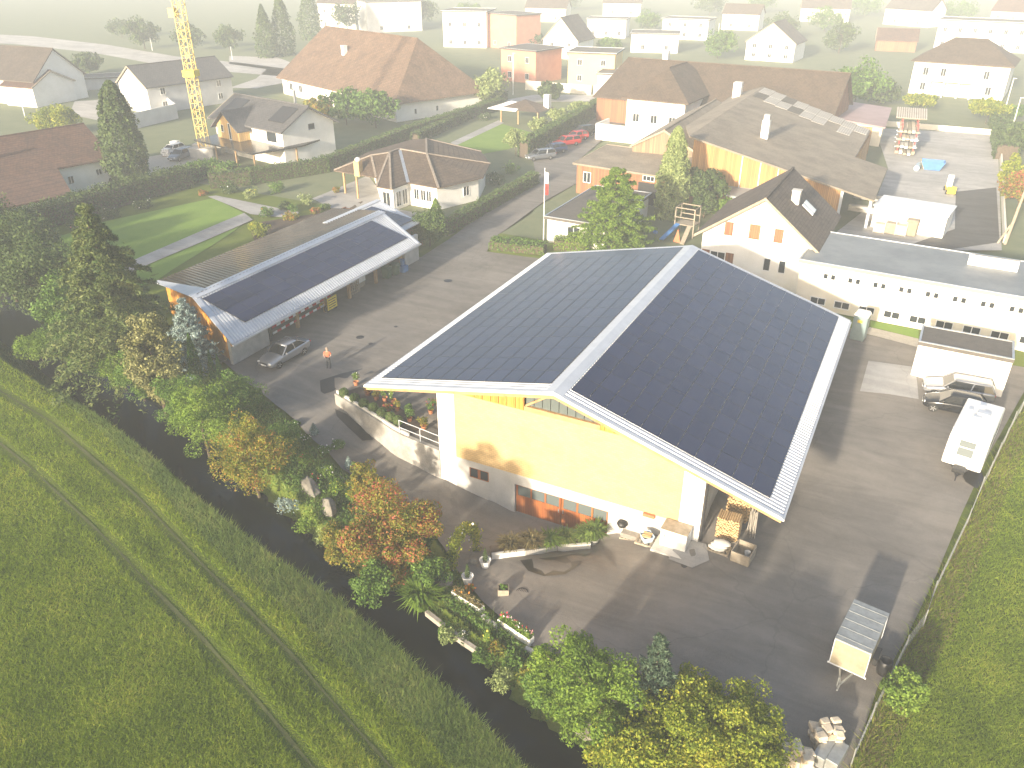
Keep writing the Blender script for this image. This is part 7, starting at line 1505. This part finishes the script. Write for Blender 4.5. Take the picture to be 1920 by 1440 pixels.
for px, top, lb in (((962, 178), 100, 'tall pale lamp post at the village road left of the cube house'), ((1117, 200), 160, 'pale lamp post behind the farthest ball tree'), ((1882, 214), 148, 'left pale lamp post on the lane beside the villa'), ((1892, 260), 184, 'right pale lamp post on the lane beside the villa'), ((48, 222), 172, 'thin white mast before the upper left house'), ((1342, 105), 45, 'thin pale mast behind the long barn roof'), ((286, 95), 72, 'short white road post left of the crane'), ((436, 112), 88, 'short white road post right of the crane')):
    b = V(*px); h = 1.0
    while h < 15 and proj(b + [0, 0, h])[1] > top: h += .1
    t = thing('lamp_post', lb, 'post', b, 0, 'poles and posts'); g = MB(); g.tube((0, 0, 0), (0, 0, h), .09, .06, 8); g.build('pole', 'white_plastic', t); g = MB(); g.box(-.12, -.1, h, .5 if 'lamp' in lb else .12, .1, h + .1); g.build('head', 'metal_grey', t)
ub = V(1884, 458); t = thing('utility_pole', 'weathered leaning wooden utility pole at the right edge', 'pole', ub); g = MB(); g.tube((0, 0, 0), (.5, 0, 8.5), .17, .11, 10); g.build('pole', 'wood_old', t); g = MB(); g.tube((-.7, 0, 0), (.0, 0, 2.2), .12, .09, 8); g.build('brace', 'wood_old', t)
# playground frame
pg = V(1286, 440); t = thing('play_tower', 'wooden play tower with blue slide behind the barn ridge', 'playground', pg, R(-5))
for x in (-1.1, 1.1):
    for y in (-.9, .9): g = MB(); g.box(x - .06, y - .06, 0, x + .06, y + .06, 3.2); g.build('post', 'wood_old', t)
g = MB(); g.box(-1.1, -.9, 1.3, 1.1, .9, 1.4); g.build('platform', 'wood_old', t)
for y in (-.9, .9):
    for z in (2.1, 3.15): g = MB(); g.box(-1.1, y - .04, z, 1.1, y + .04, z + .1); g.build('rail', 'wood_old', t)
for x in (-1.1, 1.1): g = MB(); g.box(x - .04, -.86, 3.15, x + .04, .86, 3.25); g.build('rail', 'wood_old', t)
g = MB(); g.hexa([(-1.0, -.9, 1.3), (-.5, -.9, 1.3), (-1.2, -3.6, .15), (-1.7, -3.6, .15)], [(-1.0, -.9, 1.42), (-.5, -.9, 1.42), (-1.2, -3.6, .27), (-1.7, -3.6, .27)]); g.build('slide', 'blue_plastic', t)
g = MB(); g.add([(-.3, -3.0, 0), (.5, -3.0, 0), (.1, -2.9, 1.5), (.1, -2.2, 0)], [(0, 1, 2), (1, 3, 2), (3, 0, 2), (0, 3, 1)]); g.build('climbing_wedge', 'orange_plastic', t)
g = MB(); g.hexa([(.4, -.95, 1.3), (.9, -.95, 1.3), (1.1, -3.4, .0), (.6, -3.4, 0)], [(.4, -.95, 1.38), (.9, -.95, 1.38), (1.1, -3.4, .08), (.6, -3.4, .08)]); g.build('ramp', 'wood_old', t)
g = MB(); g.ball((-2.9, -2.2, .5), .3, 8, 5, (1, 1, .7)); tag(g.build('swing_seat', 'blue_plastic'), 'blue plastic swing seat left of the play slide', 'swing'); bpy.data.objects['swing_seat'].location = tuple(pg)
# hall yard: skip, rack, lift
t = thing('skip_container', 'open light blue skip container in the hall yard', 'skip', V(1746, 318), R(4))
for s_ in (-1, 1): g = MB(); g.hexa([(-1.0, s_ * .8 - .04, .1), (1.0, s_ * .8 - .04, .1), (1.0, s_ * .8 + .04, .1), (-1.0, s_ * .8 + .04, .1)], [(-1.6, s_ * .85 - .04, 1.3), (1.6, s_ * .85 - .04, 1.3), (1.6, s_ * .85 + .04, 1.3), (-1.6, s_ * .85 + .04, 1.3)]); g.build('side', 'blue_plastic', t); g = MB(); g.hexa([(s_ * 1.0 - .04, -.76, .1), (s_ * 1.0 + .04, -.76, .1), (s_ * 1.0 + .04, .76, .1), (s_ * 1.0 - .04, .76, .1)], [(s_ * 1.58 - .04, -.8, 1.3), (s_ * 1.58 + .04, -.8, 1.3), (s_ * 1.58 + .04, .8, 1.3), (s_ * 1.58 - .04, .8, 1.3)]); g.build('end', 'yellow_paint' if s_ < 0 else 'blue_plastic', t)
g = MB(); g.box(-1.0, -.76, .1, 1.0, .76, .2); g.build('floor', 'metal_dark', t); g = MB(); g.ball((.2, 0, .5), .6, 9, 5, (1.5, 1, .7), .2); g.build('rubble', 'plywood', t)
t = thing('gas_cylinder_rack', 'pale grey roll of sheeting beside the blue skip', 'roll', V(1718, 318)); g = MB(); g.tube((0, -1, .4), (.2, 1.4, .4), .38, None, 12); g.build('roll', 'blue_light', t)
t = thing('material_rack', 'tall roofed rack stacked with beams and boards in the hall yard', 'rack', V(1695, 290), R(4))
for y in (0, 3.5, 7): 
    for x in (-1.1, 1.1): g = MB(); g.box(x - .08, y - .08, 0, x + .08, y + .08, 4.6); g.build('post', 'red_paint', t)
    for z in (1.1, 2.2, 3.3): g = MB(); g.box(-1.6, y - .06, z, 1.6, y + .06, z + .12); g.build('arm', 'metal_white', t)
for z in (.25, 1.25, 2.35, 3.45):
    for k in range(5): g = MB(); x = -1.4 + k * .58; l_ = random.uniform(.2, 1); g.box(x, -.6 - l_, z, x + .45, 7.5 + random.uniform(0, .6), z + random.uniform(.2, .5)); g.build('beam', random.choice(['white_plastic', 'plywood', 'wood_old', 'stone_cut']), t)
g = MB(); g.slab([(-2.2, 2.5, 5.0), (2.2, 2.5, 5.0), (2.2, 8.2, 5.6), (-2.2, 8.2, 5.6)], .12); ro_ = g.build('roof', 'old_sheet', t)
for k in range(14): g = MB(); x = -2.15 + k * .32; g.hexa([(x, 2.5, 5.005), (x + .18, 2.5, 5.005), (x + .18, 8.2, 5.605), (x, 8.2, 5.605)], [(x, 2.5, 5.05), (x + .18, 2.5, 5.05), (x + .18, 8.2, 5.65), (x, 8.2, 5.65)]); g.build('roof_rib', 'sheet_pale', ro_)
t = thing('pallet_truck', 'small yellow loading machine standing on the hall yard', 'machine', V(1780, 362), R(8)); g = MB(); g.box(-.5, -.9, .3, -.35, 1.6, .6); g.build('frame_side', 'yellow_paint', t); g = MB(); g.box(.35, -.9, .3, .5, 1.6, .6); g.build('frame_side', 'yellow_paint', t); g = MB(); g.box(-.5, -1.2, .2, .5, -.9, 1.1); g.build('engine_box', 'yellow_paint', t); g = MB(); g.box(-.35, 1.5, .3, .35, 1.65, 2.0); g.build('mast', 'white_plastic', t)
for x in (-.5, .5):
    for y in (-.8, 1.2): g = MB(); g.tube((x - .1, y, .3), (x + .1, y, .3), .3, None, 12); g.build('wheel', 'rubber', t)
for a, b, lb in [((1590, 395), (1705, 412), 'left pile of long beams behind the white store'), ((1600, 372), (1745, 392), 'upper pile of long beams behind the white store')]:
    A, B = V(*a), V(*b); t = thing('beam_pile', lb, 'beams', A, world=True)
    for k in range(4): g = MB(); o3 = np.array([0, .5 * (k % 2), .25 + .35 * (k // 2)]); g.bar(A + o3, B + o3, .4, .3); g.build('beam', 'wood_grey' if k % 2 else 'concrete_pale', t)
# far garden wall in front of the cube house
for a, b, lb in [((985, 168), (1108, 178), 'pale garden wall along the village road, left section'), ((1112, 178), (1232, 190), 'pale garden wall along the village road, right section'), ((1652, 236), (1868, 254), 'low pale wall between hall yard and villa garden'), ((1872, 258), (1880, 455), 'low wall along the right side of the lane')]:
    A, B = V(*a), V(*b); g = MB(); d_ = (B - A) / np.linalg.norm(B - A); q = np.array([-d_[1], d_[0], 0]) * .2; h_ = 1.9 if 'garden wall' in lb else .9; g.hexa([A, B, B + q, A + q], [p_ + [0, 0, h_] for p_ in (A, B, B + q, A + q)]); tag(g.build('garden_wall', 'cream_wall'), lb, 'wall')
# ------------------------------------------------------------------ morning haze: one closed box of even air round everything
hz = MB(); hz.box(-1300, -120, -6, 1300, 1300, 31.5)
ho = hz.build('haze', None); ho['kind'] = 'stuff'; ho['label'] = 'pale morning haze over the village'
m = bpy.data.materials.new('haze_air'); m.use_nodes = True; t = m.node_tree; t.nodes.remove(t.nodes['Principled BSDF'])
pv = t.nodes.new('ShaderNodeVolumePrincipled'); pv.inputs['Color'].default_value = (.84, .92, 1.0, 1); pv.inputs['Density'].default_value = HAZE_DENSITY; pv.inputs['Anisotropy'].default_value = -0.15
t.links.new(pv.outputs[0], t.nodes['Material Output'].inputs['Volume']); ho.data.materials.append(m)
